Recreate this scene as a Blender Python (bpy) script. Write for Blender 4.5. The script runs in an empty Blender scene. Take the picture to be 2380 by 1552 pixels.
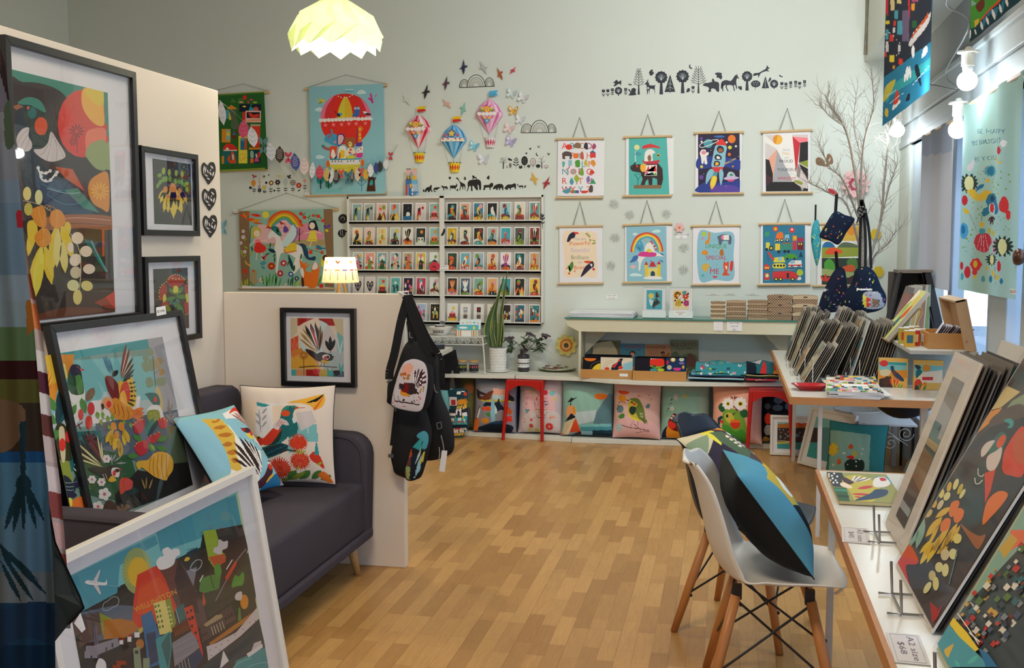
import bpy,math,random
import numpy as np
from mathutils import Vector,Matrix
R=math.radians;PI=math.pi
SC=bpy.context.scene;COL=SC.collection
V=Vector;MTr=Matrix.Translation;MRo=Matrix.Rotation
IMW,IMH,FPX=2380,1552,2390.0
CAM=V((0.0,0.0,1.5));YAW,PIT=R(11.9),R(-4.95)
cd=bpy.data.cameras.new('camera');cam=bpy.data.objects.new('camera',cd);COL.objects.link(cam)
cam.location=CAM;cam.rotation_euler=(PI/2+PIT,0,YAW)
cd.sensor_width=36.0;cd.lens=FPX/IMW*36.0;cd.clip_start=0.02;cd.clip_end=200
SC.camera=cam
SC.view_settings.view_transform='Standard';SC.view_settings.look='None'
SC.view_settings.gamma=1.0;SC.view_settings.use_curve_mapping=False
SC.view_settings.exposure=-0.08
wd=bpy.data.worlds.new('overcast_sky');SC.world=wd;wd.use_nodes=True
bg=wd.node_tree.nodes['Background'];bg.inputs[0].default_value=(0.60,0.76,1.0,1);bg.inputs[1].default_value=4.0
def lamp(name,kind,loc,power,color,size=0.1,rot=None,sy=None,spot=None):
 l=bpy.data.lights.new(name,kind);l.energy=power;l.color=color
 if kind=='AREA':
  l.size=size
  if sy:l.shape='RECTANGLE';l.size_y=sy
 else:l.shadow_soft_size=size
 if spot:l.spot_size=R(spot[0]);l.spot_blend=spot[1]
 o=bpy.data.objects.new(name,l);COL.objects.link(o);o.location=loc
 if rot:o.rotation_euler=rot
 return o
lamp('ceiling_fill','AREA',(-0.9,1.8,3.7),62,(1.0,0.85,0.66),1.1,(R(28),0,0),0.5)  # unseen warm lamp, added and tilted to brighten half-height wall and sofa corner
lamp('ceiling_fill','AREA',(0.1,5.2,3.8),24,(0.97,0.98,0.95),1.1,(0,0,0),0.5)  # unseen lamp added overhead as fill for the back of the shop
lamp('back_wall_fill','AREA',(0.2,5.4,3.75),46,(0.93,0.985,1.0),1.6,(R(62),0,R(3)),0.3)  # no visible spots here; added to brighten the upper back wall
lamp('shop_front_fill','AREA',(-0.4,-1.7,2.0),22,(0.9,0.93,1.0),2.6,(R(90),0,0),2.0)  # added fill lamp before the closed rear wall, standing in for shop-front windows
_f=V((-math.sin(YAW)*math.cos(PIT),math.cos(YAW)*math.cos(PIT),math.sin(PIT)))
_r=V((math.cos(YAW),math.sin(YAW),0));_u=_r.cross(_f)
def ray(px,py):return _f+_r*((px-IMW/2)/FPX)-_u*((py-IMH/2)/FPX)
def on(ax,px,py,v):
 d=ray(px,py);return CAM+d*((v-CAM[ax])/d[ax])
def onX(px,py,v):return on(0,px,py,v)
def onY(px,py,v):return on(1,px,py,v)
def onZ(px,py,v):return on(2,px,py,v)
def at(px,py,dist):
 return CAM+ray(px,py)*dist
PAL='2f323c d8402c ede8e2 e7c83a 7a5216 f5848c 4f9a3a d3bd80 e0902c 8e8681 7a1e22 2c3f8c e2405a 2f7a98 2f5f3a 4f2f22 d83f8c f2dcc0 6a5a70 54b6ae 8fb8a8 242424 8a6fb0 e8762c 9fb53a f0b33f 5a4a48 c7d7a0 3f6fb0 e8b8b8 c85a4a 3f8a78 8fc0d0 3a3a1c d8c8a0 5a6a50 8a6b4e a84a6a 5f8088 d83a3c 6b7b3a 2a2440 22404a a7a7aa e0557a c8b84a b8cc3a e2dc9c 6a4038 9a4a44 d9cf45 e8a06a 2d3c34 e08aa0 4f9aa8 c8562c b09a70 c8303c cfe6e6 4f7a3a ef7a56 8f9a3a b9742f b3241d e0372c 2a6f9c 3a9c9f c9b8d8 1f2a38 4f9fc4 5a45a0 e8d84a e87a9a b9c9c9 b08a48 6a4a9a 4a2a34 8e8a92 e2b73a 7fc0c0 e8a890 3a2a2a 2c4664 8a9a7a 2a6d6c a5633b 9aa86a 5a6a7a 9c3d20 d8b04a 6d3a24 e0542a e6d57c d8ccc8 b02f50 4f8a3f c83a4a 7aa33c 3f9a6a a9646a'.split()
def lin(h):
 if isinstance(h,str)and len(h)<3:h=PAL[int(h)]
 if len(h)==3 and isinstance(h,str):h=''.join(c*2 for c in h)
 if not isinstance(h,str):return tuple(h)[:3]
 o=[]
 for i in(0,2,4):
  c=int(h[i:i+2],16)/255;o.append(c/12.92 if c<=0.04045 else((c+0.055)/1.055)**2.4)
 return tuple(o)
MATS={}
def mat(name,col='cccccc',rough=0.6,metal=0.0,noise=0.08,scale=30.0,bump=0.0,emit=None,spec=None,coat=0.0,stretch=None,trans=0.0,alpha=1.0,sub=0.0,attr=False):
 if name in MATS:return MATS[name]
 m=bpy.data.materials.new(name);m.use_nodes=True;MATS[name]=m
 nt=m.node_tree;N=nt.nodes;L=nt.links;b=N['Principled BSDF']
 b.inputs['Roughness'].default_value=rough;b.inputs['Metallic'].default_value=metal
 if spec is not None:b.inputs['Specular IOR Level'].default_value=spec
 if coat:b.inputs['Coat Weight'].default_value=coat;b.inputs['Coat Roughness'].default_value=0.1
 if trans:b.inputs['Transmission Weight'].default_value=trans
 if sub:b.inputs['Subsurface Weight'].default_value=sub
 b.inputs['Alpha'].default_value=alpha
 c=lin(col)
 tc=N.new('ShaderNodeTexCoord');mp=N.new('ShaderNodeMapping');L.new(tc.outputs['Object'],mp.inputs[0])
 if stretch:mp.inputs['Scale'].default_value=stretch
 nz=N.new('ShaderNodeTexNoise');nz.inputs['Scale'].default_value=scale;nz.inputs['Detail'].default_value=4
 L.new(mp.outputs[0],nz.inputs['Vector'])
 mr=N.new('ShaderNodeMapRange');mr.inputs['To Min'].default_value=1-noise;mr.inputs['To Max'].default_value=1+noise
 L.new(nz.outputs['Fac'],mr.inputs[0])
 mx=N.new('ShaderNodeMix');mx.data_type='RGBA';mx.blend_type='MULTIPLY';mx.inputs[0].default_value=1
 if attr:
  at_=N.new('ShaderNodeAttribute');at_.attribute_name='Col';L.new(at_.outputs['Color'],mx.inputs[6])
 else:mx.inputs[6].default_value=(*c,1)
 L.new(mr.outputs[0],mx.inputs[7]);L.new(mx.outputs[2],b.inputs['Base Color'])
 if bump:
  bp=N.new('ShaderNodeBump');bp.inputs['Strength'].default_value=bump;bp.inputs['Distance'].default_value=0.002
  L.new(nz.outputs['Fac'],bp.inputs['Height']);L.new(bp.outputs[0],b.inputs['Normal'])
 if emit:
  b.inputs['Emission Color'].default_value=(*lin(emit[0]),1);b.inputs['Emission Strength'].default_value=emit[1]
 return m
def glass_mat(name,tint=(1,1,1),rough=0.02,k=1.0):
 m=bpy.data.materials.new(name);m.use_nodes=True;nt=m.node_tree;N=nt.nodes;L=nt.links
 for n in list(N):
  if n.type=='BSDF_PRINCIPLED':N.remove(n)
 out=[n for n in N if n.type=='OUTPUT_MATERIAL'][0]
 t=N.new('ShaderNodeBsdfTransparent');t.inputs[0].default_value=(*tint,1)
 g=N.new('ShaderNodeBsdfGlossy');g.inputs['Roughness'].default_value=rough
 lw=N.new('ShaderNodeLayerWeight');lw.inputs[0].default_value=0.5
 pw=N.new('ShaderNodeMath');pw.operation='POWER';pw.inputs[1].default_value=4.0;L.new(lw.outputs['Facing'],pw.inputs[0])
 ml=N.new('ShaderNodeMath');ml.operation='MULTIPLY_ADD';ml.inputs[1].default_value=0.55*k;ml.inputs[2].default_value=0.028*k;L.new(pw.outputs[0],ml.inputs[0])
 nz=N.new('ShaderNodeTexNoise');nz.inputs['Scale'].default_value=3
 bp=N.new('ShaderNodeBump');bp.inputs['Strength'].default_value=0.01;L.new(nz.outputs['Fac'],bp.inputs['Height']);L.new(bp.outputs[0],g.inputs['Normal'])
 mx=N.new('ShaderNodeMixShader');L.new(ml.outputs[0],mx.inputs[0]);L.new(t.outputs[0],mx.inputs[1]);L.new(g.outputs[0],mx.inputs[2])
 L.new(mx.outputs[0],out.inputs[0]);return m
PAPER=mat('printed_paper',rough=0.55,attr=True,noise=0.03,scale=60,spec=0.3)
CLOTH=mat('printed_cloth',rough=0.9,attr=True,noise=0.06,scale=250,bump=0.25,spec=0.1)
SHEER=mat('printed_sheer_cloth',rough=0.9,attr=True,noise=0.05,scale=200,bump=0.2,spec=0.1)
def sheer(m,k):
 nt=m.node_tree;N=nt.nodes;L=nt.links;b=N['Principled BSDF'];t=N.new('ShaderNodeBsdfTranslucent');x=N.new('ShaderNodeMixShader');x.inputs[0].default_value=k
 L.new(b.inputs['Base Color'].links[0].from_socket,t.inputs[0]);L.new(b.outputs[0],x.inputs[1]);L.new(t.outputs[0],x.inputs[2]);L.new(x.outputs[0],N['Material Output'].inputs[0])
sheer(SHEER,.35)
ORD='first second third fourth fifth sixth seventh eighth ninth tenth eleventh twelfth thirteenth fourteenth fifteenth'.split()
GLOSS=mat('printed_gloss',rough=0.25,attr=True,noise=0.02,scale=60)
WHITE=mat('white_paint','e6e4de',0.45,noise=0.02);PAPERW=mat('white_paper','e9e8e6',0.6,noise=0.02)
BLACK=mat('black_paint','17161a',0.4,noise=0.05);CLEAR=glass_mat('clear_acrylic',(0.97,0.97,0.97),0.05,0.35)
PANE=glass_mat('picture_glass',(0.98,0.98,0.98),0.015,1.3);OAK=mat('light_wood','c39a63',0.5,noise=0.18,scale=12,stretch=(1,8,8))
PINE=mat('pine_rod','d0b184',0.55,noise=0.1,scale=20,stretch=(1,6,6));REDM=mat('red_metal','b81410',0.35,noise=0.04)
BLKF=mat('black_fabric','0c0c0f',0.85,noise=0.3,scale=300,bump=0.3);STEEL=mat('steel','9a9a9e',0.3,0.9)
GREYB=mat('mount_board_stack','6d665f',0.6,noise=0.25,scale=90,stretch=(20,1,1));WIRE=mat('white_wire','d9d8d4',0.4)
STRING=mat('grey_string','8e8b86',0.8,noise=0.4,scale=400)
WM={}
def thing(name,label,cat,loc=(0,0,0),rz=0,group=None,M=None):
 o=bpy.data.objects.new(name,None);COL.objects.link(o);o.empty_display_size=0.05
 if M is not None:o.matrix_world=M
 else:o.location=loc;o.rotation_euler=(0,0,rz)
 o['label']=label;o['category']=cat
 if group:o['group']=group
 WM[o.name]=M.copy()if M is not None else Matrix.Translation(V(loc))@Matrix.Rotation(rz,4,'Z')
 return o
def tag(o,label,cat,group=None,kind=None):
 o['label']=label;o['category']=cat
 if group:o['group']=group
 if kind:o['kind']=kind
 return o
def struct(o):o['kind']='structure';return o
def kids(o):return[c for c in bpy.data.objects if c.parent==o]
def dup(root,M,label=None,group=None):
 def cp(o,par):
  c=o.copy();COL.objects.link(c)
  if par is not None:c.parent=par
  for k in CH.get(o.name,[]):CH.setdefault(c.name,[]).append(cp(k,c))
  return c
 r=cp(root,None);r.matrix_world=M;WM[r.name]=M.copy()
 if label:r['label']=label
 if group:r['group']=group
 return r
CH={}
def catmull(P,n=6,closed=True):
 P=[tuple(p)for p in P];m=len(P)
 if m<3:return P
 out=[]
 rng=range(m)if closed else range(m-1)
 for i in rng:
  if closed:a,b,c,d=P[i-1],P[i],P[(i+1)%m],P[(i+2)%m]
  else:a,b,c,d=P[max(i-1,0)],P[i],P[i+1],P[min(i+2,m-1)]
  for k in range(n):
   t=k/n;t2=t*t;t3=t2*t
   out.append(tuple(0.5*(2*b[j]+(c[j]-a[j])*t+(2*a[j]-5*b[j]+4*c[j]-d[j])*t2+(3*b[j]-a[j]-3*c[j]+d[j])*t3)for j in range(len(b))))
 if not closed:out.append(P[-1])
 return out
class MB:
 def __init__(s,M=None):s.v=[];s.f=[];s.c=[];s.mi=[];s.M=M or Matrix();s.col=(0.8,0.8,0.8);s.m=0
 def add(s,vs,fs,col=None):
  b=len(s.v);s.v+=[s.M@V(p)for p in vs];s.f+=[[b+i for i in f]for f in fs]
  s.c+=[lin(col)if col is not None else s.col]*len(fs);s.mi+=[s.m]*len(fs);return s
 def box(s,c,d,col=None,rz=0,M=None):
  T=(M or Matrix())@Matrix.Translation(V(c))@Matrix.Rotation(rz,4,'Z')
  x,y,z=d[0]/2,d[1]/2,d[2]/2
  vs=[T@V(p)for p in((-x,-y,-z),(x,-y,-z),(x,y,-z),(-x,y,-z),(-x,-y,z),(x,-y,z),(x,y,z),(-x,y,z))]
  return s.add(vs,[(0,3,2,1),(4,5,6,7),(0,1,5,4),(1,2,6,5),(2,3,7,6),(3,0,4,7)],col)
 def bb(s,a,b,col=None):
  return s.box([(a[i]+b[i])/2 for i in range(3)],[abs(a[i]-b[i])for i in range(3)],col)
 def prism(s,pts,z0,z1,col=None):
  n=len(pts);A=sum(pts[i][0]*pts[(i+1)%n][1]-pts[(i+1)%n][0]*pts[i][1]for i in range(n))
  if A<0:pts=pts[::-1]
  vs=[(p[0],p[1],z0)for p in pts]+[(p[0],p[1],z1)for p in pts]
  return s.add(vs,[tuple(range(n))[::-1],tuple(range(n,2*n))]+[(i,(i+1)%n,n+(i+1)%n,n+i)for i in range(n)],col)
 def tube(s,P,r,n=8,closed=False,col=None,cap=True):
  P=[V(p)for p in P];m=len(P);vs=[];rr=r if isinstance(r,(list,tuple))else[r]*m
  up=None
  for i,p in enumerate(P):
   if closed:t=P[(i+1)%m]-P[i-1]
   else:t=P[min(i+1,m-1)]-P[max(i-1,0)]
   if t.length<1e-9:t=V((0,0,1))
   t.normalize()
   if up is None:up=t.orthogonal().normalized()
   up=(up-t*up.dot(t))
   up=up.normalized()if up.length>1e-6 else t.orthogonal().normalized()
   w=t.cross(up)
   for k in range(n):
    a=2*PI*k/n;vs.append(p+(up*math.cos(a)+w*math.sin(a))*rr[i])
  fs=[]
  for i in range(m if closed else m-1):
   j=(i+1)%m
   for k in range(n):fs.append((i*n+k,i*n+(k+1)%n,j*n+(k+1)%n,j*n+k))
  if cap and not closed:fs+=[tuple(range(n))[::-1],tuple(range((m-1)*n,m*n))]
  return s.add(vs,fs,col)
 def cyl(s,a,b,r,n=12,col=None):return s.tube([a,b],r if isinstance(r,(list,tuple))else[r,r],n,col=col)
 def lathe(s,prof,n=24,col=None,c=(0,0,0),cap=True):
  vs=[];m=len(prof)
  for(r,z)in prof:
   for k in range(n):
    a=2*PI*k/n;vs.append((c[0]+r*math.cos(a),c[1]+r*math.sin(a),c[2]+z))
  fs=[(i*n+k,i*n+(k+1)%n,(i+1)*n+(k+1)%n,(i+1)*n+k)for i in range(m-1)for k in range(n)]
  if cap:fs+=[tuple(range(n))[::-1],tuple(range((m-1)*n,m*n))]
  return s.add(vs,fs,col)
 def ball(s,c,r,n=12,col=None,sc=(1,1,1)):
  vs=[];fs=[];h=n//2
  for i in range(1,h):
   for k in range(n):
    a=PI*i/h;b=2*PI*k/n
    vs.append((c[0]+r*sc[0]*math.sin(a)*math.cos(b),c[1]+r*sc[1]*math.sin(a)*math.sin(b),c[2]+r*sc[2]*math.cos(a)))
  t=len(vs);vs+=[(c[0],c[1],c[2]+r*sc[2]),(c[0],c[1],c[2]-r*sc[2])]
  for i in range(h-2):
   for k in range(n):fs.append((i*n+k,(i+1)*n+k,(i+1)*n+(k+1)%n,i*n+(k+1)%n))
  for k in range(n):fs+=[(t,k,(k+1)%n),(t+1,(h-2)*n+(k+1)%n,(h-2)*n+k)]
  return s.add(vs,fs,col)
 def grid(s,fn,nu,nv,colfn=None,closed=False,col=None):
  vs=[fn(i/nu,j/nv)for j in range(nv+1)for i in range(nu+1)]
  fs=[(j*(nu+1)+i,j*(nu+1)+i+1,(j+1)*(nu+1)+i+1,(j+1)*(nu+1)+i)for j in range(nv)for i in range(nu)]
  b=len(s.c);s.add(vs,fs,col)
  if colfn is not None:
   uv=np.array([((i+.5)/nu,(j+.5)/nv)for j in range(nv)for i in range(nu)])
   s.c[b:]=[tuple(x)for x in colfn(uv)]
  return s
 def build(s,name,mats,parent=None,smooth=0,world=False,bevel=0,seg=2,solid=0,sub=0,ang=None,voff=None):
  me=bpy.data.meshes.new(name)
  vs=s.v
  if parent is not None and world:
   Mi=WM[parent.name].inverted();vs=[Mi@p for p in vs]
  me.from_pydata([tuple(p)for p in vs],[],s.f)
  if not isinstance(mats,(list,tuple)):mats=[mats]
  for m in mats:me.materials.append(m)
  n=len(s.f)
  if len(mats)>1:me.polygons.foreach_set('material_index',s.mi)
  if mats[0]in(PAPER,CLOTH,GLOSS,SHEER)or any(m.get('vc')for m in mats):
   ca=me.color_attributes.new('Col','FLOAT_COLOR','CORNER')
   cnt=np.array([len(f)for f in s.f]);arr=np.ones((len(s.c),4),dtype=np.float32);arr[:,:3]=np.array(s.c)
   ca.data.foreach_set('color',np.repeat(arr,cnt,axis=0).ravel())
  if smooth:me.polygons.foreach_set('use_smooth',[True]*n)
  me.update()
  o=bpy.data.objects.new(name,me);COL.objects.link(o)
  if parent is not None:o.parent=parent;CH.setdefault(parent.name,[]).append(o)
  if bevel:
   b=o.modifiers.new('b','BEVEL');b.width=bevel;b.segments=seg;b.limit_method='ANGLE';b.angle_limit=R(40)
  if solid:m=o.modifiers.new('s','SOLIDIFY');m.thickness=solid;m.offset=0
  if sub:m=o.modifiers.new('d','SUBSURF');m.levels=sub;m.render_levels=sub
  WM[o.name]=WM[parent.name]if parent is not None else Matrix()
  return o
def frameM(O,U,Vv):
 U=V(U).normalized();Vv=V(Vv);Vv=(Vv-U*Vv.dot(U)).normalized();N_=U.cross(Vv)
 M=Matrix((U,Vv,N_)).transposed().to_4x4();M.translation=V(O);return M
BACKY=8.06
def wallM(px,py,Y=BACKY-0.002,rot=0):
 p=onY(px,py,Y);return Matrix.Translation(p)@Matrix.Rotation(PI/2,4,'X')@Matrix.Rotation(rot,4,'Z')
_TXT={}
def text_tris(s):
 if s in _TXT:return _TXT[s]
 cu=bpy.data.curves.new('t','FONT');cu.body=s;cu.resolution_u=2;o=bpy.data.objects.new('t',cu);COL.objects.link(o)
 bpy.context.view_layer.update();dg=bpy.context.evaluated_depsgraph_get();me=o.evaluated_get(dg).to_mesh()
 vs=[(v.co.x,v.co.y)for v in me.vertices];fs=[tuple(p.vertices)for p in me.polygons]
 w=max([v[0]for v in vs]+[1e-3]);bpy.data.objects.remove(o);bpy.data.curves.remove(cu)
 _TXT[s]=(vs,fs,w);return _TXT[s]
def clip01(P,w,h):
 for ax,lim,sg in((0,0,1),(0,w,-1),(1,0,1),(1,h,-1)):
  if not P:return P
  if all(sg*(p[ax]-lim)>=0 for p in P):continue
  out=[]
  for i in range(len(P)):
   a,b=P[i-1],P[i];ia=sg*(a[ax]-lim)>=0;ib=sg*(b[ax]-lim)>=0
   if ia!=ib:
    t=(lim-a[ax])/(b[ax]-a[ax]);out.append((a[0]+(b[0]-a[0])*t,a[1]+(b[1]-a[1])*t))
   if ib:out.append(b)
  P=out
 return P
class Art:
 """Shapes on the plane M (local x right, y up), limited to 0..w, 0..h."""
 def __init__(s,M,w,h,bgc='ffffff',z=None,local=False):
  s.M=M;s.Mi=M.inverted()if M is not None else None;s.w=w;s.h=h;s.sh=[];s.z=z or(0,0,1);s.local=local
  if bgc:s.sh.append((lin(bgc),[[(0,0),(w,0),(w,h),(0,h)]]))
 def P(s,X,Y):
  if s.local:return((X-s.z[0])/s.z[2]*s.w,(1-(Y-s.z[1])/s.z[2])*s.h)
  px=s.z[0]+X/s.z[2];py=s.z[1]+Y/s.z[2]
  o=s.Mi@CAM;d=s.Mi.to_3x3()@ray(px,py);t=-o.z/d.z;q=o+d*t;return(q.x,q.y)
 def add(s,col,polys):s.sh.append((lin(col),[[s.P(*p)for p in q]for q in polys]))
 def draw(s,txt):
  for ln in txt.strip().split('\n'):
   ln=ln.strip()
   if not ln or ln[0]=='#':continue
   k=ln.split();c=k[0]
   if c=='z':s.z=tuple(float(x)for x in k[1:4]);continue
   col=k[1]
   if c=='t':
    size,x,y,rot=(float(q)for q in k[2:6]);t=' '.join(k[6:]);vs,fs,w=text_tris(t)
    ca,sa=math.cos(R(rot)),math.sin(R(rot));sy=size*1.38
    if ':' in k[2]:pass
    pts=[(x+(vx*sy)*ca+(vy*sy)*sa,y+(vx*sy)*sa-(vy*sy)*ca)for vx,vy in vs]
    s.add(col,[[pts[i]for i in f]for f in fs]);continue
   if c=='c':
    size,x,y,rot=(float(q)for q in k[2:6]);t=' '.join(k[6:]);vs,fs,w=text_tris(t)
    ca,sa=math.cos(R(rot)),math.sin(R(rot));sy=size*1.38
    pts=[(x+((vx-w/2)*sy)*ca+(vy*sy)*sa,y+((vx-w/2)*sy)*sa-(vy*sy)*ca)for vx,vy in vs]
    s.add(col,[[pts[i]for i in f]for f in fs]);continue
   n=[float(q)for q in k[2:]]
   if c in 'ps':
    P=[(n[i],n[i+1])for i in range(0,len(n)-1,2)]
    s.add(col,[catmull(P,5)if c=='s' else P])
   elif c=='e':
    cx,cy,rx,ry=n[:4];a=R(n[4])if len(n)>4 else 0
    m=20 if max(rx,ry)/s.z[2]>6 or s.local else 12
    s.add(col,[[(cx+rx*math.cos(t)*math.cos(a)-ry*math.sin(t)*math.sin(a),cy+rx*math.cos(t)*math.sin(a)+ry*math.sin(t)*math.cos(a))for t in[2*PI*i/m for i in range(m)]]])
   elif c in 'lk':
    wd_=n[0];P=[(n[i],n[i+1])for i in range(1,len(n)-1,2)]
    if c=='l' and len(P)>2:P=catmull(P,5,False)
    Q=[]
    for i in range(len(P)-1):
     (x0,y0),(x1,y1)=P[i],P[i+1];d=math.hypot(x1-x0,y1-y0)or 1;nx,ny=-(y1-y0)/d*wd_/2,(x1-x0)/d*wd_/2
     Q.append([(x0+nx,y0+ny),(x1+nx,y1+ny),(x1-nx,y1-ny),(x0-nx,y0-ny)])
    s.add(col,Q)
   elif c=='f':
    Q=[]
    for i in range(0,len(n)-4,5):Q.append(leaf(*n[i:i+5]))
    s.add(col,Q)
   elif c=='d':
    Q=[]
    for i in range(1,len(n)-1,2):Q.append([(n[i]+n[0]*math.cos(t),n[i+1]+n[0]*math.sin(t))for t in[PI*j/4 for j in range(8)]])
    s.add(col,Q)
   elif c=='r':
    s.add(col,[[(n[i],n[i+1]),(n[i+2],n[i+1]),(n[i+2],n[i+3]),(n[i],n[i+3])]for i in range(0,len(n)-3,4)])
   elif c=='o':
    cx,cy,r_,m,w_=n[:5];a0,a1,r0=(n[5:8]if len(n)>=8 else(0,360,0.15));m=int(m);full=abs(a1-a0)>=360
    Q=[]
    for i in range(m):
     a=R(a0+(a1-a0)*i/(m if full else max(m-1,1)))
     Q.append(leaf(cx+r0*r_*math.cos(a),cy+r0*r_*math.sin(a),cx+r_*math.cos(a),cy+r_*math.sin(a),w_))
    s.add(col,Q)
 def flat(s,mb,z0=0.0,eps=2.5e-5):
  z=z0
  for col,polys in s.sh:
   vs=[];fs=[]
   for q in polys:
    q=clip01(q,s.w,s.h)
    if len(q)<3:continue
    A=sum(q[i-1][0]*q[i][1]-q[i][0]*q[i-1][1]for i in range(len(q)))
    if abs(A)<1e-9:continue
    if A<0:q=q[::-1]
    b=len(vs);vs+=[(x,y,z)for x,y in q];fs.append(list(range(b,b+len(q))))
   if vs:mb.add(vs,fs,col);z+=eps
  return z
 def colfn(s,flipu=False):
  def fn(uv):
   P=uv*np.array([s.w,s.h]);out=np.zeros((len(P),3));out[:]=s.sh[0][0]
   for col,polys in s.sh:
    for q in polys:
     q=np.array(q)
     if len(q)<3:continue
     lo,hi=q.min(0),q.max(0);idx=np.where((P[:,0]>=lo[0])&(P[:,0]<=hi[0])&(P[:,1]>=lo[1])&(P[:,1]<=hi[1]))[0]
     if len(idx)==0:continue
     x,y=P[idx,0],P[idx,1];ins=np.zeros(len(idx),bool);j=len(q)-1
     for i in range(len(q)):
      c1=(q[i,1]>y)!=(q[j,1]>y)
      with np.errstate(divide='ignore',invalid='ignore'):
       xs=(q[j,0]-q[i,0])*(y-q[i,1])/(q[j,1]-q[i,1])+q[i,0]
      ins^=c1&(x<xs);j=i
     out[idx[ins]]=col
   return out
  return fn
def leaf(x0,y0,x1,y1,w,n=5):
 dx,dy=x1-x0,y1-y0;L=math.hypot(dx,dy)or 1;nx,ny=-dy/L,dx/L;A=[];B=[]
 for i in range(n+1):
  t=i/n;q=math.sin(PI*t)**0.75*w/2*(1-0.25*(0.5-t))if 0<t<1 else 0
  A.append((x0+dx*t+nx*q,y0+dy*t+ny*q));B.append((x0+dx*t-nx*q,y0+dy*t-ny*q))
 return A+B[-2:0:-1]
def floor_mat():
 m=bpy.data.materials.new('strip_laminate');m.use_nodes=True;nt=m.node_tree;N=nt.nodes;L=nt.links;b=N['Principled BSDF']
 tc=N.new('ShaderNodeTexCoord');mp=N.new('ShaderNodeMapping');mp.inputs['Rotation'].default_value=(0,0,PI/2);L.new(tc.outputs['Object'],mp.inputs[0])
 br=N.new('ShaderNodeTexBrick');L.new(mp.outputs[0],br.inputs['Vector']);br.offset=0.37;br.squash=1.0
 br.inputs['Color1'].default_value=(*lin('cb9a5c'),1);br.inputs['Color2'].default_value=(*lin('a0703a'),1);br.inputs['Mortar'].default_value=(*lin('8f6539'),1)
 br.inputs['Scale'].default_value=1;br.inputs['Mortar Size'].default_value=0.0006;br.inputs['Mortar Smooth'].default_value=0.3;br.inputs['Bias'].default_value=-0.25
 br.inputs['Brick Width'].default_value=0.30;br.inputs['Row Height'].default_value=0.064
 b2=N.new('ShaderNodeTexBrick');L.new(mp.outputs[0],b2 .inputs['Vector']);b2 .offset=0.5
 b2 .inputs['Color1'].default_value=(1,1,1,1);b2 .inputs['Color2'].default_value=(0.93,0.93,0.93,1);b2 .inputs['Mortar'].default_value=(0.55,0.5,0.45,1)
 b2 .inputs['Scale'].default_value=1;b2 .inputs['Mortar Size'].default_value=0.0008;b2 .inputs['Brick Width'].default_value=1.3;b2 .inputs['Row Height'].default_value=0.192
 nz=N.new('ShaderNodeTexNoise');nz.inputs['Scale'].default_value=6;nz.inputs['Detail'].default_value=6;nz.inputs['Distortion'].default_value=1.2
 mp2=N.new('ShaderNodeMapping');mp2 .inputs['Scale'].default_value=(12,1.2,1);L.new(tc.outputs['Object'],mp2 .inputs[0]);L.new(mp2 .outputs[0],nz.inputs['Vector'])
 mr=N.new('ShaderNodeMapRange');mr.inputs['To Min'].default_value=0.78;mr.inputs['To Max'].default_value=1.2;L.new(nz.outputs['Fac'],mr.inputs[0])
 m1=N.new('ShaderNodeMix');m1 .data_type='RGBA';m1 .blend_type='MULTIPLY';m1 .inputs[0].default_value=1;L.new(br.outputs['Color'],m1 .inputs[6]);L.new(b2 .outputs['Color'],m1 .inputs[7])
 m2=N.new('ShaderNodeMix');m2 .data_type='RGBA';m2 .blend_type='MULTIPLY';m2 .inputs[0].default_value=1;L.new(m1 .outputs[2],m2 .inputs[6]);L.new(mr.outputs[0],m2 .inputs[7])
 L.new(m2 .outputs[2],b.inputs['Base Color']);b.inputs['Roughness'].default_value=0.33;b.inputs['Specular IOR Level'].default_value=0.4
 return m
WALLM=mat('wall_paint','d4dad2',0.75,noise=0.025,scale=2.5);PARTM=mat('partition_paint','e6d8c6',0.55,noise=0.02,scale=3)
FRAMEM=mat('blue_white_frame_paint','b9c6d2',0.45,noise=0.05,scale=4);CEILM=mat('ceiling_paint','cfcdc4',0.9,noise=0.02)
BEAMM=mat('beam_paint','b3b6b4',0.6,noise=0.06,scale=5);GLASS=glass_mat('window_glass',(0.93,0.96,0.98),0.01)
XR=1.215;ZC=3.95;XL=-5.6;Y0=-2.2;PX=-2.341;PY=4.478
def S(name,a,b,m,bevel=0):
 o=MB().bb(a,b).build(name,m,bevel=bevel);return struct(o)
S('floor',(XL,Y0,-0.1),(XR+0.1,BACKY+0.1,0),floor_mat())
S('ceiling',(XL,Y0,ZC),(XR+0.4,BACKY+0.1,ZC+0.1),CEILM)
S('wall_back',(XL,BACKY,0),(XR+0.25,BACKY+0.15,ZC),WALLM)
S('wall_left',(XL-0.1,Y0,0),(XL,BACKY,ZC),WALLM)
S('wall_rear',(XL,Y0-0.1,0),(XR+0.25,Y0,ZC),WALLM)
struct(MB().bb((PX-0.07,-1.2,0),(PX,PY,2.215)).build('wall_partition',PARTM,bevel=0.004))
struct(MB().bb((PX,PY,0),(-1.452,PY+0.05,1.277)).build('wall_half_height',PARTM,bevel=0.003))
Z1,Z2,Z3,Z4=2.84,2.50,2.351,2.195
mb=MB();mb.bb((0.942,Y0,Z1),(XR+0.25,BACKY,ZC));struct(mb.build('wall_right_bulkhead',mat('bulkhead_paint','c9cabf',0.7,noise=0.03,scale=3)))
mb=MB();mb.bb((XR+0.02,Y0,Z2),(XR+0.25,BACKY,Z1));struct(mb.build('wall_right',BEAMM))
mb=MB();mb.bb((XR-0.02,Y0,Z3),(XR+0.25,BACKY,Z2));mb.bb((XR-0.035,Y0,Z2-0.03),(XR+0.1,BACKY,Z2));struct(mb.build('trim_1',mat('moulding_paint','c3c8c8',0.5,noise=0.05),bevel=0.004))
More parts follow.
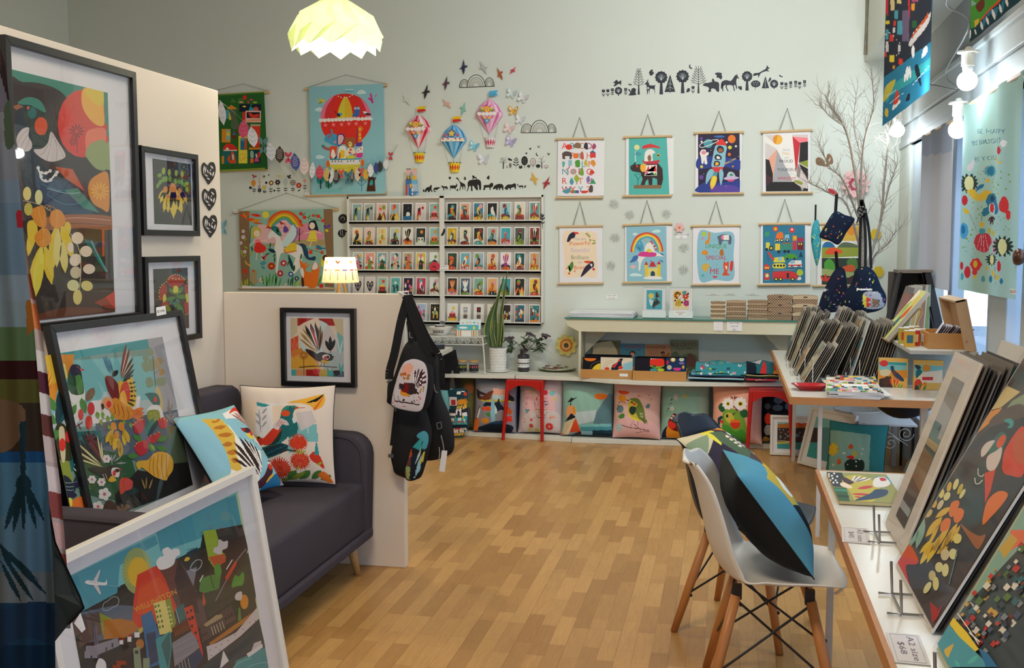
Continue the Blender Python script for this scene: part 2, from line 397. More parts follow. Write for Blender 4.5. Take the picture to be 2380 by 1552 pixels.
mb=MB();mb.bb((XR,Y0,Z4),(XR+0.25,BACKY,Z3-0.005));mb.bb((XR-0.012,Y0,Z4),(XR+0.2,BACKY,Z4+0.045));struct(mb.build('trim_2',mat('lintel_paint','c6cccd',0.5,noise=0.08),bevel=0.003))
mb=MB();mb.bb((XR,7.62,0),(XR+0.25,BACKY,Z4));struct(mb.build('wall_right_pier',WALLM))
def frame_part(name,ya,yb,za,zb,x0=0.0,x1=0.09,m=FRAMEM,bevel=0.004):
 return struct(MB().bb((XR+x0,ya,za),(XR+x1,yb,zb)).build(name,m,bevel=bevel))
w1=struct(MB().bb((XR+0.02,7.27,0.0),(XR+0.13,7.61,Z4)).build('window_1',FRAMEM,bevel=0.01))
mb=MB();mb.bb((XR+.03,6.27,.0),(XR+.1,6.37,Z4));mb.bb((XR+.03,5.33,.0),(XR+.1,5.42,Z4));mb.bb((XR+.03,5.42,Z4-.05),(XR+.1,7.27,Z4));mb.bb((XR+.03,5.42,0),(XR+.1,7.27,.35))
mb.build('window_frame',FRAMEM,w1,bevel=0.006)
MB().bb((XR+.06,5.42,.35),(XR+.066,7.27,Z4-.05)).build('window_pane',GLASS,w1)
d1=struct(MB().bb((XR+.02,5.03,0),(XR+.1,5.33,Z4)).build('door_1',FRAMEM,bevel=0.006))
mb=MB();mb.bb((XR+.02,4.71,0),(XR+.1,4.79,Z4));mb.bb((XR+.02,3.85,0),(XR+.1,3.93,Z4));mb.bb((XR+.02,3.93,Z4-.1),(XR+.1,4.71,Z4));mb.bb((XR+.02,3.93,0),(XR+.1,4.71,.25))
mb.build('door_leaf',FRAMEM,d1,bevel=0.006)
MB().bb((XR+.06,3.93,.25),(XR+.066,5.03,Z4-.1)).build('door_pane',GLASS,d1)
h=onX(2376,597,XR-.03)
MB(MTr(h)@MRo(-PI/2,4,'Y')).lathe([(0.028,-.05),(0.028,-.045),(.012,-.04),(.012,-.015),(.03,0),(.036,.015),(.03,.03),(.01,.036)],20).build('door_handle',mat('bronze_knob','5b3e30',0.3,0.6),d1,smooth=1)
w2=struct(MB().bb((XR+0.02,3.75,0.0),(XR+0.13,3.85,Z4)).build('window_2',FRAMEM,bevel=0.006))
mb=MB();mb.bb((XR+.03,.9,.0),(XR+.1,1.0,Z4));mb.bb((XR+.03,-1.5,.0),(XR+.1,-1.4,Z4));mb.bb((XR+.03,-1.4,0),(XR+.1,3.75,.5));mb.build('window_frame',FRAMEM,w2)
MB().bb((XR+.06,-1.4,.5),(XR+.066,3.75,Z4)).build('window_pane',GLASS,w2)
mb=MB();mb.bb((XR,Y0,0),(XR+.2,-1.5,Z4));struct(mb.build('wall_right_corner',WALLM))
mb=MB();mb.tube([(0.935,7.9,ZC-.1),(0.93,7.88,3.3),(0.935,7.9,3.12),(0.93,7.89,Z1+.02)],.012,6);struct(mb.build('trim_3',mat('old_pipe','6f6a5c',.7,noise=.4)))
struct(MB().bb((XR+.1,-6,-.22),(16,22,-.12)).build('ground_pavement',mat('wet_pavement','7c8894',.35,noise=.2,scale=5)))
def framed(name,label,M,w,h,fw,dp,fm,rect,art,mount='ece9ea',bgc='3d322c',back=True,group=None,matd=0.010,cat='framed print',glass=True,loc=None):
 """M: lower-left outer corner at the back plane; rect (u0,v0,u1,v1) of the printed sheet"""
 t=thing(name,label,cat,M=M,group=group)
 mb=MB();c=[(0,0),(w,0),(w,h),(0,h)];i=[(fw,fw),(w-fw,fw),(w-fw,h-fw),(fw,h-fw)]
 for k in range(4):
  a,b,d,e=c[k],c[(k+1)%4],i[(k+1)%4],i[k]
  vs=[(*a,0),(*b,0),(*d,0),(*e,0),(*a,dp),(*b,dp),(*d,dp),(*e,dp)]
  mb.add(vs,[(0,3,2,1),(4,5,6,7),(0,1,5,4),(1,2,6,5),(2,3,7,6),(3,0,4,7)])
 mb.build('frame',fm,t,bevel=0.0015)
 MB().bb((fw*.8,fw*.8,.002),(w-fw*.8,h-fw*.8,matd)).build('mount',mat('mount_'+mount,mount,.8,noise=.01),t)
 a=Art(M@MTr((rect[0],rect[1],matd+.0005)),rect[2]-rect[0],rect[3]-rect[1],bgc)
 art(a);mb=MB(MTr((rect[0],rect[1],matd+.0005)));a.flat(mb);mb.build('print',PAPER,t)
 if glass:MB().bb((fw*.9,fw*.9,dp*.72),(w-fw*.9,h-fw*.9,dp*.72+.0015)).build('glass_pane',PANE,t)
 return t
def glassfix():pass
def D(txt):return lambda a:a.draw(txt)
BFR=mat('black_wood_frame','121114',0.35,noise=0.1);WFR=mat('white_wood_frame','e3dfd6',0.4,noise=0.03)
def leftM(y,z):return frameM((PX+.001,y,z),(0,1,0),(0,0,1))
def rpx(M,d,x0,y0,x1,y1,z=None):
 a=Art(M@MTr((0,0,d)),1,1,None,z=z);p=a.P(x0,y0);q=a.P(x1,y1);return(p[0],q[1],q[0],p[1])
Z1_=(0,40,2.2167)
TUI='''
z 9.0 155.0 1
p 31 5 0 262 56 262 246 203 183 162 138 126 65 81 41 5 38
s 81 0 47 45 36 95 41 140 65 171 120 203 174 226 228 244 291 244 381 0 381
p 86 208 174 246 174 248 241 235 237 203 219 189 201
e 64 183 132 58 79
p 1 140 79 167 59 244 165 235 192 208 201
s 25 183 54 196 48 230 56 232 97 233 134 217 136 198 120 184 97 180 74
s 3 189 53 230 56 231 83 217 89 196 70
s 60 193 152 208 144 235 144 237 174 230 201 208 211 194 201 189 174
p 31 232 59 246 63 248 138 235 134
s 86 203 178 237 174 240 235 217 238 198 219 189 201
s 8 199 268 217 251 242 249 244 332 226 329 208 318 196 293
o 25 223 289 23 13 4.1
o 10 169 150 19 11 3.2
k 10 1.8 169 156 171 201
o 10 161 174 10.8 9 2.3
s 68 32 102 54 83 81 88 100 111 105 156 99 183 81 196 95 232 126 246 171 282 214 360 162 350 108 336 68 318 45 268 43 228 54 196 50 183 29 156
s 52 45 111 72 97 99 115 106 151 102 183 72 190 63 156
s 31 32 83 50 72 70 72 88 83 97 106 77 97 59 89 41 88
p 85 20 92 34 87 46 93 36 97 29 101
e 84 65 107 10.4 14
e 21 56 96 5.4 6.8
e 55 56 96 3.2 4.1
e 17 57 94 1.1 1.4
e 91 86 138 15 21
p 91 72 129 86 156 95 158 101 142 81 120
s 93 44 144 58 142 57 161 65 178 63 191 52 197 36 192 29 174 32 158
l 9 .9 57 144 41 160 32 178
l 9 .9 57 156 45 174 38 192
l 9 .9 59 165 54 183 47 195
s 93 69 193 88 190 102 176 109 151 125 174 143 206 126 218 104 220 81 208
l 9 .9 109 153 109 178 99 219
l 9 .9 111 156 122 183 122 218
l 9 .9 112 160 131 192 138 211
l 9 .9 104 178 95 196 83 206
s 82 72 241 104 259 144 268 171 293 194 318 213 359 171 345 126 332 90 305
s 82 72 259 99 268 140 300 180 341 144 341 95 318
p 31 171 282 222 340 185 329 140 286
l 54 1.1 88 273 122 286 149 289
l 54 1.1 99 295 135 318 176 318
l 58 .9 99 282 140 293 176 293
l 2 4.1 79 231 83 246 97 247 109 241
l 2 4.1 83 246 88 262 104 266 122 246
d 2 4.1 79 235 87 246 97 247 107 242 86 255 96 265 108 263 120 251 123 245
p 55 118 232 159 238 187 289 142 259
s 85 99 350 171 343 252 349 252 378 180 375 99 379
l 80 1.4 104 356 171 351 248 357
l 90 1.4 104 368 171 364 250 369
p 55 227 378 233 378 233 441 228 441
p 84 183 399 203 404 241 476 235 477
l 19 2.7 203 404 219 440 239 476
l 34 1.4 44 311 81 320 109 336
l 62 1.8 88 336 92 325 104 323 109 341
l 62 1.8 99 329 107 323 122 332
s 3 54 363 72 359 77 390 56 440 55 404
f 3 70 363 55 439 18 90 408 61 523 27 92 408 111 507 23
f 71 88 413 73 535 23
f 3 120 368 115 467 28 131 363 160 447 23
f 92 126 372 122 467 18 135 404 142 480 19
s 8 59 336 77 325 90 325 97 341 97 370 83 373 72 363 65 350
s 8 105 354 109 338 122 331 135 338 143 359 135 370 123 376 109 368
s 8 70 395 81 380 91 374 104 381 110 399 104 413 91 420 77 414
l 25 1.4 91 376 91 417
l 25 1.4 123 332 122 374
l 25 1.4 79 327 88 368
l 34 1.8 142 372 171 417 178 462 175 517
e 92 53 295 9.5 16
e 47 80 303 9 17
e 45 56 331 9.9 15
e 3 147 375 8.1 15
e 17 170 398 14 14 -20
e 17 190 429 14 13
e 17 165 449 13 15 30
e 17 197 470 14 11.7
e 34 166 478 13 14
e 47 160 508 14 13
e 92 192 509 14 11.7 20
e 92 170 535 10.4 18
e 17 154 420 7.2 11.7
p 1 235 535 259 520 259 567
s 90 63 589 126 562 194 559 259 568 259 589
p 88 208 548 235 535 258 564 239 562
'''
Mt=leftM(2.99,1.205);dp=.032
t_=framed('framed_print','largest black framed print, dark bird with yellow kowhai flowers, on the tall partition',Mt,.756,.975,.027,dp,BFR,rpx(Mt,.0105,35,262,592,1518,Z1_),D(TUI))
KOW='''
z 366.8 397.3 1.429
l 40 1.9 1 24 30 19 50 26 75 22 98 37
e 24 19 0 5.8 11.6
e 24 38 5 5.8 11.6
e 24 61 7 5.2 11
e 24 81 10 5.2 11
e 97 6 14 6.4 8.4 60
e 97 8 37 5.8 10.3 30
e 97 19 28 5.8 9.7
e 97 28 26 5.2 10.3
e 97 40 26 5.8 9.7
e 97 59 34 5.2 9.7
e 97 70 35 5.2 9
e 97 80 37 4.5 9.7
e 97 88 45 5.2 9
e 24 97 41 5.2 5.8
e 97 96 61 5.2 9
e 97 0 48 5.2 9.7 20
f 3 28 57 8 105 17 25 57 1 92 11.6 24 63 21 99 10.3
f 3 32 79 19 134 17 34 79 32 137 11.6
f 3 49 47 35 134 22 51 47 52 157 26 55 50 69 128 22
f 78 72 60 96 105 17 69 60 85 111 14 74 63 92 89 10.3
f 3 66 82 79 140 17 68 86 64 128 11.6
s 8 16 70 21 53 30 52 33 64 27 71
s 8 37 63 43 44 50 39 59 49 61 66 50 71
s 8 27 92 29 79 35 77 38 90
s 8 66 73 68 58 75 57 79 68 73 75
s 8 60 94 64 81 72 82 72 95
d 89 1.9 8 105 19 135 35 135 52 157 70 129 96 107
'''
POH='''
z 369.9 637.7 1.429
s 63 27 29 30 13 42 3 58 0 74 10 84 24 71 39 55 43 39 42
d 3 2.2 30 17 34 10 40 5 46 2 53 0 61 1 68 3 75 6 80 12 84 17 24 24 55 16 45 13 66 15
s 63 1 74 4 48 14 32 24 39 26 61 16 81 6 86
d 3 2.2 1 52 4 43 9 35 16 30 0 61 0 73 3 81
s 63 87 35 100 30 107 48 107 74 98 81 89 68 84 48
d 3 2.2 93 25 101 30 105 39 108 48 109 59 108 69 104 78
s 63 8 100 19 87 32 97 27 113 14 116
s 63 84 93 100 87 106 106 98 129 87 126
d 3 1.9 88 133 94 131 101 126 106 116 108 105 19 118 12 113
f 95 55 68 32 45 14 55 68 81 41 15 55 74 19 87 14 55 74 93 74 15 55 93 81 129 17
f 31 55 74 45 100 9 55 77 52 113 7.7 52 81 32 100 9 55 77 68 97 9
f 97 55 68 42 48 6.4 55 71 71 52 6.4
s 71 48 58 47 42 55 37 63 43 62 57 55 61
s 50 14 93 12 74 19 64 24 81
s 50 92 93 87 68 95 64 98 87
s 61 19 113 24 100 39 113 32 126
'''
for nm,box,art,lb,pr in(('k',(328,337,465,549),KOW,'small black framed print of yellow kowhai flowers on the tall white partition',(785,727,990,1072)),('p',(336,592,470,781),POH,'small black framed print of red pohutukawa flowers on the tall white partition',(800,1285,1003,1560))):
 M0=leftM(0,0);r_=rpx(M0,.028,*box);h_=r_[3]-r_[1];w_=r_[2]-r_[0]
 if nm=='p':h_=.369;r_=(r_[0],1.452-h_,r_[2],1.452)
 Mk=leftM(r_[0],r_[1]);q=rpx(Mk,.0105,*pr,Z1_)
 framed('framed_print',lb,Mk,w_,h_,.024,.03,BFR,(w_*.2,h_*.14,w_*.82,h_*.86)if nm=='p' else q,D(art),bgc='38342f')
FAN='''
z 675.1 738.6 1.429
p 63 21 0 156 0 153 26 21 26
p 34 0 0 23 0 23 45 0 71
p 34 139 0 175 0 177 71 155 45
p 91 0 71 26 58 26 129 1 135
p 8 1 110 71 90 97 161 1 169
e 58 87 71 57 64
s 17 26 32 58 10 97 8 87 110 52 97 29 64
s 93 122 23 148 64 155 110 116 122 103 84
p 25 1 129 58 110 103 169 1 169
p 79 155 45 177 64 178 174 155 171
p 73 116 116 177 110 178 174 110 169
r 19 3 171 19 195 116 174 142 195
r 51 19 171 52 195
r 63 52 171 97 195
r 89 95 171 122 195
r 87 142 177 178 196
f 60 14 116 3 77 6.4 14 110 26 74 6.4 14 97 12 59 5.8 14 135 1 110 6.4 14 129 29 110 6.4
f 21 133 110 116 74 13 133 110 148 71 13 133 103 132 61 11.6 133 110 119 90 7.7
k 21 1.9 133 61 133 116
o 62 44 124 17 13 3.9
k 90 1.9 44 129 45 193
f 58 164 122 155 61 5.2 164 122 174 71 5.2
f 21 90 113 48 23 14 91 110 66 16 15 93 110 82 13 13 95 110 91 27 6.4
f 74 89 110 32 48 11.6 91 113 29 68 9 90 111 40 34 9
f 2 91 111 29 59 5.2 91 111 37 39 5.2 92 110 58 19 4.5 94 110 76 14 4.5 95 110 99 23 5.2
f 36 95 110 100 23 10.3 96 110 107 39 9
f 39 93 103 68 26 6.4
s 81 50 104 77 121 103 113 122 117 137 122 142 135 132 143 116 147 90 143 68 126
s 81 50 103 81 113 97 139 81 135 61 121
s 2 106 126 122 121 132 129 122 139 111 139
e 21 124 130 5.8 5.2
e 1 116 134 5.8 7.1
s 78 103 139 122 143 132 142 122 151 106 149
p 21 138 125 149 130 138 131
k 21 1.9 106 148 100 160
k 21 1.9 113 148 111 161
l 81 2.6 29 164 84 160 155 164
s 39 74 171 97 171 95 184 86 189 77 184
s 0 143 175 165 175 164 186 153 192 146 186
f 19 132 193 122 164 5.8 132 193 142 166 5.8 169 193 162 148 5.8 169 187 175 151 5.8
'''
M0=frameM((0,PY-.001,0),(1,0,0),(0,0,1));r_=rpx(M0,.03,650,715,826,901)
Mk=frameM((r_[0],PY-.001,r_[1]),(1,0,0),(0,0,1));Z3_=(400,680,2.217143)
framed('framed_print','square black framed print of a fantail bird hung on the half-height wall above the sofa',Mk,r_[2]-r_[0],r_[3]-r_[1],.022,.032,BFR,rpx(Mk,.0105,609,130,886,434,Z3_),D(FAN),bgc='e7d7bf')
def leanM(X,Y,Z,th,w,h):
 Vv=V((-math.sin(R(th)),0,math.cos(R(th))));O=V((X,Y,Z))-Vv*h-V((0,1,0))*w;M=frameM(O,(0,1,0),Vv);return M
GARD='''
z 80.0 780.4 1
p 66 0 43 303 0 310 24 150 43 0 69
p 79 0 62 318 43 325 159 0 211
p 73 49 163 329 144 336 181 262 204 37 215
p 79 157 69 321 43 325 129 187 129
p 73 164 129 243 136 239 196 142 196 150 151
p 2 131 151 247 140 239 196 135 204
p 78 4 43 49 43 67 77 49 129 45 166 15 181 0 181
p 8 41 43 93 43 86 88 56 114 49 151 22 181 22 129 60 99
p 92 49 62 71 65 79 99 56 103
p 87 142 204 336 170 359 256 336 331 142 256
p 84 52 226 157 219 157 293 37 331 34 293
p 61 41 249 71 245 90 338 56 350
p 14 123 256 224 279 239 331 209 387 112 368 90 312
p 21 239 312 370 331 370 350 187 417 187 368
p 21 310 293 359 256 370 346 307 368
p 35 307 211 348 204 359 293 321 297
p 43 262 6 303 1 321 69 336 166 299 178 284 107
s 36 41 436 93 417 157 406 209 391 209 409 52 484
p 8 41 387 123 379 131 417 93 443 45 473
f 91 22 140 15 95 2.2 22 140 26 84 2.2 22 140 34 77 2.2 22 140 41 84 2.2 22 140 11 114 2.2 22 140 45 103 2.2
s 83 262 32 269 26 277 39 269 47 262 43
s 83 251 49 262 47 266 54 258 60
s 56 279 56 292 50 299 60 292 69 299 77 288 79 279 69
s 83 250 62 262 61 269 77 258 84 250 73
s 83 264 58 277 54 279 77 267 80
s 74 292 80 301 80 299 91 290 90
s 83 260 99 271 97 277 114 264 120 258 108
s 83 284 99 303 97 304 112 292 116 282 110
k 35 1.9 275 47 282 129
k 35 1.1 279 88 292 77
s 7 280 123 290 123 299 159 295 181 290 178
f 9 315 189 310 144 4.5 315 181 321 155 3.7 315 181 307 163 3.7 317 196 329 178 4.5 317 196 305 181 4.5
s 42 49 159 56 129 75 110 79 129 77 159 71 189 56 207 49 196
s 84 69 114 79 114 79 181 65 193 56 207 71 163
s 2 77 129 112 121 117 144 115 170 108 189 90 211 71 210 75 166
f 42 49 151 73 123 7.5 49 170 73 140 6.7 48 185 71 155 6.7
l 27 1.5 75 140 93 159 114 140
l 27 1.5 75 159 93 178 114 163
l 27 1.1 74 178 90 193 107 181
s 52 77 95 84 71 93 66 105 73 109 88 114 121 112 135 93 137 80 125
s 14 80 84 93 114 90 136 79 123
s 95 95 92 108 95 112 129 101 135
s 41 84 73 93 66 105 69 107 80 98 92 85 88
e 111 99 74 3 3.4
e 96 99 74 1.5 1.5
p 96 105 75 117 79 105 82
s 33 49 211 73 211 86 279 82 290 73 290 60 288 50 288
s 34 56 219 69 217 71 286 62 288
f 95 30 140 49 174 17 19 178 49 204 22 28 249 56 219 22 97 159 80 189 16 118 181 108 144 16
f 36 120 153 138 120 19
e 39 131 169 8.2 15
e 1 126 201 8.2 16
e 39 107 183 6.4 13
e 64 79 233 8.2 15
e 64 64 253 7.9 15
l 10 1.9 79 219 90 215 112 200
l 10 1.9 82 209 90 219
l 10 1.9 101 204 107 217
f 10 200 95 213 17 6.7 201 99 221 28 6
f 21 202 99 229 49 6.7 203 101 231 64 6.7 204 107 232 77 6.7
f 17 200 97 217 24 1.9 202 98 226 39 1.9 203 99 230 58 1.9
f 13 176 88 159 47 6 179 88 164 43 4.5 183 88 172 50 4.5
f 21 179 95 194 80 11.2
s 10 164 95 179 95 194 114 202 144 194 163 179 144 168 121
s 78 194 107 209 107 224 95 232 114 236 140 232 163 217 166 202 159
f 21 207 107 230 90 5.2 209 114 236 107 5.2 211 123 236 118 5.2 213 131 238 127 5.2 215 140 237 140 5.2 215 148 235 152 5.2 213 153 232 163 5.2
d 3 1.9 217 103 224 97 219 112 226 108 221 121 229 118 221 131 230 129 221 140 229 141
s 39 202 114 215 107 221 129 219 151 209 159 198 144
s 25 198 136 209 129 215 159 202 166 196 159
s 8 170 159 187 144 209 159 232 174 228 189 209 196 187 191 176 178
l 15 1.1 183 159 187 178 183 181
l 15 1.1 193 159 196 181 193 187
l 15 1.1 202 163 207 183 204 191
l 15 1.1 213 166 219 185 215 193
s 51 157 151 166 142 179 146 181 163 172 171 161 166 156 174 154 159
e 64 172 159 5.6 8.2
s 0 154 159 160 159 161 168 157 171
f 23 224 178 254 168 9.7 226 181 255 178 9 226 183 254 187 9 224 185 249 196 7.5
s 84 256 136 267 132 284 135 291 151 288 163 279 161 269 151 262 140
e 1 280 148 4.1 6.4
s 2 269 163 290 163 301 193 295 194 262 178
s 61 264 174 288 174 289 200 273 201 262 193
f 31 277 189 258 230 15
f 42 292 189 262 234 11.2
d 78 1.5 269 181 277 181 282 186 271 191 279 194
l 40 1.1 150 196 176 191 209 204
f 97 148 193 144 176 9.7 159 193 157 176 8.2 172 202 168 185 8.2 182 198 179 181 7.5 174 219 170 206 8.2 209 207 206 193 7.5 224 215 221 200 7.5 155 211 153 194 8.2
f 78 183 215 164 249 13 179 219 176 256 11.2 191 234 183 267 13 193 237 202 279 13 196 237 198 284 9 204 215 219 249 15 206 219 209 256 11.2 187 226 176 252 7.5
s 8 176 215 178 202 187 202 190 215 183 219
s 8 194 215 196 202 205 202 208 215 202 221
s 8 183 236 187 222 194 223 195 236
s 57 230 215 228 204 243 194 254 194 254 215 243 228 232 224
s 57 286 196 299 189 307 196 306 211 293 215
s 57 232 256 243 245 262 245 262 267 247 279 236 271
s 57 262 237 288 224 292 234 277 249 262 245
d 3 1.5 228 206 234 202 239 198 245 196 250 194 286 194 293 192 301 193 307 197 232 256 236 250 241 247 247 245 269 232 279 228 288 224
f 95 249 245 228 230 13 284 245 308 234 15 280 258 310 265 13 241 279 215 279 13 265 249 277 269 15
f 24 269 252 279 267 6.7
f 81 157 305 95 256 9.7 155 301 103 241 9.7 155 297 108 226 9.7 155 293 123 219 10.5 156 293 133 221 9.7 157 293 140 230 7.5 159 293 150 237 6.7 157 305 93 275 7.5
f 47 157 305 93 265 4.5 155 301 98 249 4.5 157 305 95 284 3.7 157 297 144 230 3.7 159 297 153 245 3.4
f 10 157 293 114 222 5.2 157 293 123 221 4.5
s 81 123 307 157 308 176 301 193 305 200 312 194 327 179 333 164 331 146 323
s 21 123 307 157 305 161 320 142 321
s 2 179 308 194 307 197 316 193 329 179 323
e 21 191 313 6 4.5
e 64 184 319 4.1 6.7
s 78 170 335 179 325 189 335 179 340 172 338
p 1 196 308 202 311 196 314
l 17 1.1 157 321 163 335
l 17 1.1 163 320 168 333
s 25 235 297 247 290 262 288 277 273 295 269 314 277 321 293 320 312 310 327 305 336 292 333 277 327 262 316 247 305 243 308 239 310
l 4 1.1 269 284 266 301 267 316
l 4 1.1 277 279 274 305 277 325
l 4 1.1 286 275 284 305 287 329
l 4 1.1 295 274 294 305 298 333
l 4 1.1 305 277 305 305 307 329
s 78 235 297 243 290 250 297 245 308 239 310
k 15 1.5 293 333 293 348
s 1 30 262 36 261 46 271 34 277 31 275
s 41 30 279 36 316 49 323 75 327 90 342 108 335 105 350 86 357 97 372 67 383 41 387 36 361
s 68 45 327 71 325 90 350 93 361 67 364 49 350
l 73 1.1 56 336 75 342 92 340
l 73 1.1 58 346 75 351 90 350
l 73 1.1 62 355 79 359 90 358
f 52 88 342 112 312 9.7
k 63 1.9 60 387 73 450
k 63 1.9 71 385 84 443
l 26 .7 131 364 153 346
o 2 166 286 10.5 6 8.2
o 2 132 334 10.5 6 8.2
o 2 154 340 10.5 6 8.2
o 2 161 368 16 5 13
o 2 146 397 14 5 12
d 44 2.6 166 286 132 334 154 340
d 44 3.4 161 368 146 397
o 95 116 355 16 11 4.5
k 59 1.5 117 357 123 391
s 23 85 417 88 383 108 374 123 387 129 406 123 421 112 413 97 421 88 436
s 71 75 383 86 381 84 417 88 462 75 443
s 33 90 458 90 428 108 413 123 421 121 447
f 74 105 450 93 421 3 107 447 112 417 3 108 443 121 428 3 101 450 92 436 3
s 52 123 436 127 406 138 402 150 406 157 428
s 15 159 424 157 402 168 383 183 387 191 409
f 43 179 301 176 275 3 187 297 213 295 3.7 183 293 198 282 3 179 290 187 275 3
f 58 101 312 90 297 3 97 316 88 307 3 103 308 98 297 3
s 1 196 338 209 329 226 338 224 355 209 361 198 368
f 21 202 402 187 376 3.7 204 402 215 376 3.7 202 391 193 368 3
f 74 258 364 247 331 3.7 262 364 273 331 3.7 258 357 258 327 3
s 21 247 387 247 364 262 353 275 368 273 379
'''
Mg=leanM(-2.23,3.855,1.229,11,.845,.83)
tg=framed('framed_print','large black framed print of many garden birds leaning on the sofa',Mg,.845,.83,.026,.03,BFR,rpx(Mg,.0105,20,345,985,1140,(80,700,2.675)),D(GARD),bgc='7f9f95')
g_=Art(Mg@MTr((0,0,.031)),1,1,None,z=(80,700,2.675));q=[g_.P(*p)for p in((755,38),(812,28),(818,80),(760,92))]
mb=MB();mb.prism(q,.031,.0325,'f2f0ee');a=Art(Mg@MTr((0,0,.033)),2,2,None);a.draw('z 80 700 2.675\nt 26 17 763 72 -9 $348')
mb.M=MTr((0,0,.0328));a.flat(mb);mb.build('price_tag',PAPER,tg)
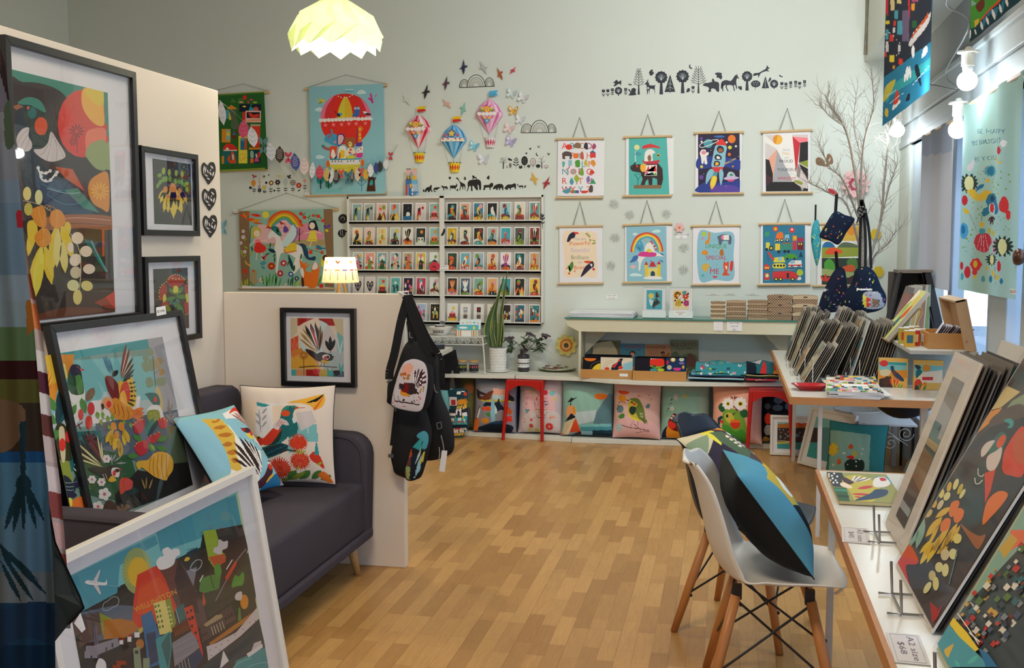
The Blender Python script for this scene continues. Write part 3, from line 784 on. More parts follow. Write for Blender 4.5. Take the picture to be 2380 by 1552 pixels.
WELL='''
z 129.5 1139.3 1
p 79 10 200 423 0 434 86 10 288
p 54 231 86 418 10 431 79 342 98 339 111 244 143
p 54 19 206 231 105 238 124 149 174 143 238 54 285 10 301
p 27 419 6 424 4 498 415 493 415
e 86 189 187 34 54
o 45 189 187 37 26 3.2
e 78 192 191 24 36
p 45 168 285 101 285 212 317 197 333 117 320
p 87 10 301 51 285 143 266 187 269 193 333 10 365
p 26 38 293 101 282 111 330 57 365 32 349
p 61 101 284 130 298 117 342 108 333
p 62 111 301 149 298 181 304 197 320 162 342 111 346
p 26 238 174 285 159 333 222 355 320 263 320 244 238
p 48 244 184 282 174 304 241 269 250
p 81 285 160 323 230 333 285 295 285 276 206
p 77 303 187 339 174 320 222
p 1 190 196 235 174 254 206 281 271 269 301 193 320 178 301 181 254
p 91 193 231 238 200 260 225 269 263 225 292 187 285
p 1 193 196 225 178 212 216 200 225
p 81 339 105 368 92 433 79 447 136 403 231 377 225 355 174
p 21 320 222 342 98 365 206 339 257
p 24 342 95 371 90 385 139 396 155 371 184 355 162
p 55 355 155 393 147 395 165 371 181
p 95 333 235 336 206 358 197 384 193 380 225 365 244
p 52 336 241 403 222 447 143 466 238 460 276 355 295
s 6 412 206 417 197 425 200 434 190 438 200 434 219 422 222 409 225
s 6 368 181 374 170 382 174 385 190 379 200 371 197
l 33 1.9 358 162 361 206 368 228
l 77 2.2 442 136 418 168 371 257
p 1 393 203 417 163 420 171 398 210
k 2 2.2 396 184 410 161
k 2 2.2 334 212 342 197
s 2 233 168 241 155 250 152 247 139 260 132 269 139 273 136 285 136 288 149 279 155 274 171 260 181 241 184
s 93 366 143 368 133 376 130 379 114 390 119 399 117 398 133 387 139 384 149 371 146
l 58 1.3 312 181 317 171 327 162 338 163 338 174 330 184 320 187 312 182
l 73 1.3 108 276 111 263 120 257 130 249 139 247 146 254 143 266 130 273 120 279 109 278
s 2 67 214 74 209 95 212 114 214 117 206 117 220 95 220 76 219
p 93 86 211 101 184 103 187 95 214
p 93 86 220 101 242 105 240 97 220
k 32 1.3 119 221 149 224
d 87 1 78 212 82 213 87 214 92 215 97 216
s 42 303 155 304 146 314 139 327 133 328 127 328 139 317 146 311 159
s 78 298 163 303 155 311 157 309 162 303 165
k 68 1 303 139 323 134
t 25 12 184 283 -24 WELLINGTON
l 8 1.3 212 273 231 257 257 238
p 65 197 292 222 279 260 396 212 415 209 365
p 82 209 333 231 327 238 396 219 406
p 92 226 263 254 254 269 330 241 336
p 61 254 257 265 247 279 307 269 330
r 59 229 267 233 273 236 265 240 271 231 279 235 285 239 277 243 283 234 291 238 297 241 289 245 295 236 303 240 309 244 301 248 307 239 315 243 321 246 313 250 319
d 47 2.2 257 273 262 271 259 282 264 281 261 292 266 290 263 301 268 300 265 311 269 309
p 66 231 346 266 327 269 365 263 415 241 415
p 84 244 358 263 330 267 365 260 415
p 84 277 276 296 262 304 295 285 307
l 58 1 278 276 287 309
p 1 297 274 317 266 342 380 339 390 307 307
r 68 303 281 307 287 311 276 316 283 307 296 313 302 314 292 320 299 313 312 318 319 322 328 327 334 325 347 330 353
p 90 269 320 304 304 311 323 276 342
p 77 269 355 314 327 327 346 339 390 276 415
l 43 1 271 365 320 339
l 43 1 273 377 327 352
l 43 1 276 396 333 368
p 82 276 409 333 365 342 390 323 415 276 415
k 7 1.3 288 415 285 403
k 7 1.3 295 415 292 396
k 7 1.3 303 415 298 393
k 7 1.3 311 415 306 390
p 26 334 317 406 266 418 298 339 355
p 26 334 317 403 269 406 279 338 328
k 34 1.6 360 317 366 336
k 34 1.6 366 314 372 333
k 34 1.6 372 311 379 330
k 34 1.6 379 307 385 326
k 34 1.6 385 304 391 322
r 21 392 295 396 301 399 290 403 296 406 285 410 292 339 333 343 339 346 330 350 336
p 56 342 312 371 290 385 288 387 295 349 317
p 62 355 355 412 314 463 279 463 288 403 333 358 361
p 93 349 363 371 355 418 330 466 273 471 298 428 339 353 396
d 26 1.3 358 371 371 365 384 358 399 349 415 336 434 323 450 307 361 384 380 371 403 358 425 342 444 327 463 304
p 42 353 396 428 342 471 298 498 415 333 415
p 66 412 415 418 396 485 365 498 415
l 79 1.9 409 415 428 399 453 390
l 79 1.6 444 412 466 403 495 399
p 2 442 380 479 357 480 365 447 388
p 93 453 374 460 355 476 349 477 358
p 2 388 372 401 396 380 415 382 403
e 8 437 259 9.5 17
s 93 415 247 420 238 431 236 430 254 418 255
p 95 423 273 427 273 430 301 422 304
p 55 339 263 341 235 347 260 344 269
s 81 311 250 317 238 330 238 331 254
p 18 86 320 94 314 100 390 89 390
k 82 2.5 87 307 97 396
r 77 68 361 92 374 65 374 95 390 101 355 139 365
p 77 73 365 143 342 146 361 79 390
r 0 79 384 83 396 114 365 117 374 128 355 132 365
r 2 146 347 155 358 165 339 174 352 181 330 193 342
p 63 146 349 152 342 159 347
p 63 165 341 173 333 178 339
e 62 194 357 9.5 11.4
s 2 92 415 94 399 101 390 113 398 114 415
p 83 178 368 193 361 198 415 181 415
r 52 182 372 190 380
r 83 201 390 216 415
r 88 130 406 149 415 139 396 162 406
p 52 10 371 54 333 48 415 3 415
p 40 10 390 38 349 41 415 3 415
p 88 0 365 32 323 29 352 3 371
'''
Mw=leanM(-1.60,3.194,.746,9,1.12,.755)
def wrect(M):
 a=Art(M@MTr((0,0,.0105)),1,1,None,z=(120,1060,3.154545));p=a.P(90,872);q=a.P(1366,257);return(p[0],.07,q[0],q[1])
framed('framed_print','large white framed harbour city print standing on the floor against the sofa',Mw,1.12,.755,.024,.034,WFR,wrect(Mw),D(WELL),bgc='2c3234')
SOFA=mat('charcoal_weave','4b464d',0.95,noise=0.35,scale=500,bump=0.5,spec=0.1,sub=0)
sofa=thing('sofa','dark grey fabric sofa with rounded arms and wooden legs in the partition corner','sofa',(-1.95,3.65,0))
def rbox(mb,a,b,r=.03,seg=3,Mx=None):
 mb.bb(a,b)
SX0,SX1,SY0,SY1=-2.315,-1.60,2.82,4.462
MB().bb((SX0+.03,SY0+.11,.19),(SX1,SY1-.1,.428)).build('seat',SOFA,sofa,world=1,bevel=.03,seg=4,smooth=1)
MB().bb((SX0+.02,SY0+.03,.155),(SX1+.012,SY1-.03,.20)).build('seat_base',SOFA,sofa,world=1,bevel=.012,seg=3)
def arm(y0,y1):
 pts=[(SX0+.02,.16),(SX1+.0,.16)]+[(SX1+.012-.1+.1*math.cos(a),.545+.1*math.sin(a))for a in np.linspace(0,PI/2,7)]+[(-1.9,.652),(SX0+.02,.657)]
 mb=MB(Matrix(((1,0,0,0),(0,0,-1,y1),(0,1,0,0),(0,0,0,1))));mb.prism(pts,0,y1-y0);a=mb.build('armrest',SOFA,sofa,world=1,bevel=.022,seg=4,smooth=1)
 for yy in(y0,y1):
  P=[(x,yy,z)for x,z in[(SX1-.012,.17),(SX1-.012,.42),(SX1-.018,.55),(SX1-.045,.60),(SX1-.1,.628),(-1.9,.638),(SX0+.05,.645)]]
  MB().tube(catmull(P,4,False),.0035,6).build('piping',SOFA,a,world=1,smooth=1)
arm(SY1-.11,SY1);arm(SY0,SY0+.11)
mb=MB();pts=[(SX0,SY0+.1,.18),]
mb=MB(Matrix(((0,0,1,SX0),(1,0,0,0),(0,1,0,0),(0,0,0,1))))
mb.prism(catmull([(SY0+.1,.2),(SY1-.1,.2),(SY1-.1,.5),(SY1-.08,.78),(SY1-.13,.85),(SY1-.25,.862),(3.6,.866),(SY0+.25,.862),(SY0+.13,.85),(SY0+.08,.78),(SY0+.1,.5)],3),0,.11)
mb.build('backrest',SOFA,sofa,world=1,bevel=.02,seg=4,smooth=1)
for x,y,dx,dy in((SX1-.07,SY1-.13,.035,.01),(SX1-.07,SY0+.15,.035,-.01),(SX0+.12,SY1-.15,-.03,.01),(SX0+.12,SY0+.15,-.03,-.01)):
 MB().cyl((x+dx,y+dy,0),(x,y,.17),[.014,.026],16).build('leg',OAK,sofa,world=1,smooth=1)
def cushion(label,M,w,h,t,art,bgc='e9d9cc',back='black_fabric',cat='cushion',group=None,n=90,pinch=.10,name='cushion',backcol=None,sag=0):
 """M lower-left corner, mid-plane of the pillow"""
 T=thing(name,label,cat,M=M,group=group)
 def xy(u,v):
  a,b=2*u-1,2*v-1
  x=a*(1-pinch*(1-b*b)**1.0*.55*abs(a)**2);y=b*(1-pinch*(1-a*a)*.55*abs(b)**2)
  return(x*.5+.5)*w,(y*.5+.5)*h
 def th(u,v):
  a,b=abs(2*u-1),abs(2*v-1);q=max(0,(1-a**2.6))*max(0,(1-b**2.6))
  return t*.5*q**.62*(1-sag*(v-.5))+.0012*math.sin(u*37+v*11)*q
 A=Art(M,w,h,bgc);art(A)
 f=MB();f.grid(lambda u,v:(*xy(u,v),th(u,v)+.0005),n,n,A.colfn());f.build('printed_front',CLOTH,T,smooth=1)
 b=MB();b.grid(lambda u,v:(*xy(1-u,v),-th(1-u,v)-.0005),24,24,col=backcol);b.build('back_panel',MATS.get(back)or CLOTH,T,smooth=1)
 E_=[(*xy(u,0),0)for u in np.linspace(0,1,16)]+[(*xy(1,v),0)for v in np.linspace(0,1,16)][1:]+[(*xy(u,1),0)for u in np.linspace(1,0,16)][1:]+[(*xy(0,v),0)for v in np.linspace(1,0,16)][1:-1]
 MB().tube(E_,.0022,5,closed=True,col=None if backcol is None else backcol).build('seam',MATS.get(back)or CLOTH,T,smooth=1)
 return T
CB='''
z 519.8 913.5 1.176
p 17 0 3 103 22 99 158 14 101
p 7 9 101 103 111 103 130 85 158 47 195 19 195
p 2 99 22 188 26 188 116 94 116
p 66 96 21 122 26 136 29 122 35 99 32
f 43 113 111 103 36 4.7 113 55 129 36 5.6 113 69 94 50 5.6 113 73 129 55 5.6 113 87 94 69 5.6 113 92 129 73 5.6
r 79 211 80 240 106 216 55 244 80
r 79 240 106 268 130 216 106 242 125
r 79 188 101 216 158
r 79 242 83 264 106
p 17 141 31 202 26 188 73 150 101
s 25 183 22 226 11 277 2 280 31 258 43 244 31 216 24
s 21 235 22 258 12 279 0 263 19 249 22
s 23 254 40 263 26 279 5 268 31 258 45
p 93 207 50 249 45 263 78 221 101
s 91 14 69 66 101 94 158 61 172 23 125
s 1 115 125 141 97 160 80 183 87 188 111 160 134 132 139 113 135
s 84 167 50 174 36 188 30 204 31 209 36 201 47 200 64 211 78 212 101 204 116 188 116 183 92 167 69
s 84 169 55 183 62 207 73 207 111 190 116 169 101 164 73
s 31 167 47 179 32 197 30 207 35 188 38
e 91 179 52 11.7 8.5
p 55 206 34 233 37 207 39 201 43
e 21 191 36 1.9 1.9
s 93 146 87 164 66 183 73 188 84 169 84 160 97
f 30 153 92 167 66 1.9 160 90 172 70 1.9 167 87 179 73 1.9
s 58 198 66 204 65 208 76 201 78
s 84 108 148 141 134 169 101 186 90 186 116 169 134 188 148 174 158 141 172 115 179 103 163
s 42 122 148 164 134 188 141 164 158 132 170
s 52 113 148 141 135 169 97 164 125 141 148
l 66 .9 113 148 150 137 183 120
l 66 .9 127 163 160 148 183 139
l 81 3.8 164 160 188 152 226 160
e 1 214 132 23 16
o 1 214 132 28 26 3.3
o 91 214 131 24 16 1.4
e 1 160 205 31 24
o 1 160 205 37 30 4.2
o 60 162 203 31 18 1.4
e 1 218 182 24 20
o 1 218 182 30 28 3.8
o 60 218 181 25 16 1.4
s 1 244 167 258 156 273 172 282 205 263 191 249 181
d 17 1.6 132 181 141 174 153 170 164 167 179 172 190 181 197 191 188 195 197 160 207 158 235 163 244 177 188 123 197 117 216 113 235 125 136 191
f 59 179 242 207 210 23 211 238 244 210 22 244 238 273 210 19 268 238 298 224 17 141 242 160 231 14
f 61 188 242 230 214 14 160 242 183 238 11.3
f 24 204 163 221 148 5.6 216 163 235 153 5.6 207 210 216 195 4.7 263 195 277 186 6.6
s 23 263 224 282 214 302 245 282 242
f 33 94 116 115 125 11.3 94 130 108 141 14
f 3 99 111 94 134 8.5
d 1 6.6 103 127 110 133 113 125
s 66 263 130 269 163 258 163
'''
CA='''
z 404.0 945.9 1.176
p 2 117 26 167 0 221 63 258 120 296 223 258 186 216 258 136 251 136 110
p 32 2 40 63 42 136 186 96 195 42 110
p 32 0 38 38 78 66 134 89 186 146 261 96 251 42 157
p 32 2 40 61 42 89 82 47 82
p 89 57 41 110 46 141 96 150 157 174 204 136 186 113 125 85 82
f 62 82 56 108 46 10.3 85 75 120 70 12 96 96 136 94 14 108 122 136 120 13 120 143 150 143 14 132 162 155 167 14
f 89 70 46 101 48 8.5 101 85 127 82 8.5 113 110 141 108 8.5
k 27 1.4 108 46 150 106
p 32 115 46 183 40 221 129 183 157 150 101
p 2 136 16 174 7 216 63 240 110 193 63
s 1 136 27 150 9 167 2 183 16 197 35 183 28 160 16
f 49 200 68 139 28 6.6 200 66 148 21 6.6 200 63 157 19 6.6 201 63 167 16 6.6 202 63 176 19 5.6 202 63 186 23 4.7
f 2 202 66 142 23 2.3 202 63 153 19 2.3 202 63 162 17 2.3 202 63 173 17 2.3 203 63 182 20 2.3
s 76 160 75 172 73 193 68 207 70 197 87 183 87 169 85
e 63 170 78 6.6 4.7
s 96 183 87 197 78 208 68 204 85 195 93
s 3 176 92 188 85 195 94 204 92 197 103 186 102
k 81 1.4 198 103 198 114
k 81 1.4 209 103 210 115
f 81 221 200 153 99 12 216 200 139 113 11.3 218 204 136 134 9.4 220 204 136 157 8.5 226 195 167 101 10.3 226 190 183 110 9.4 226 190 197 120 7.5
f 2 220 204 145 107 4.2 216 204 136 122 3.8 226 195 160 96 3.8 226 193 176 103 3.8 226 193 190 110 3.3 228 190 207 125 3.8 216 209 141 148 4.7 228 188 216 129 3.3
p 32 216 110 258 157 296 214 258 247 218 257 221 186
s 76 214 223 230 204 240 176 244 157 254 155 259 167 258 190 244 223 230 235 214 244
s 2 241 162 251 160 257 164 251 172 242 169
e 1 250 174 7.5 9.4
s 78 244 214 256 195 263 195 261 214 249 228
s 65 249 214 277 186 289 218 258 242 230 247
l 81 1.4 221 129 240 125 258 134
o 2 209 103 8.5 5 4.2
o 2 230 101 7.5 5 4.2
o 2 242 129 8.5 5 4.2
f 86 155 49 164 42 2.8 160 56 172 52 2.8 167 63 176 59 2.8 230 143 244 139 2.8
l 1 2.3 174 9 216 63 258 125 296 223
'''
sAM=frameM((-1.903,3.614,.486),(.143,.989,-.02),(-.586,.117,.802))
cushion('square cushion with two fantail birds and a pale blue border leaning on the sofa back',sAM,.415,.415,.11,D(CA),bgc='8fc1c9',n=150)
sBM=frameM((-2.11,4.15,.44),(.987,.155,.01),(-.01,.10,.99))
cushion('square cushion with green bird and red pohutukawa flowers in the sofa corner',sBM,.43,.44,.13,D(CB),bgc='ecdccb',n=150)
def scarf():
 t=thing('hanging_scarf','long sheer scarf printed with cabbage trees hanging at the left edge','scarf',(-1.35,2.1,0))
 ed=[(85,-6),(150,12),(400,42),(620,62),(760,79),(1000,98),(1130,112),(1300,122),(1400,127),(1700,131)]
 def right(y):
  for(a,b),(c,d)in zip(ed,ed[1:]):
   if y<=c:return b+(d-b)*max(0,(y-a))/(c-a)
  return ed[-1][1]
 def fn(u,v):
  y=-60+v*1790;x=right(y)+(u-1)*330+(1-u)*0;w=.022*math.sin(u*13+v*2)+.01*math.sin(u*31+v*5);return at(x,y,2.25+w+.05*(1-u))
 A=Art(None,1,1,'8f9aa6',z=(0,0,1),local=True)
 A.P=lambda X,Y:((X-right(Y)+330)/330,(Y+60)/1790)
 A.sh=[(lin('8f9aa6'),[[(0,0),(1,0),(1,1),(0,1)]])]
 def band(y0,y1,c):A.sh.append((lin(c),[[(0,(y0+60)/1790),(1,(y0+60)/1790),(1,(y1+60)/1790),(0,(y1+60)/1790)]]))
 for b in((-60,170,'4f3a44'),(170,260,'7f7a86'),(260,330,'96979c'),(330,420,'9a9fa8'),(420,470,'8fa3b5'),(470,640,'7f9bb0'),(640,700,'9fb2bd'),(700,760,'9aaeb4'),(760,838,'6d8a5c'),(838,880,'44201f'),(880,935,'6f6a35'),(935,1050,'4a3c30'),(1050,1075,'2a5f92'),(1075,1200,'5f8fa8'),(1200,1330,'6d93aa'),(1330,1400,'8b9396'),(1400,1500,'2a5170'),(1500,1740,'1d3a55')):band(*b)
 A.draw('''
s 36 -60 935 20 930 60 960 30 1040 -60 1050
p 81 0 90 30 170 40 260 20 240 0 170
s 35 10 250 30 240 34 330 14 340
p 57 38 490 62 488 66 528 40 528
p 62 60 700 80 690 84 760 62 780
p 42 46 980 60 980 60 1110 48 1110
f 42 54 1110 10 1235 16 54 1110 30 1240 14 54 1110 55 1240 10 54 1110 85 1230 12 54 1110 105 1215 12 54 1100 40 1140 20 54 1100 70 1140 20
f 42 0 1270 112 1385 12 0 1280 80 1400 12 0 1300 50 1400 12 0 1260 30 1330 14 -20 1250 90 1350 10
s 82 -40 1440 60 1400 122 1410 131 1500 60 1480 -40 1520
''')
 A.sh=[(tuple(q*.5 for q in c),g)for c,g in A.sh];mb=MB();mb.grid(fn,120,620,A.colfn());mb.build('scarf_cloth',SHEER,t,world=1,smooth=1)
 def fn2(u,v):
  y=560+v*900;x=right(y)+2+20*v*u+(u-1)*40+14*u*min(1,max(0,(y-560)/300));return at(x,y,2.33+.01*math.sin(u*9))
 A2=Art(None,1,1,'c9b4ae',local=True);A2 .P=lambda X,Y:(X,(Y-560)/900);A2 .sh=[(lin('b9a49c'),[[(0,0),(1,0),(1,1),(0,1)]])]
 for i,(y,c)in enumerate(((560,'b9a08f'),(620,'a0604a'),(690,'c97a4a'),(760,'b9a49c'),(800,'d8cfc6'),(850,'5a2f3a'),(900,'d8cfc6'),(950,'6a3f3a'),(1000,'c9b4ae'),(1070,'d9c9c4'),(1130,'8f4a44'),(1200,'d0a8a0'),(1270,'b0524a'),(1330,'9fa5a8'),(1400,'a09a96'))):
  A2 .sh.append((lin(c),[[(0,(y-560)/900),(1,(y-560)/900+.02),(1,(y-500)/900+.02),(0,(y-500)/900)]]))
 MB().grid(fn2,16,500,A2 .colfn()).build('scarf_under_layer',CLOTH,t,world=1,smooth=1)
 def P(x,y,d=2.28):return at(x,y,d)
 pts=[(108,1150),(128,1260),(150,1310),(185,1385),(195,1412),(160,1450),(128,1490),(100,1470),(104,1300)]
 mb=MB();c=P(125,1380,2.27);vs=[c]+[P(x,y,2.29+.01*(i%2))for i,(x,y)in enumerate(pts)];mb.add(vs,[(0,i,i%len(pts)+1)for i in range(1,len(pts)+1)],'2f3330')
 mb.tube([P(x,y,2.288)for x,y in pts[:6]],.0022,5,col='0c0c0e');mb.build('scarf_corner',CLOTH,t,world=1)
 mb=MB();q=[P(172,1448,2.28),P(186,1425,2.28),P(198,1462,2.28),P(190,1470,2.28)];d=V((0,.0015,0));mb.add(q+[p+d for p in q],[(0,1,2,3),(7,6,5,4),(0,4,5,1),(1,5,6,2),(2,6,7,3),(3,7,4,0)],'e8e6e4');mb.build('care_label',PAPER,t,world=1)
scarf()
WB=frameM((-6,BACKY,0),(1,0,0),(0,0,1))
def sticker(label,cat,txt,z,group=None,name='wall_sticker',dz=0.0012,fold=0.0,mat_=None,thick=0.0):
 A=Art(WB@MTr((0,0,dz)),12,6,None,z=z)
 A.draw(txt);pts=[p for c,ps in A.sh for q in ps for p in q];cx=(min(p[0]for p in pts)+max(p[0]for p in pts))/2;cy=(min(p[1]for p in pts)+max(p[1]for p in pts))/2
 mb=MB(MTr((-cx,-cy,0)));A.flat(mb,0,4e-5)
 if fold:mb.v=[V((p.x,p.y,p.z+abs(p.x)*fold))for p in mb.v]
 o=mb.build(name,mat_ or PAPER,solid=thick);o.matrix_world=WB@MTr((cx,cy,dz));tag(o,label,cat,group);return o
def hanging(name,label,z,TL,TR,BL,rodt,rodb,apex,art,bgc='ffffff',rr=.008,cat='wall hanging',group=None,fabric=True,dz=.012,sheets=0,rodm=None,wood_end=True,wave=0.0,artbox=None,brd=None):
 A0=Art(WB@MTr((0,0,dz)),12,6,None,z=z)
 tl,tr,bl=[V((*A0 .P(*p),0))for p in(TL,TR,BL)]
 w=(tr-tl).length;h=(tl-bl).length;rot=math.atan2(tr.y-tl.y,tr.x-tl.x)
 org=tl-V((-math.sin(rot),math.cos(rot),0))*h
 M=WB@MTr((org.x,org.y,0))@MRo(rot,4,'Z')
 T=thing(name,label,cat,M=M,group=group)
 A=Art(M@MTr((0,0,dz)),w,h,bgc,z=z);art(A)
 mb=MB(MTr((0,0,dz)));A.flat(mb)
 pm=CLOTH if fabric else PAPER
 if fabric:mb.M=Matrix();mb.bb((0,0,dz-.0016),(w,h,dz-.0003),bgc)
 else:mb.M=Matrix();mb.bb((0,0,dz-.001),(w,h,dz-.0003),bgc)
 mb.build('printed_cloth' if fabric else 'print',pm,T)
 for k in range(sheets):MB().bb((.004+.006*k,.002,dz-.003-.0025*k),(w+.008+.011*k,h-.002,dz-.0022-.0025*k)).build('spare_sheet',PAPERW,T)
 a,b=[V((*A0 .P(*p),0))for p in rodt];Mi=M.inverted()@WB
 def L_(p,z_):q=Mi@V((p.x,p.y,0));q.z=z_;return q
 def rod(nm,P):
  a,b=[L_(V((*A0 .P(*p),0)),dz+(-rr-.0018 if fabric else.003))for p in P]
  mb=MB();mb.cyl(a,b,rr,12)
  if not fabric:mb.box((a+b)/2-V((0,0,.008)),((b-a).length,rr*1.7,.008),rz=math.atan2((b-a).y,(b-a).x))
  r=mb.build(nm,rodm or PINE,T,smooth=0);return r,a,b
 r,a,b=rod('top_rod',rodt)
 if rodb:rod('bottom_rod',rodb)
 if apex:
  ap=L_(V((*A0 .P(*apex),0)),.006);c=(a+b)/2
  if fabric:s0,s1=a.lerp(b,.03),a.lerp(b,.97)
  else:s0,s1=a.lerp(b,.36),a.lerp(b,.64)
  mb=MB()
  for q in((s0,s1)if fabric else(s0,s1)):
   for o_ in((-.002,.002)if fabric else(-.004,.003)):mb.tube([q+V((o_,rr,0)),ap+V((0,0,0))],.0012 if fabric else.0016,5)
  mb.build('hanging_cord',STRING,T)
  MB().ball(ap,.004,8).build('nail',STEEL,T)
 return T
ZG=(505,180,5.5435)
GRN='''
z 509.5 212.1 1.176
p 24 0 8 122 0 122 4 0 12
p 59 0 9 122 2 122 5 0 13
p 24 4 215 125 209 125 212 4 218
e 64 70 17 5.7 6.4
f 44 82 22 92 23 3.4 86 26 94 22 2.5
s 59 31 30 37 20 46 30
s 59 50 26 58 18 68 28 65 34 52 33
r 80 55 28 65 32
r 24 93 28 103 33
r 1 77 26 82 33
r 68 55 35 115 56
f 3 63 41 74 42 5.1
s 66 81 56 84 43 90 45 97 47 101 56 92 57
l 66 1.9 83 53 88 45 85 39 90 35
s 30 94 47 101 42 107 47 106 53 99 56
p 8 20 48 33 37 50 48 35 50
r 54 16 51 27 75
p 3 27 53 34 77 27 79
s 35 30 52 45 52 48 73 54 90 50 102 39 104 32 94 33 77
r 64 64 56 75 124
r 29 72 53 114 85
r 21 75 57 111 73
s 1 80 62 86 59 94 64 107 62 109 70 90 72
p 51 76 78 114 75 114 81 76 84
r 1 86 90 112 145
r 34 86 90 112 95
k 0 1.3 88 92 110 92
s 44 58 90 62 82 68 81 75 90 77 111 79 128 58 126 59 111 56 98
r 8 7 103 20 140
r 8 20 103 31 140
r 20 19 105 30 134
s 3 21 115 24 110 29 115 28 121 21 121
r 90 35 109 47 130
s 13 37 119 40 109 45 119
r 50 53 122 76 197
r 54 58 128 76 160
p 65 58 136 69 136 76 160 58 160
r 55 69 130 76 160
s 64 12 160 18 145 29 143 39 146 46 154 49 160
s 2 18 159 22 153 27 159
r 17 12 160 49 163
r 84 7 163 49 198
r 8 7 177 13 198
s 55 22 187 27 174 31 183 30 194
s 91 32 177 34 165 40 168 45 187 46 196 29 196 35 185
s 2 36 174 39 172 40 185 37 187
r 71 54 161 77 197
d 1 1.3 58 174 63 171 68 177 71 172 58 183 65 185 70 187 60 189 68 181 73 181
r 42 82 160 114 197
r 8 82 154 115 159
r 23 85 184 94 196
s 20 85 166 89 162 94 166 94 181 86 181
s 93 99 174 102 170 105 177 103 183
p 44 99 181 106 181 109 192 96 192
s 1 107 166 114 168 112 179 107 181
s 64 88 151 97 140 109 147 111 152
'''
hanging('wall_banner','green fabric banner of animal houses hung beside the tall partition edge',ZG,(-250,235),(602,180),(-225,1222),[(-290,240),(665,188)],[(-265,1212),(645,1178)],(315,75),D(GRN),bgc='2f6630',rr=.012,dz=.03)
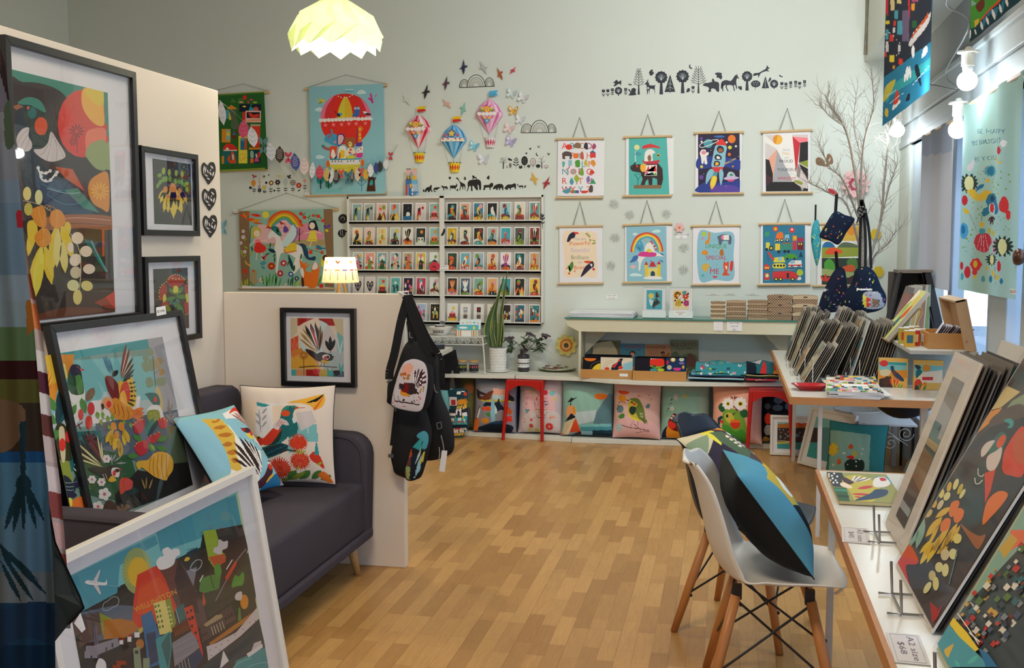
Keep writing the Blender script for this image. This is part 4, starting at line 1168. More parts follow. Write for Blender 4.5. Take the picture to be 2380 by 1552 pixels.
BAL='''
z 731.9 207.4 1.176
s 58 115 9 122 3 128 1 135 4 140 10 131 13 119 13
s 58 0 56 8 50 17 50 24 56 19 60 6 60
s 58 1 184 10 179 19 181 27 185 19 190 6 190
p 58 83 0 105 0 105 5 83 5
p 69 83 3 105 3 105 6 83 6
s 64 16 81 17 63 25 44 40 26 60 15 83 12 106 15 128 26 144 44 152 63 153 81 152 101 144 119 131 135 113 149 53 149 35 135 22 117 17 99
s 72 16 78 17 63 25 44 40 26 53 17 38 40 30 58 27 78
s 39 27 78 31 53 42 33 60 17 49 40 45 58 45 78
s 72 153 78 151 60 142 42 126 25 135 44 140 58 141 78
s 39 141 78 138 53 126 35 108 17 119 40 123 58 123 78
s 50 63 81 64 58 70 40 78 24 83 24 83 81
s 78 83 24 90 25 98 42 102 60 103 81 83 81
d 2 1.8 64 19 71 22 80 23 88 23 95 20 102 16
p 2 11 81 158 78 158 83 11 88
d 2 5.5 17 85 27 85 38 84 48 84 58 83 68 83 78 83 89 82 99 82 109 81 119 81 130 81 140 80 150 80
s 64 99 90 122 90 126 126 117 144 99 147
o 5 29 98 5.9 5 3 -90 270 0
o 5 51 97 5.9 5 3 -90 270 0
o 5 73 96 5.9 5 3 -90 270 0
o 5 93 94 5.9 5 3 -90 270 0
o 5 113 94 5.9 5 3 -90 270 0
o 5 138 93 5.9 5 3 -90 270 0
f 3 11 35 30 30 7.7 1 27 14 35 2.7
f 3 13 22 18 33 3.6
f 61 10 41 20 32 4.5
f 16 144 25 160 28 7.7 163 24 170 11 1.8 154 28 159 39 6.8
f 16 151 9 156 26 5.5
f 69 59 67 76 69 7.7
f 68 60 65 69 76 6.8 52 57 60 68 1.8
s 28 107 51 111 47 119 47 123 51 123 63 119 72 110 75 101 73 108 63
d 2 3.4 111 52 119 52
d 68 1.4 112 52 119 52
f 28 102 74 117 60 6.8
f 2 132 60 144 70 8.2
f 68 134 67 155 69 5.5
s 69 26 135 31 126 40 122 53 121 60 126 67 138 69 149 58 155 44 151 38 147 28 143
l 69 4.5 28 131 42 124 47 117 45 109
l 64 2.7 35 134 43 126 48 121
s 11 60 133 65 123 76 122 82 131 78 144 72 152 63 155
s 29 63 133 66 125 75 125 79 132 76 143 70 150 64 151
e 53 55 144 3.6 3.2
d 41 1.1 51 135
s 23 118 108 122 100 127 101 132 106 130 113 127 117 127 149 119 150 119 122
k 11 1.8 117 106 113 149
d 3 3.2 123 109 123 124 124 133
p 70 113 147 130 144 128 156 111 156
s 85 82 138 85 132 94 132 103 131 110 133 110 144 108 156 99 160 88 158 82 149
s 92 92 151 93 144 99 144 102 150 99 157 94 157
d 81 1.6 96 149
s 99 19 157 24 152 31 158 42 160 51 163 42 168 28 165
s 31 18 156 22 151 26 155 22 159
s 91 42 158 45 155 53 156 61 155 60 168 59 185 49 190 41 189 41 172
s 2 47 165 52 166 55 174 57 185 50 189 44 181
s 21 53 189 59 181 60 185 57 190
s 2 65 167 69 156 81 155 85 163 84 188 65 188
s 3 69 185 69 169 74 166 81 168 81 185 75 188
s 91 66 188 67 174 70 174 70 188
s 17 83 181 86 167 97 159 108 163 111 176 108 184 99 172 92 183
d 1 3.2 98 165 95 173 114 174 108 179
p 50 87 181 108 181 117 201 81 201
f 40 80 202 89 185 2.7 115 201 108 185 2.7
s 2 113 168 119 160 131 156 130 174 126 179 115 176
s 16 114 185 115 176 130 174 128 186
d 1 1.8 119 168 124 160 126 164
p 2 38 191 132 190 126 205 42 206
p 54 40 190 128 189 128 192 41 194
d 0 1.8 48 197 56 197 65 197 73 197 90 197 98 196 106 196 123 196
p 71 41 206 125 205 119 231 49 231
e 23 36 204 5 10
e 23 130 201 5 10
s 66 5 247 8 238 22 240 25 251 19 258 8 257
k 42 3.2 16 249 16 280
s 31 29 256 31 247 42 247 47 263 40 269 30 267
k 42 2.3 37 258 37 280
r 79 3 272 75 281
l 65 1.4 128 279 128 240
l 65 1.1 116 254 128 263 141 252
l 65 1.1 119 242 128 251 139 242
p 15 141 279 147 240 163 240 166 279
k 15 2.7 160 256 167 240
e 81 155 255 6.8 8
s 66 149 258 154 248 158 249 159 260 152 263
d 79 2.3 102 274 110 274 119 274
f 38 163 229 181 217 3.6
'''
hanging('wall_banner','pale blue fabric banner of animals riding a red hot air balloon',(700,160,5.1733),(92,215),(988,178),(92,1513),[(42,240),(1030,190)],[(48,1520),(1022,1490)],(522,65),D(BAL),bgc='8fc3cd',rr=.013,dz=.03)
UNI='''
z 555.5 485.5 1.176
p 36 0 6 28 6 30 93 34 212 4 214
p 36 231 0 256 0 260 216 229 216 239 132 233 73
p 20 28 6 231 0 235 132 227 208 30 212
p 29 53 42 212 53 231 65 229 93 38 93
p 53 156 49 188 38 231 65 229 85 156 85
p 56 148 85 235 83 235 101 53 101
p 20 30 105 235 101 235 212 30 212
p 20 30 140 219 132 227 208 30 208
s 2 0 208 53 212 132 210 251 214 256 217 4 217
s 91 77 47 83 26 101 10 123 4 144 8 160 20 172 38 168 49 81 53
s 8 82 49 88 29 104 15 123 10 141 13 156 25 166 42 162 50
s 3 87 49 94 32 107 19 123 15 138 18 151 30 160 45 156 50
s 97 91 49 98 34 110 24 123 20 136 23 146 34 154 47
s 69 94 49 102 37 113 29 123 25 132 27 141 37 149 49
s 29 97 50 106 40 115 33 123 30 131 32 137 40 144 49
f 91 2 14 20 26 6.3 16 28 30 6 5.5 20 30 45 28 8.7 30 14 57 20 7.9 38 38 65 40 4.7
f 8 10 8 22 28 4.7 30 34 61 30 8.7
f 64 38 14 61 20 7.1
f 1 105 34 129 43 4 113 30 117 47 3.2
e 71 73 16 9.5 9.5
l 40 1.6 168 14 192 26 227 34
e 64 169 13 5.1 5.1
e 64 179 23 5.1 5.1
e 64 217 20 5.1 5.1
e 64 230 32 4.7 4.7
e 64 203 18 4 4
e 64 168 34 4.3 4.3
f 95 172 20 182 10 3.6 188 26 196 16 3.6 208 24 212 12 3.6 223 30 225 20 3.6
s 68 190 45 194 34 208 32 214 45 217 59 208 57 192 57
e 17 200 46 7.9 9.5
p 71 196 59 210 59 214 89 185 88
k 17 2 212 63 225 67
k 17 2 194 63 180 67
k 17 2 198 89 194 103
d 64 1.2 190 81 196 84 204 83 209 86
f 75 231 45 241 53 8.7 241 51 250 43 7.1
f 3 235 57 245 61 7.1
s 45 34 77 36 53 51 49 61 61 53 77
e 17 49 67 8.7 9.5
p 5 45 83 57 83 63 93 42 93
s 64 41 109 47 93 59 93 75 107 65 119 47 119
k 17 2 43 87 30 101
k 17 2 59 87 77 85
k 17 2 49 119 47 140
k 17 2 62 119 63 140
s 2 79 73 87 61 95 57 101 53 109 61 113 81 125 93 156 97 172 105 176 125 168 140 172 168 168 172 160 140 132 121 113 125 105 172 100 172 103 132 97 109 101 85 93 77 81 82
s 2 156 132 172 129 168 156 148 180 144 176
p 94 74 42 83 55 87 53
s 84 87 53 93 47 105 49 113 61 117 73 109 73 97 63
f 31 93 49 109 65 7.9 101 53 117 73 7.1
s 58 121 105 119 89 132 69 144 57 150 45 156 53 157 69 148 85 136 97
s 58 140 53 150 42 158 49 154 65 144 73
l 22 3.6 150 43 160 57 156 77 140 101 123 105
s 75 125 45 136 57 129 65 121 61
s 3 124 109 144 93 156 96 155 113 129 116
s 23 122 113 125 109 130 117 155 113 156 116 129 121
s 82 164 95 180 97 188 113 192 132 208 129 208 140 188 138 178 125 172 105
f 42 79 109 101 119 10.3 134 123 150 172 8.7
f 13 210 99 227 111 9.5 223 107 239 108 4
f 1 208 105 219 112 4
e 64 196 118 5.5 5.5
e 64 227 119 4.7 4.7
l 40 1.6 180 105 204 113 231 121
o 64 89 156 11.1 9 6.3
e 8 89 156 4.7 3.6
o 12 122 148 9.5 9 5.5
e 17 122 148 3.6 3.6
o 12 113 176 9.5 9 5.5
e 17 113 176 3.2 3.2
o 28 142 178 7.9 9 4.7
e 2 142 178 3.2 3.2
o 28 158 190 7.1 9 4.7
e 71 158 190 2.4 2.4
e 17 62 194 5.9 5.9
e 12 62 194 2.4 2.4
e 17 131 208 4.7 4.7
e 0 131 208 1.6 1.6
f 54 57 150 75 146 10.3 61 156 71 164 6.3
f 39 63 136 78 125 5.5 61 129 73 140 4.7
o 1 17 170 7.9 5 5.5
f 78 24 150 34 158 4.7 16 140 24 154 4
o 2 12 77 6.3 5 4
o 2 5 93 5.5 5 3.6
o 2 12 61 5.5 5 3.6
o 2 16 117 5.5 5 3.6
d 12 1.2 12 77 5 93 12 61 16 117
f 24 14 101 24 109 4.7 6 109 10 129 4 10 132 20 125 4 14 87 22 81 3.2 30 132 36 113 4
f 14 71 125 85 121 4 84 109 87 91 3.6 93 132 101 121 4 97 148 98 129 4 150 172 152 152 5.5 168 140 172 121 4.7 38 117 34 101 4.7 132 156 138 140 3.6
l 42 1.6 30 93 32 53 38 47
k 48 3.2 165 89 166 53
l 48 1.2 156 61 166 71 176 59
f 6 69 212 63 180 4 77 214 75 180 4 83 214 85 172 4 89 214 95 176 4 97 214 105 180 4.7 103 214 99 168 4 109 214 115 188 4 73 214 83 188 3.2
f 14 140 212 144 188 4 146 214 148 180 4 152 214 158 196 4 134 212 136 188 3.2
f 46 150 214 164 192 3.2 156 214 168 196 3.2 10 212 6 192 3.6 16 212 18 192 3.6 22 212 24 188 3.6
f 6 38 212 30 196 4 43 212 38 196 3.6 188 212 196 204 3.2 212 212 208 188 3.6 214 214 227 180 4.7
s 56 32 196 34 172 43 166 49 172 47 188 53 198 42 206
e 55 39 169 3.6 3.2
s 23 171 188 168 156 166 138 176 148 188 146 180 156 194 150 182 168 208 180 204 208 172 208
s 2 168 172 172 160 178 172 176 188
s 23 196 180 200 156 208 144 219 156 219 180 212 212 188 212
s 2 200 164 208 144 216 156 212 164
s 15 171 188 177 192 178 210 172 210
s 71 225 156 227 132 235 125 245 132 243 156
e 15 236 134 7.9 8.7
e 64 225 210 6.3 5.5
f 6 239 172 237 208 5.5 243 192 247 164 4
'''
hanging('wall_hanging','unicorn and rainbow cloth tapestry on a wooden rod above the half-height wall',(500,430,2.975),(163,178),(812,160),(175,715),[(125,185),(850,168)],[(160,712),(822,716)],(487,55),D(UNI),bgc='a8cdb9',rr=.012,dz=.03)
ZP=(1270,230,3.449)
ALP=''
cols=['e2403a','3fa0b0','e2703a','b0305a']
for r_,(row,y)in enumerate((('A B C D',400),('E F G H',478),('I J K L M',545),('N O P Q',605),('R S T U',680),('W X Y Z',748))):
 L_=row.split();n_=len(L_)
 for i,ch in enumerate(L_):
  ALP+=f"\nt {cols[(i + r_ * 3) % 4]} 50 {122 + i * 262 / n_:.0f} {y} 0 {ch}"
ALP='z 1270 230 3.449'+ALP+'''
e 64 180 385 26 22
s 36 215 385 240 350 275 360 270 395
s 0 300 390 310 350 330 360 330 405
s 37 365 390 380 355 400 380 380 405
s 26 125 440 150 420 190 425 205 445 200 480 185 480 185 460 150 460 150 480 132 480 132 455
p 23 215 435 258 435 255 475 218 475
s 30 272 440 290 420 300 480 275 478
r 39 350 430 395 470
p 65 345 430 370 410 396 430
s 19 125 510 150 505 138 550
p 32 175 490 205 490 205 535 175 535
s 6 230 500 265 490 268 540 240 545
s 45 300 520 320 480 330 540
s 8 355 500 380 490 395 520 375 540
l 30 4 145 580 165 560 180 590 165 612
s 43 195 580 215 560 235 580 215 602
s 97 265 600 275 560 290 550 300 600 285 615
s 1 345 590 365 565 385 590 365 605
s 54 185 665 200 640 220 660 205 690
s 24 222 640 240 605 265 640 245 665
k 4 5 243 660 243 685
s 22 320 640 340 615 350 660 330 665
p 98 350 680 372 635 398 680
s 54 128 740 160 725 195 710 190 745 160 758
r 91 197 732 215 755
r 98 215 732 235 755
r 75 235 732 260 755
p 1 275 735 335 735 320 755 285 755
s 26 340 720 355 690 372 700 370 745 345 745
'''
ELE='''
z 1461.4 319.3 1.429
p 19 0 2 126 0 135 189 0 191
e 47 27 33 9.1 9.1
k 2 2.5 22 46 22 80
s 54 22 51 31 48 42 54 37 61 23 59
s 39 45 38 48 28 72 22 99 30 104 37 91 35 74 34 54 37
p 39 70 24 72 18 77 24
s 2 52 71 54 51 64 40 79 41 88 51 79 57 79 88 54 88
k 2 1.7 74 38 74 71
p 96 43 73 54 80 91 77 104 73 97 90 52 88
s 36 62 67 70 57 75 71 68 80
f 89 95 67 101 51 6.6 91 59 106 61 4.1
p 81 8 104 17 92 33 89 54 92 58 88 99 88 112 104 114 138 108 164 95 164 94 138 79 133 78 160 83 162 67 162 64 138 56 146 52 164 37 164 46 138 39 117 25 115 12 112 6 104
l 81 5.8 12 109 7 98 17 92 22 84
s 25 38 104 41 90 58 90 58 109 46 115
e 1 28 96 4.1 3.3
p 2 58 92 93 91 94 127 52 127
p 39 58 113 65 92 70 113 77 92 83 113 89 92 93 113
p 42 54 126 62 115 70 126 79 115 87 126
p 72 52 121 58 104 63 121
p 97 83 126 89 115 94 126
l 42 1.7 30 162 30 138 21 125
l 42 1.2 30 142 39 129
d 42 1.7 19 123 27 121 35 122 41 127
r 36 17 158 108 170
'''
ROC='''
z 1622.3 309.7 1.429
p 41 0 3 138 0 139 195 1 196
p 41 0 3 138 0 138 52 0 60
s 11 2 81 56 77 138 89 138 122 77 110 0 118
s 11 1 176 35 159 77 164 138 155 139 195 1 196
s 70 48 176 110 172 138 184 138 195 48 195
s 28 52 10 77 7 89 12 68 15
e 54 34 34 15 15
l 2 2.1 5 43 10 35 35 25 64 21 65 27 39 39 14 47 5 44
e 23 112 19 13 14
l 8 1.2 101 19 124 15
l 8 1.2 101 24 124 21
e 75 11 17 5 5
e 50 106 47 6.6 6.2
e 23 104 70 5.4 5.4
e 50 12 111 5 5
e 75 11 146 7.5 7.9
e 8 116 110 3.3 3.3
d 2 3.7 12 28 95 30 126 43
d 2 1.2 31 81 43 56 93 176 118 135 19 135 135 77
s 2 8 60 14 54 25 55 28 64 35 62 34 72 28 77 31 101 22 101 21 89 17 101 12 99 10 81 6 68
e 53 19 64 7.5 6.6
s 64 61 39 70 23 80 19 88 27 94 43
p 32 61 39 94 42 85 112 46 112 52 60
s 32 61 40 54 56 48 85 47 112 85 112 92 68 94 43
s 68 68 64 62 52 70 41 83 46 86 58 79 65
s 68 58 87 56 75 65 70 77 76 77 87
s 68 54 108 54 95 64 91 73 97 70 108
s 85 68 62 70 50 81 52 82 61
s 2 62 84 64 75 73 80 72 85
s 25 57 106 60 95 69 99 66 106
p 39 46 112 85 112 79 130 52 130
s 32 43 118 29 135 26 168 35 159 54 130
s 32 77 118 85 135 77 172 72 159 70 130
p 54 52 128 66 128 63 143 48 143
s 25 48 143 63 145 59 168 46 186 40 168
s 71 50 145 61 147 54 172 46 176 43 164
p 56 87 99 109 90 110 95 89 104
p 56 108 89 126 81 126 86 110 95
p 87 105 87 113 85 114 97 106 99
s 73 97 145 101 130 112 128 121 135 122 145
s 31 105 141 110 133 118 140
s 67 85 151 97 144 122 143 137 148 118 154 97 155
p 44 95 154 123 153 116 160 101 160
'''
TAL='''
z 1778.0 312.6 1.429
p 93 0 2 143 0 143 188 3 189
p 2 0 2 32 31 41 48 1 81
p 93 1 27 41 48 16 81 1 77
p 80 41 48 7 85 26 155 36 81
p 21 2 81 14 85 26 130 26 172 3 189
p 76 3 130 26 147 7 172
p 21 3 189 28 157 107 157 143 172 143 188
p 43 41 48 26 157 92 156
p 2 39 2 90 0 112 156 92 156 32 35
e 8 42 17 16 16
p 25 42 2 55 8 58 21 53 29 39 33 36 32
p 57 91 6 117 27 108 97 103 130 92 14
p 5 92 7 142 11 142 23 115 27
p 21 117 27 143 23 143 85 113 93
p 61 113 94 143 84 143 110
p 21 113 97 143 114 143 151 119 114
p 9 108 97 119 114 115 143 105 139
p 43 107 147 140 164 123 188
c 43 7.5 70 54 0 Stand
c 89 9.1 70 67 0 TALL
c 43 6.6 72 79 0 and
c 0 9.9 70 93 0 PROUD
c 42 9.9 72 121 0 YOURSELF
c 43 6.6 72 135 0 You are
c 96 9.9 72 150 0 AMAZING
'''
POW='''
z 1310.6 538.8 1.429
s 17 0 2 54 0 106 4 108 56 109 147 66 148 4 149 2 97
s 41 10 31 17 10 31 0 39 4 35 19 25 23 17 33
s 64 32 1 46 1 48 7 36 6
f 61 70 8 81 4 5 75 14 85 8 5 83 21 87 10 5 91 31 85 23 5 95 27 104 31 5 97 41 106 35 5 99 35 93 41 4.1
c 43 9.1 53 27 0 You are
c 23 14 53 44 -3 Powerful
c 67 13 53 66 0 Beautiful
c 83 14 53 91 0 Brilliant
c 43 7.5 53 104 0 and
c 23 14 55 124 -4 Brave
f 95 19 135 29 97 14 21 130 14 110 8.3
s 41 68 120 77 110 85 106 97 114 87 124 62 147 56 147
s 91 68 97 85 96 96 101 85 105 70 102
s 41 85 106 95 97 100 108 97 118 87 118
s 2 87 108 94 106 93 116
e 57 99 124 4.6 4.1
e 91 17 138 3.7 3.7
e 91 10 121 2.5 2.5
e 91 36 131 2.5 2.5
'''
UN2='''
z 1455.6 525.2 1.429
p 32 0 0 133 1 135 185 2 185
s 58 85 19 95 13 108 12 114 19 99 22
s 58 21 28 29 22 39 28 29 31
s 1 14 84 19 59 33 34 58 22 79 22 104 34 118 59 123 82 118 83 110 55 91 34 66 28 41 36 25 59 22 84
s 25 19 84 23 61 36 39 59 27 78 27 99 38 113 61 118 83 114 83 106 57 89 37 66 32 43 40 28 63 25 84
s 71 23 82 27 61 39 42 60 31 78 31 95 41 108 63 113 82 108 82 101 61 85 40 66 36 46 44 31 65 28 82
s 69 26 83 31 63 43 44 62 35 77 35 92 43 104 63 109 82 101 82 95 61 83 44 66 39 50 46 35 67 31 83
s 32 32 83 36 67 50 46 66 41 83 46 93 61 101 82
s 2 39 102 43 92 58 90 62 71 68 59 79 55 87 63 95 84 110 92 124 98 122 101 104 100 91 101 66 102 50 121 46 146 41 146 41 121 33 109
s 28 39 98 25 100 17 113 10 121 25 119 37 111
f 69 50 88 29 63 9.9 54 86 35 53 9.1 58 84 46 46 9.1
s 16 39 98 50 86 79 86 99 90 95 101 62 102
s 71 66 82 75 75 85 82 79 88
f 45 62 38 66 57 4.1
d 1 3.7 87 57 94 67 99 77 83 51
d 2 2.5 90 62 98 72
f 28 112 90 126 98 5 110 111 124 121 4.1
s 29 13 135 21 129 32 133 25 142
p 3 62 169 61 129 71 129 71 140 103 138 104 127 114 127 114 169
p 92 71 140 103 138 104 169 71 169
p 57 60 129 66 117 73 129
p 57 101 127 109 115 115 127
p 57 75 135 82 121 87 117 93 121 99 135
p 22 79 120 82 111 85 120
p 82 81 169 81 154 88 148 95 154 95 169
s 2 58 175 70 167 108 167 120 175 91 177
s 58 10 164 25 156 48 160 52 166 25 167
'''
UNQ='''
z 1623.7 540.2 1.429
s 32 0 2 54 1 115 2 116 75 115 155 54 157 2 155
e 46 18 5 7.5 7.5
s 8 32 12 33 0 39 0 38 21 33 37 22 38 23 29 31 23
s 87 68 39 66 17 75 7 91 6 108 12 108 37 99 39 97 29 79 29 77 39
s 87 62 14 75 10 72 25 66 23
s 72 75 21 77 10 85 10 85 23
p 2 83 8 101 8 101 25 83 25
f 53 8 17 19 23 5.8
c 20 8.3 56 27 -4 I am
c 6 14 58 52 0 UNIQUE
c 20 8.3 56 66 -4 I am
c 57 14 58 90 0 SPECIAL
c 20 8.3 56 110 -4 I am
c 57 18 52 137 0 ME
s 8 10 70 17 58 29 62 31 72 21 75
s 62 70 75 72 58 81 56 83 75
s 89 10 116 17 104 31 104 37 114 29 122 29 130 19 128
f 4 35 114 43 119 2.1
s 91 82 114 84 95 91 101 99 95 100 114 95 133 104 141 79 142 85 128
s 2 88 112 95 112 93 124
s 64 104 124 106 99 114 95 114 116 110 128
e 19 14 143 5 5
f 1 48 143 54 151 5.8 54 151 61 144 5.8
'''
TRK='''
z 1773.0 523.4 1.429
p 13 0 1 140 0 141 192 0 192
e 1 42 12 9.1 9.1
e 78 42 12 5.4 5.4
e 50 20 28 0 0
e 39 97 16 9.1 9.1
d 2 3.3 97 14
e 98 14 29 8.3 8.3
s 23 43 43 48 26 62 22 68 32 66 45 52 48
p 3 40 48 70 45 70 52 40 54
p 32 73 32 87 30 88 49 73 50
d 68 6.2 48 50 63 50 81 49
d 2 2.9 48 50 63 50 81 49
p 50 10 57 23 57 23 72 36 72 36 80 10 80
d 68 8.3 28 76
d 68 5 13 80
d 71 4.1 28 76
p 3 41 61 57 61 57 82 41 84
p 31 58 63 101 61 95 82 60 83
p 36 62 63 68 57 89 57 99 61
d 68 5.4 53 88 73 87 85 87
r 96 99 53 112 82
r 8 99 34 113 51
r 94 114 41 135 55
r 10 115 57 135 82
r 71 104 39 109 45 118 59 122 65 126 59 130 65
p 64 14 89 21 88 41 119 37 123
l 42 1.2 14 90 19 119
p 50 35 123 39 107 68 104 75 123
p 32 51 106 64 105 64 117 51 118
s 71 32 134 39 127 68 127 77 134 70 142 37 142
d 68 4.1 39 134 50 134 60 134 70 134
s 6 72 104 83 95 104 95 113 104 112 110 73 111
d 68 3.7 81 111 105 111
p 2 85 127 95 117 128 116 130 138 85 139
p 39 85 131 130 130 130 134 85 135
p 32 93 119 106 118 106 127 90 128
d 68 5 97 139 120 138
d 2 2.1 97 139 120 138
p 42 119 106 126 86 133 105
p 39 33 154 93 152 115 161 115 178 33 179
p 0 79 159 87 158 87 175 79 176
k 43 1.7 35 149 108 147
d 68 6.6 44 179 59 179 99 179
d 71 3.7 44 179 59 179 99 179
e 46 123 157 10.8 10.8
s 39 4 146 6 132 14 128 22 136 22 146
r 78 6 138 21 144
r 39 5 159 22 183
e 47 14 167 5.8 6.6
r 54 6 181 22 185
s 2 114 181 120 171 127 173 126 181
'''
PS='posters on wooden hangers in two rows'
P8=[('alphabet letters poster on wooden hanger, first in the upper row',(92,335),(435,330),(95,778),322,318,75,460,792,75,455,(265,148),ALP),('turquoise elephant carrying a bear poster on wooden hanger',(637,315),(990,305),(637,772),308,298,617,1010,778,612,1005,(812,125),ELE),('space rocket poster on dark blue, on a wooden hanger',(1198,283),(1560,275),(1200,752),275,266,1180,1583,760,1172,1583,(1383,97),ROC),('geometric poster with stand tall lettering on wooden hanger',(1737,275),(2110,262),(1745,752),268,250,1718,2133,755,1722,2135,(1932,75),TAL),('cream toucan poster with powerful beautiful lettering on wooden hanger',(103,1030),(440,1026),(105,1472),1024,1018,83,452,1480,90,458,(268,825),POW),('winged unicorn and rainbow poster above the shelf on wooden hanger',(630,1018),(978,1015),(632,1465),1012,1000,613,1008,1472,610,1003,(805,815),UN2),('unique special me animals poster on wooden hanger',(1175,1028),(1540,1024),(1178,1485),1020,1014,1157,1558,1490,1160,1558,(1360,820),UNQ),('blue trucks and diggers poster on wooden hanger',(1720,1012),(2090,1008),(1722,1480),1003,997,1702,2120,1490,1690,2115,(1912,805),TRK)]
for i,(lb,TL,TR,BL,yt0,yt1,xa,xb,yb,xc,xd,ap,art)in enumerate(P8):
 hanging('hanging_poster',lb,ZP,TL,TR,BL,[(xa,yt0),(xb,yt1)],[(xc,yb),(xd,yb-4)],ap,D(art),bgc='e8e6ea',rr=.0095,fabric=False,sheets=(3,3,1,1,1,3,1,3)[i],cat='poster',group=PS,dz=.014)
DIN='''
z 1907.8 525.4 1.429
p 89 3 0 137 0 137 49 3 49
e 8 103 14 17 16
s 65 6 71 14 54 34 54 46 71
s 35 57 77 74 54 114 60 128 77
p 61 3 71 128 71 128 100 3 106
s 91 14 91 34 71 63 77 71 88 46 94
p 52 3 106 128 106 128 197 3 197
s 6 11 123 29 108 46 128 43 157 17 151
s 59 86 117 114 106 123 140 103 157
s 55 63 140 103 128 114 146 74 157
p 86 3 140 128 157 128 174 3 163
f 1 11 185 0 163 8 14 185 17 157 8 17 185 31 168 8
s 76 91 174 114 163 126 185 103 194
'''
hanging('hanging_poster','dinosaur poster on a wooden hanger half hidden behind the hanging bags',(1780,0,2.503),(303,1312),(560,1308),(305,1655),[(285,1303),(575,1300)],[(270,1663),(570,1660)],None,D(DIN),bgc='e4e2e0',rr=.0095,fabric=False,sheets=1,cat='poster',dz=.014)
def swallow(label,c,x,y,s,rot,flip=1,dz=.012):
 base=[(-58,18),(-30,0),(-22,-10),(-8,-60),(2,-112),(12,-60),(18,-25),(60,-38),(38,-22),(62,-12),(20,2),(18,40),(4,95),(-8,60),(-20,18)]
 a=R(rot);P=[(x+s*(px*flip*math.cos(a)-py*math.sin(a)),y+s*(px*flip*math.sin(a)+py*math.cos(a)))for px,py in base]
 sticker(label,'paper bird','p %s '%c+' '.join('%.0f %.0f'%p for p in P)+'\nd %s %.1f %s'%('c9c9bd',3*s,' '.join('%.0f %.0f'%(x+(P[3][0]-x)*k,y+(P[3][1]-y)*k)for k in(.5,.75))),(900,130,5.7488),'paper birds on the back wall','paper_bird',dz,thick=.001)
for a in(('navy paper swallow, highest of the paper birds','2a3350',1018,155,1,0),('pale grey paper swallow above the upper rainbow cloud','b9bab8',1290,160,1,-28,-1),('rust brown paper swallow right of the upper rainbow cloud','a85a34',1505,245,.92,-25),('crimson paper swallow, rightmost of the upper paper birds','c83a58',1675,195,.65,40),('plum paper swallow left of the upper rainbow cloud','5a3f50',782,370,.95,8),('black paper swallow near the red balloon flag','2f2b29',515,485,1,12),('white paper swallow left of the red balloon','d3d6cf',265,590,.9,-35,-1),('peach paper swallow above the blue balloon','dba99a',800,640,.9,-45,-1),('teal paper swallow between blue and pink balloons','7fc0ac',1018,710,.9,15,-1),('gold paper swallow beside the parade elephants','d8a83f',1957/7*5.7488*0+(960+1975/7-900)*5.7488,(330+600/7-130)*5.7488,.95,-20,-1),('dark red paper swallow above the card rack corner','a02a38',(960+2165/7-900)*5.7488,(330+670/7-130)*5.7488,.95,25)):swallow(*a)
def butterfly(label,c,x,y,s,rot=0,c2='e6e6de',z=(900,130,5.7488),dz=.008):
 a=R(rot)
 def T(pts):return ' '.join('%.0f %.0f'%(x+s*(p*math.cos(a)-q*math.sin(a)),y+s*(p*math.sin(a)+q*math.cos(a)))for p,q in pts)
 t=''
 for m in(1,-1):
  t+='s %s %s\n'%(c,T([(3*m,5),(12*m,-25),(45*m,-58),(62*m,-55),(60*m,-15),(35*m,12)]))
  t+='s %s %s\n'%(c,T([(3*m,8),(30*m,12),(48*m,30),(42*m,55),(22*m,58),(6*m,25)]))
  t+='s %s %s\n'%(c2,T([(22*m,-15),(38*m,-38),(50*m,-38),(44*m,-15)]))+'s %s %s\n'%(c2,T([(18*m,22),(32*m,28),(30*m,44)]))
 t+='s %s %s'%(c,T([(-3,-20),(3,-20),(4,30),(0,40),(-4,30)]))
 sticker(label,'paper butterfly',t,z,'paper butterflies on the back wall','paper_butterfly',dz,fold=.35,thick=.0008)
for a in(('pale mint paper butterfly right of the pink balloon flag','c3d3d3',1665,500,1.05,20),('white paper butterfly, outermost near the pink balloon','d0d2d4',1815,555,1.1,25),('gold paper butterfly right of the pink balloon','d9a63c',1687,730,1,3),('white paper butterfly just above the lower rainbow cloud','d3d5d8',1780,850,1,15),('pale pink paper butterfly under the gold butterfly','e0c3c4',1632,965,1.1,25,'e8dada'),('lavender paper butterfly left of the lower rainbow cloud','b3a9d0',1650,1140,1.1,22),('sky blue paper butterfly between balloon baskets','7fc3d8',1160,1205,1.05,20),('white lilac paper butterfly below the pink balloon basket','d3d3de',1290,1375,1.15,5)):butterfly(*a)
def cloud(label,xs,x0,x1,yb0,yb1):
 t=''
 for cx,cy,rx,ry in xs:
  for k,f in enumerate((1,.78,.62,.48,.36)):
   if f*rx<28:continue
   n=14;P=['%.0f %.0f'%(cx+rx*f*math.cos(PI-PI*i/n),cy-ry*f*math.sin(PI-PI*i/n))for i in range(n+1)]
   if k==0:t+='p d3d6cc '+' '.join(P)+'\n'
   t+='k 25282c %d '%(9 if k==0 else 6 if k==1 else 4)+' '.join(P)+'\n'
 t+='k 21 9 %d %d %d %d\n'%(x0,yb0,x1,yb1);sticker(label,'wall sticker',t,(900,130,5.7488),'black line rainbow clouds')
cloud('black line rainbow cloud sticker above the pink balloon',((1030,420,68,105),(1365,408,65,118),(1190,412,120,160)),965,1430,422,405)
cloud('black line rainbow cloud sticker left of the alphabet poster',((1868,1025,80,118),(2195,1022,62,112),(2035,1024,120,165)),1788,2257,1026,1022)
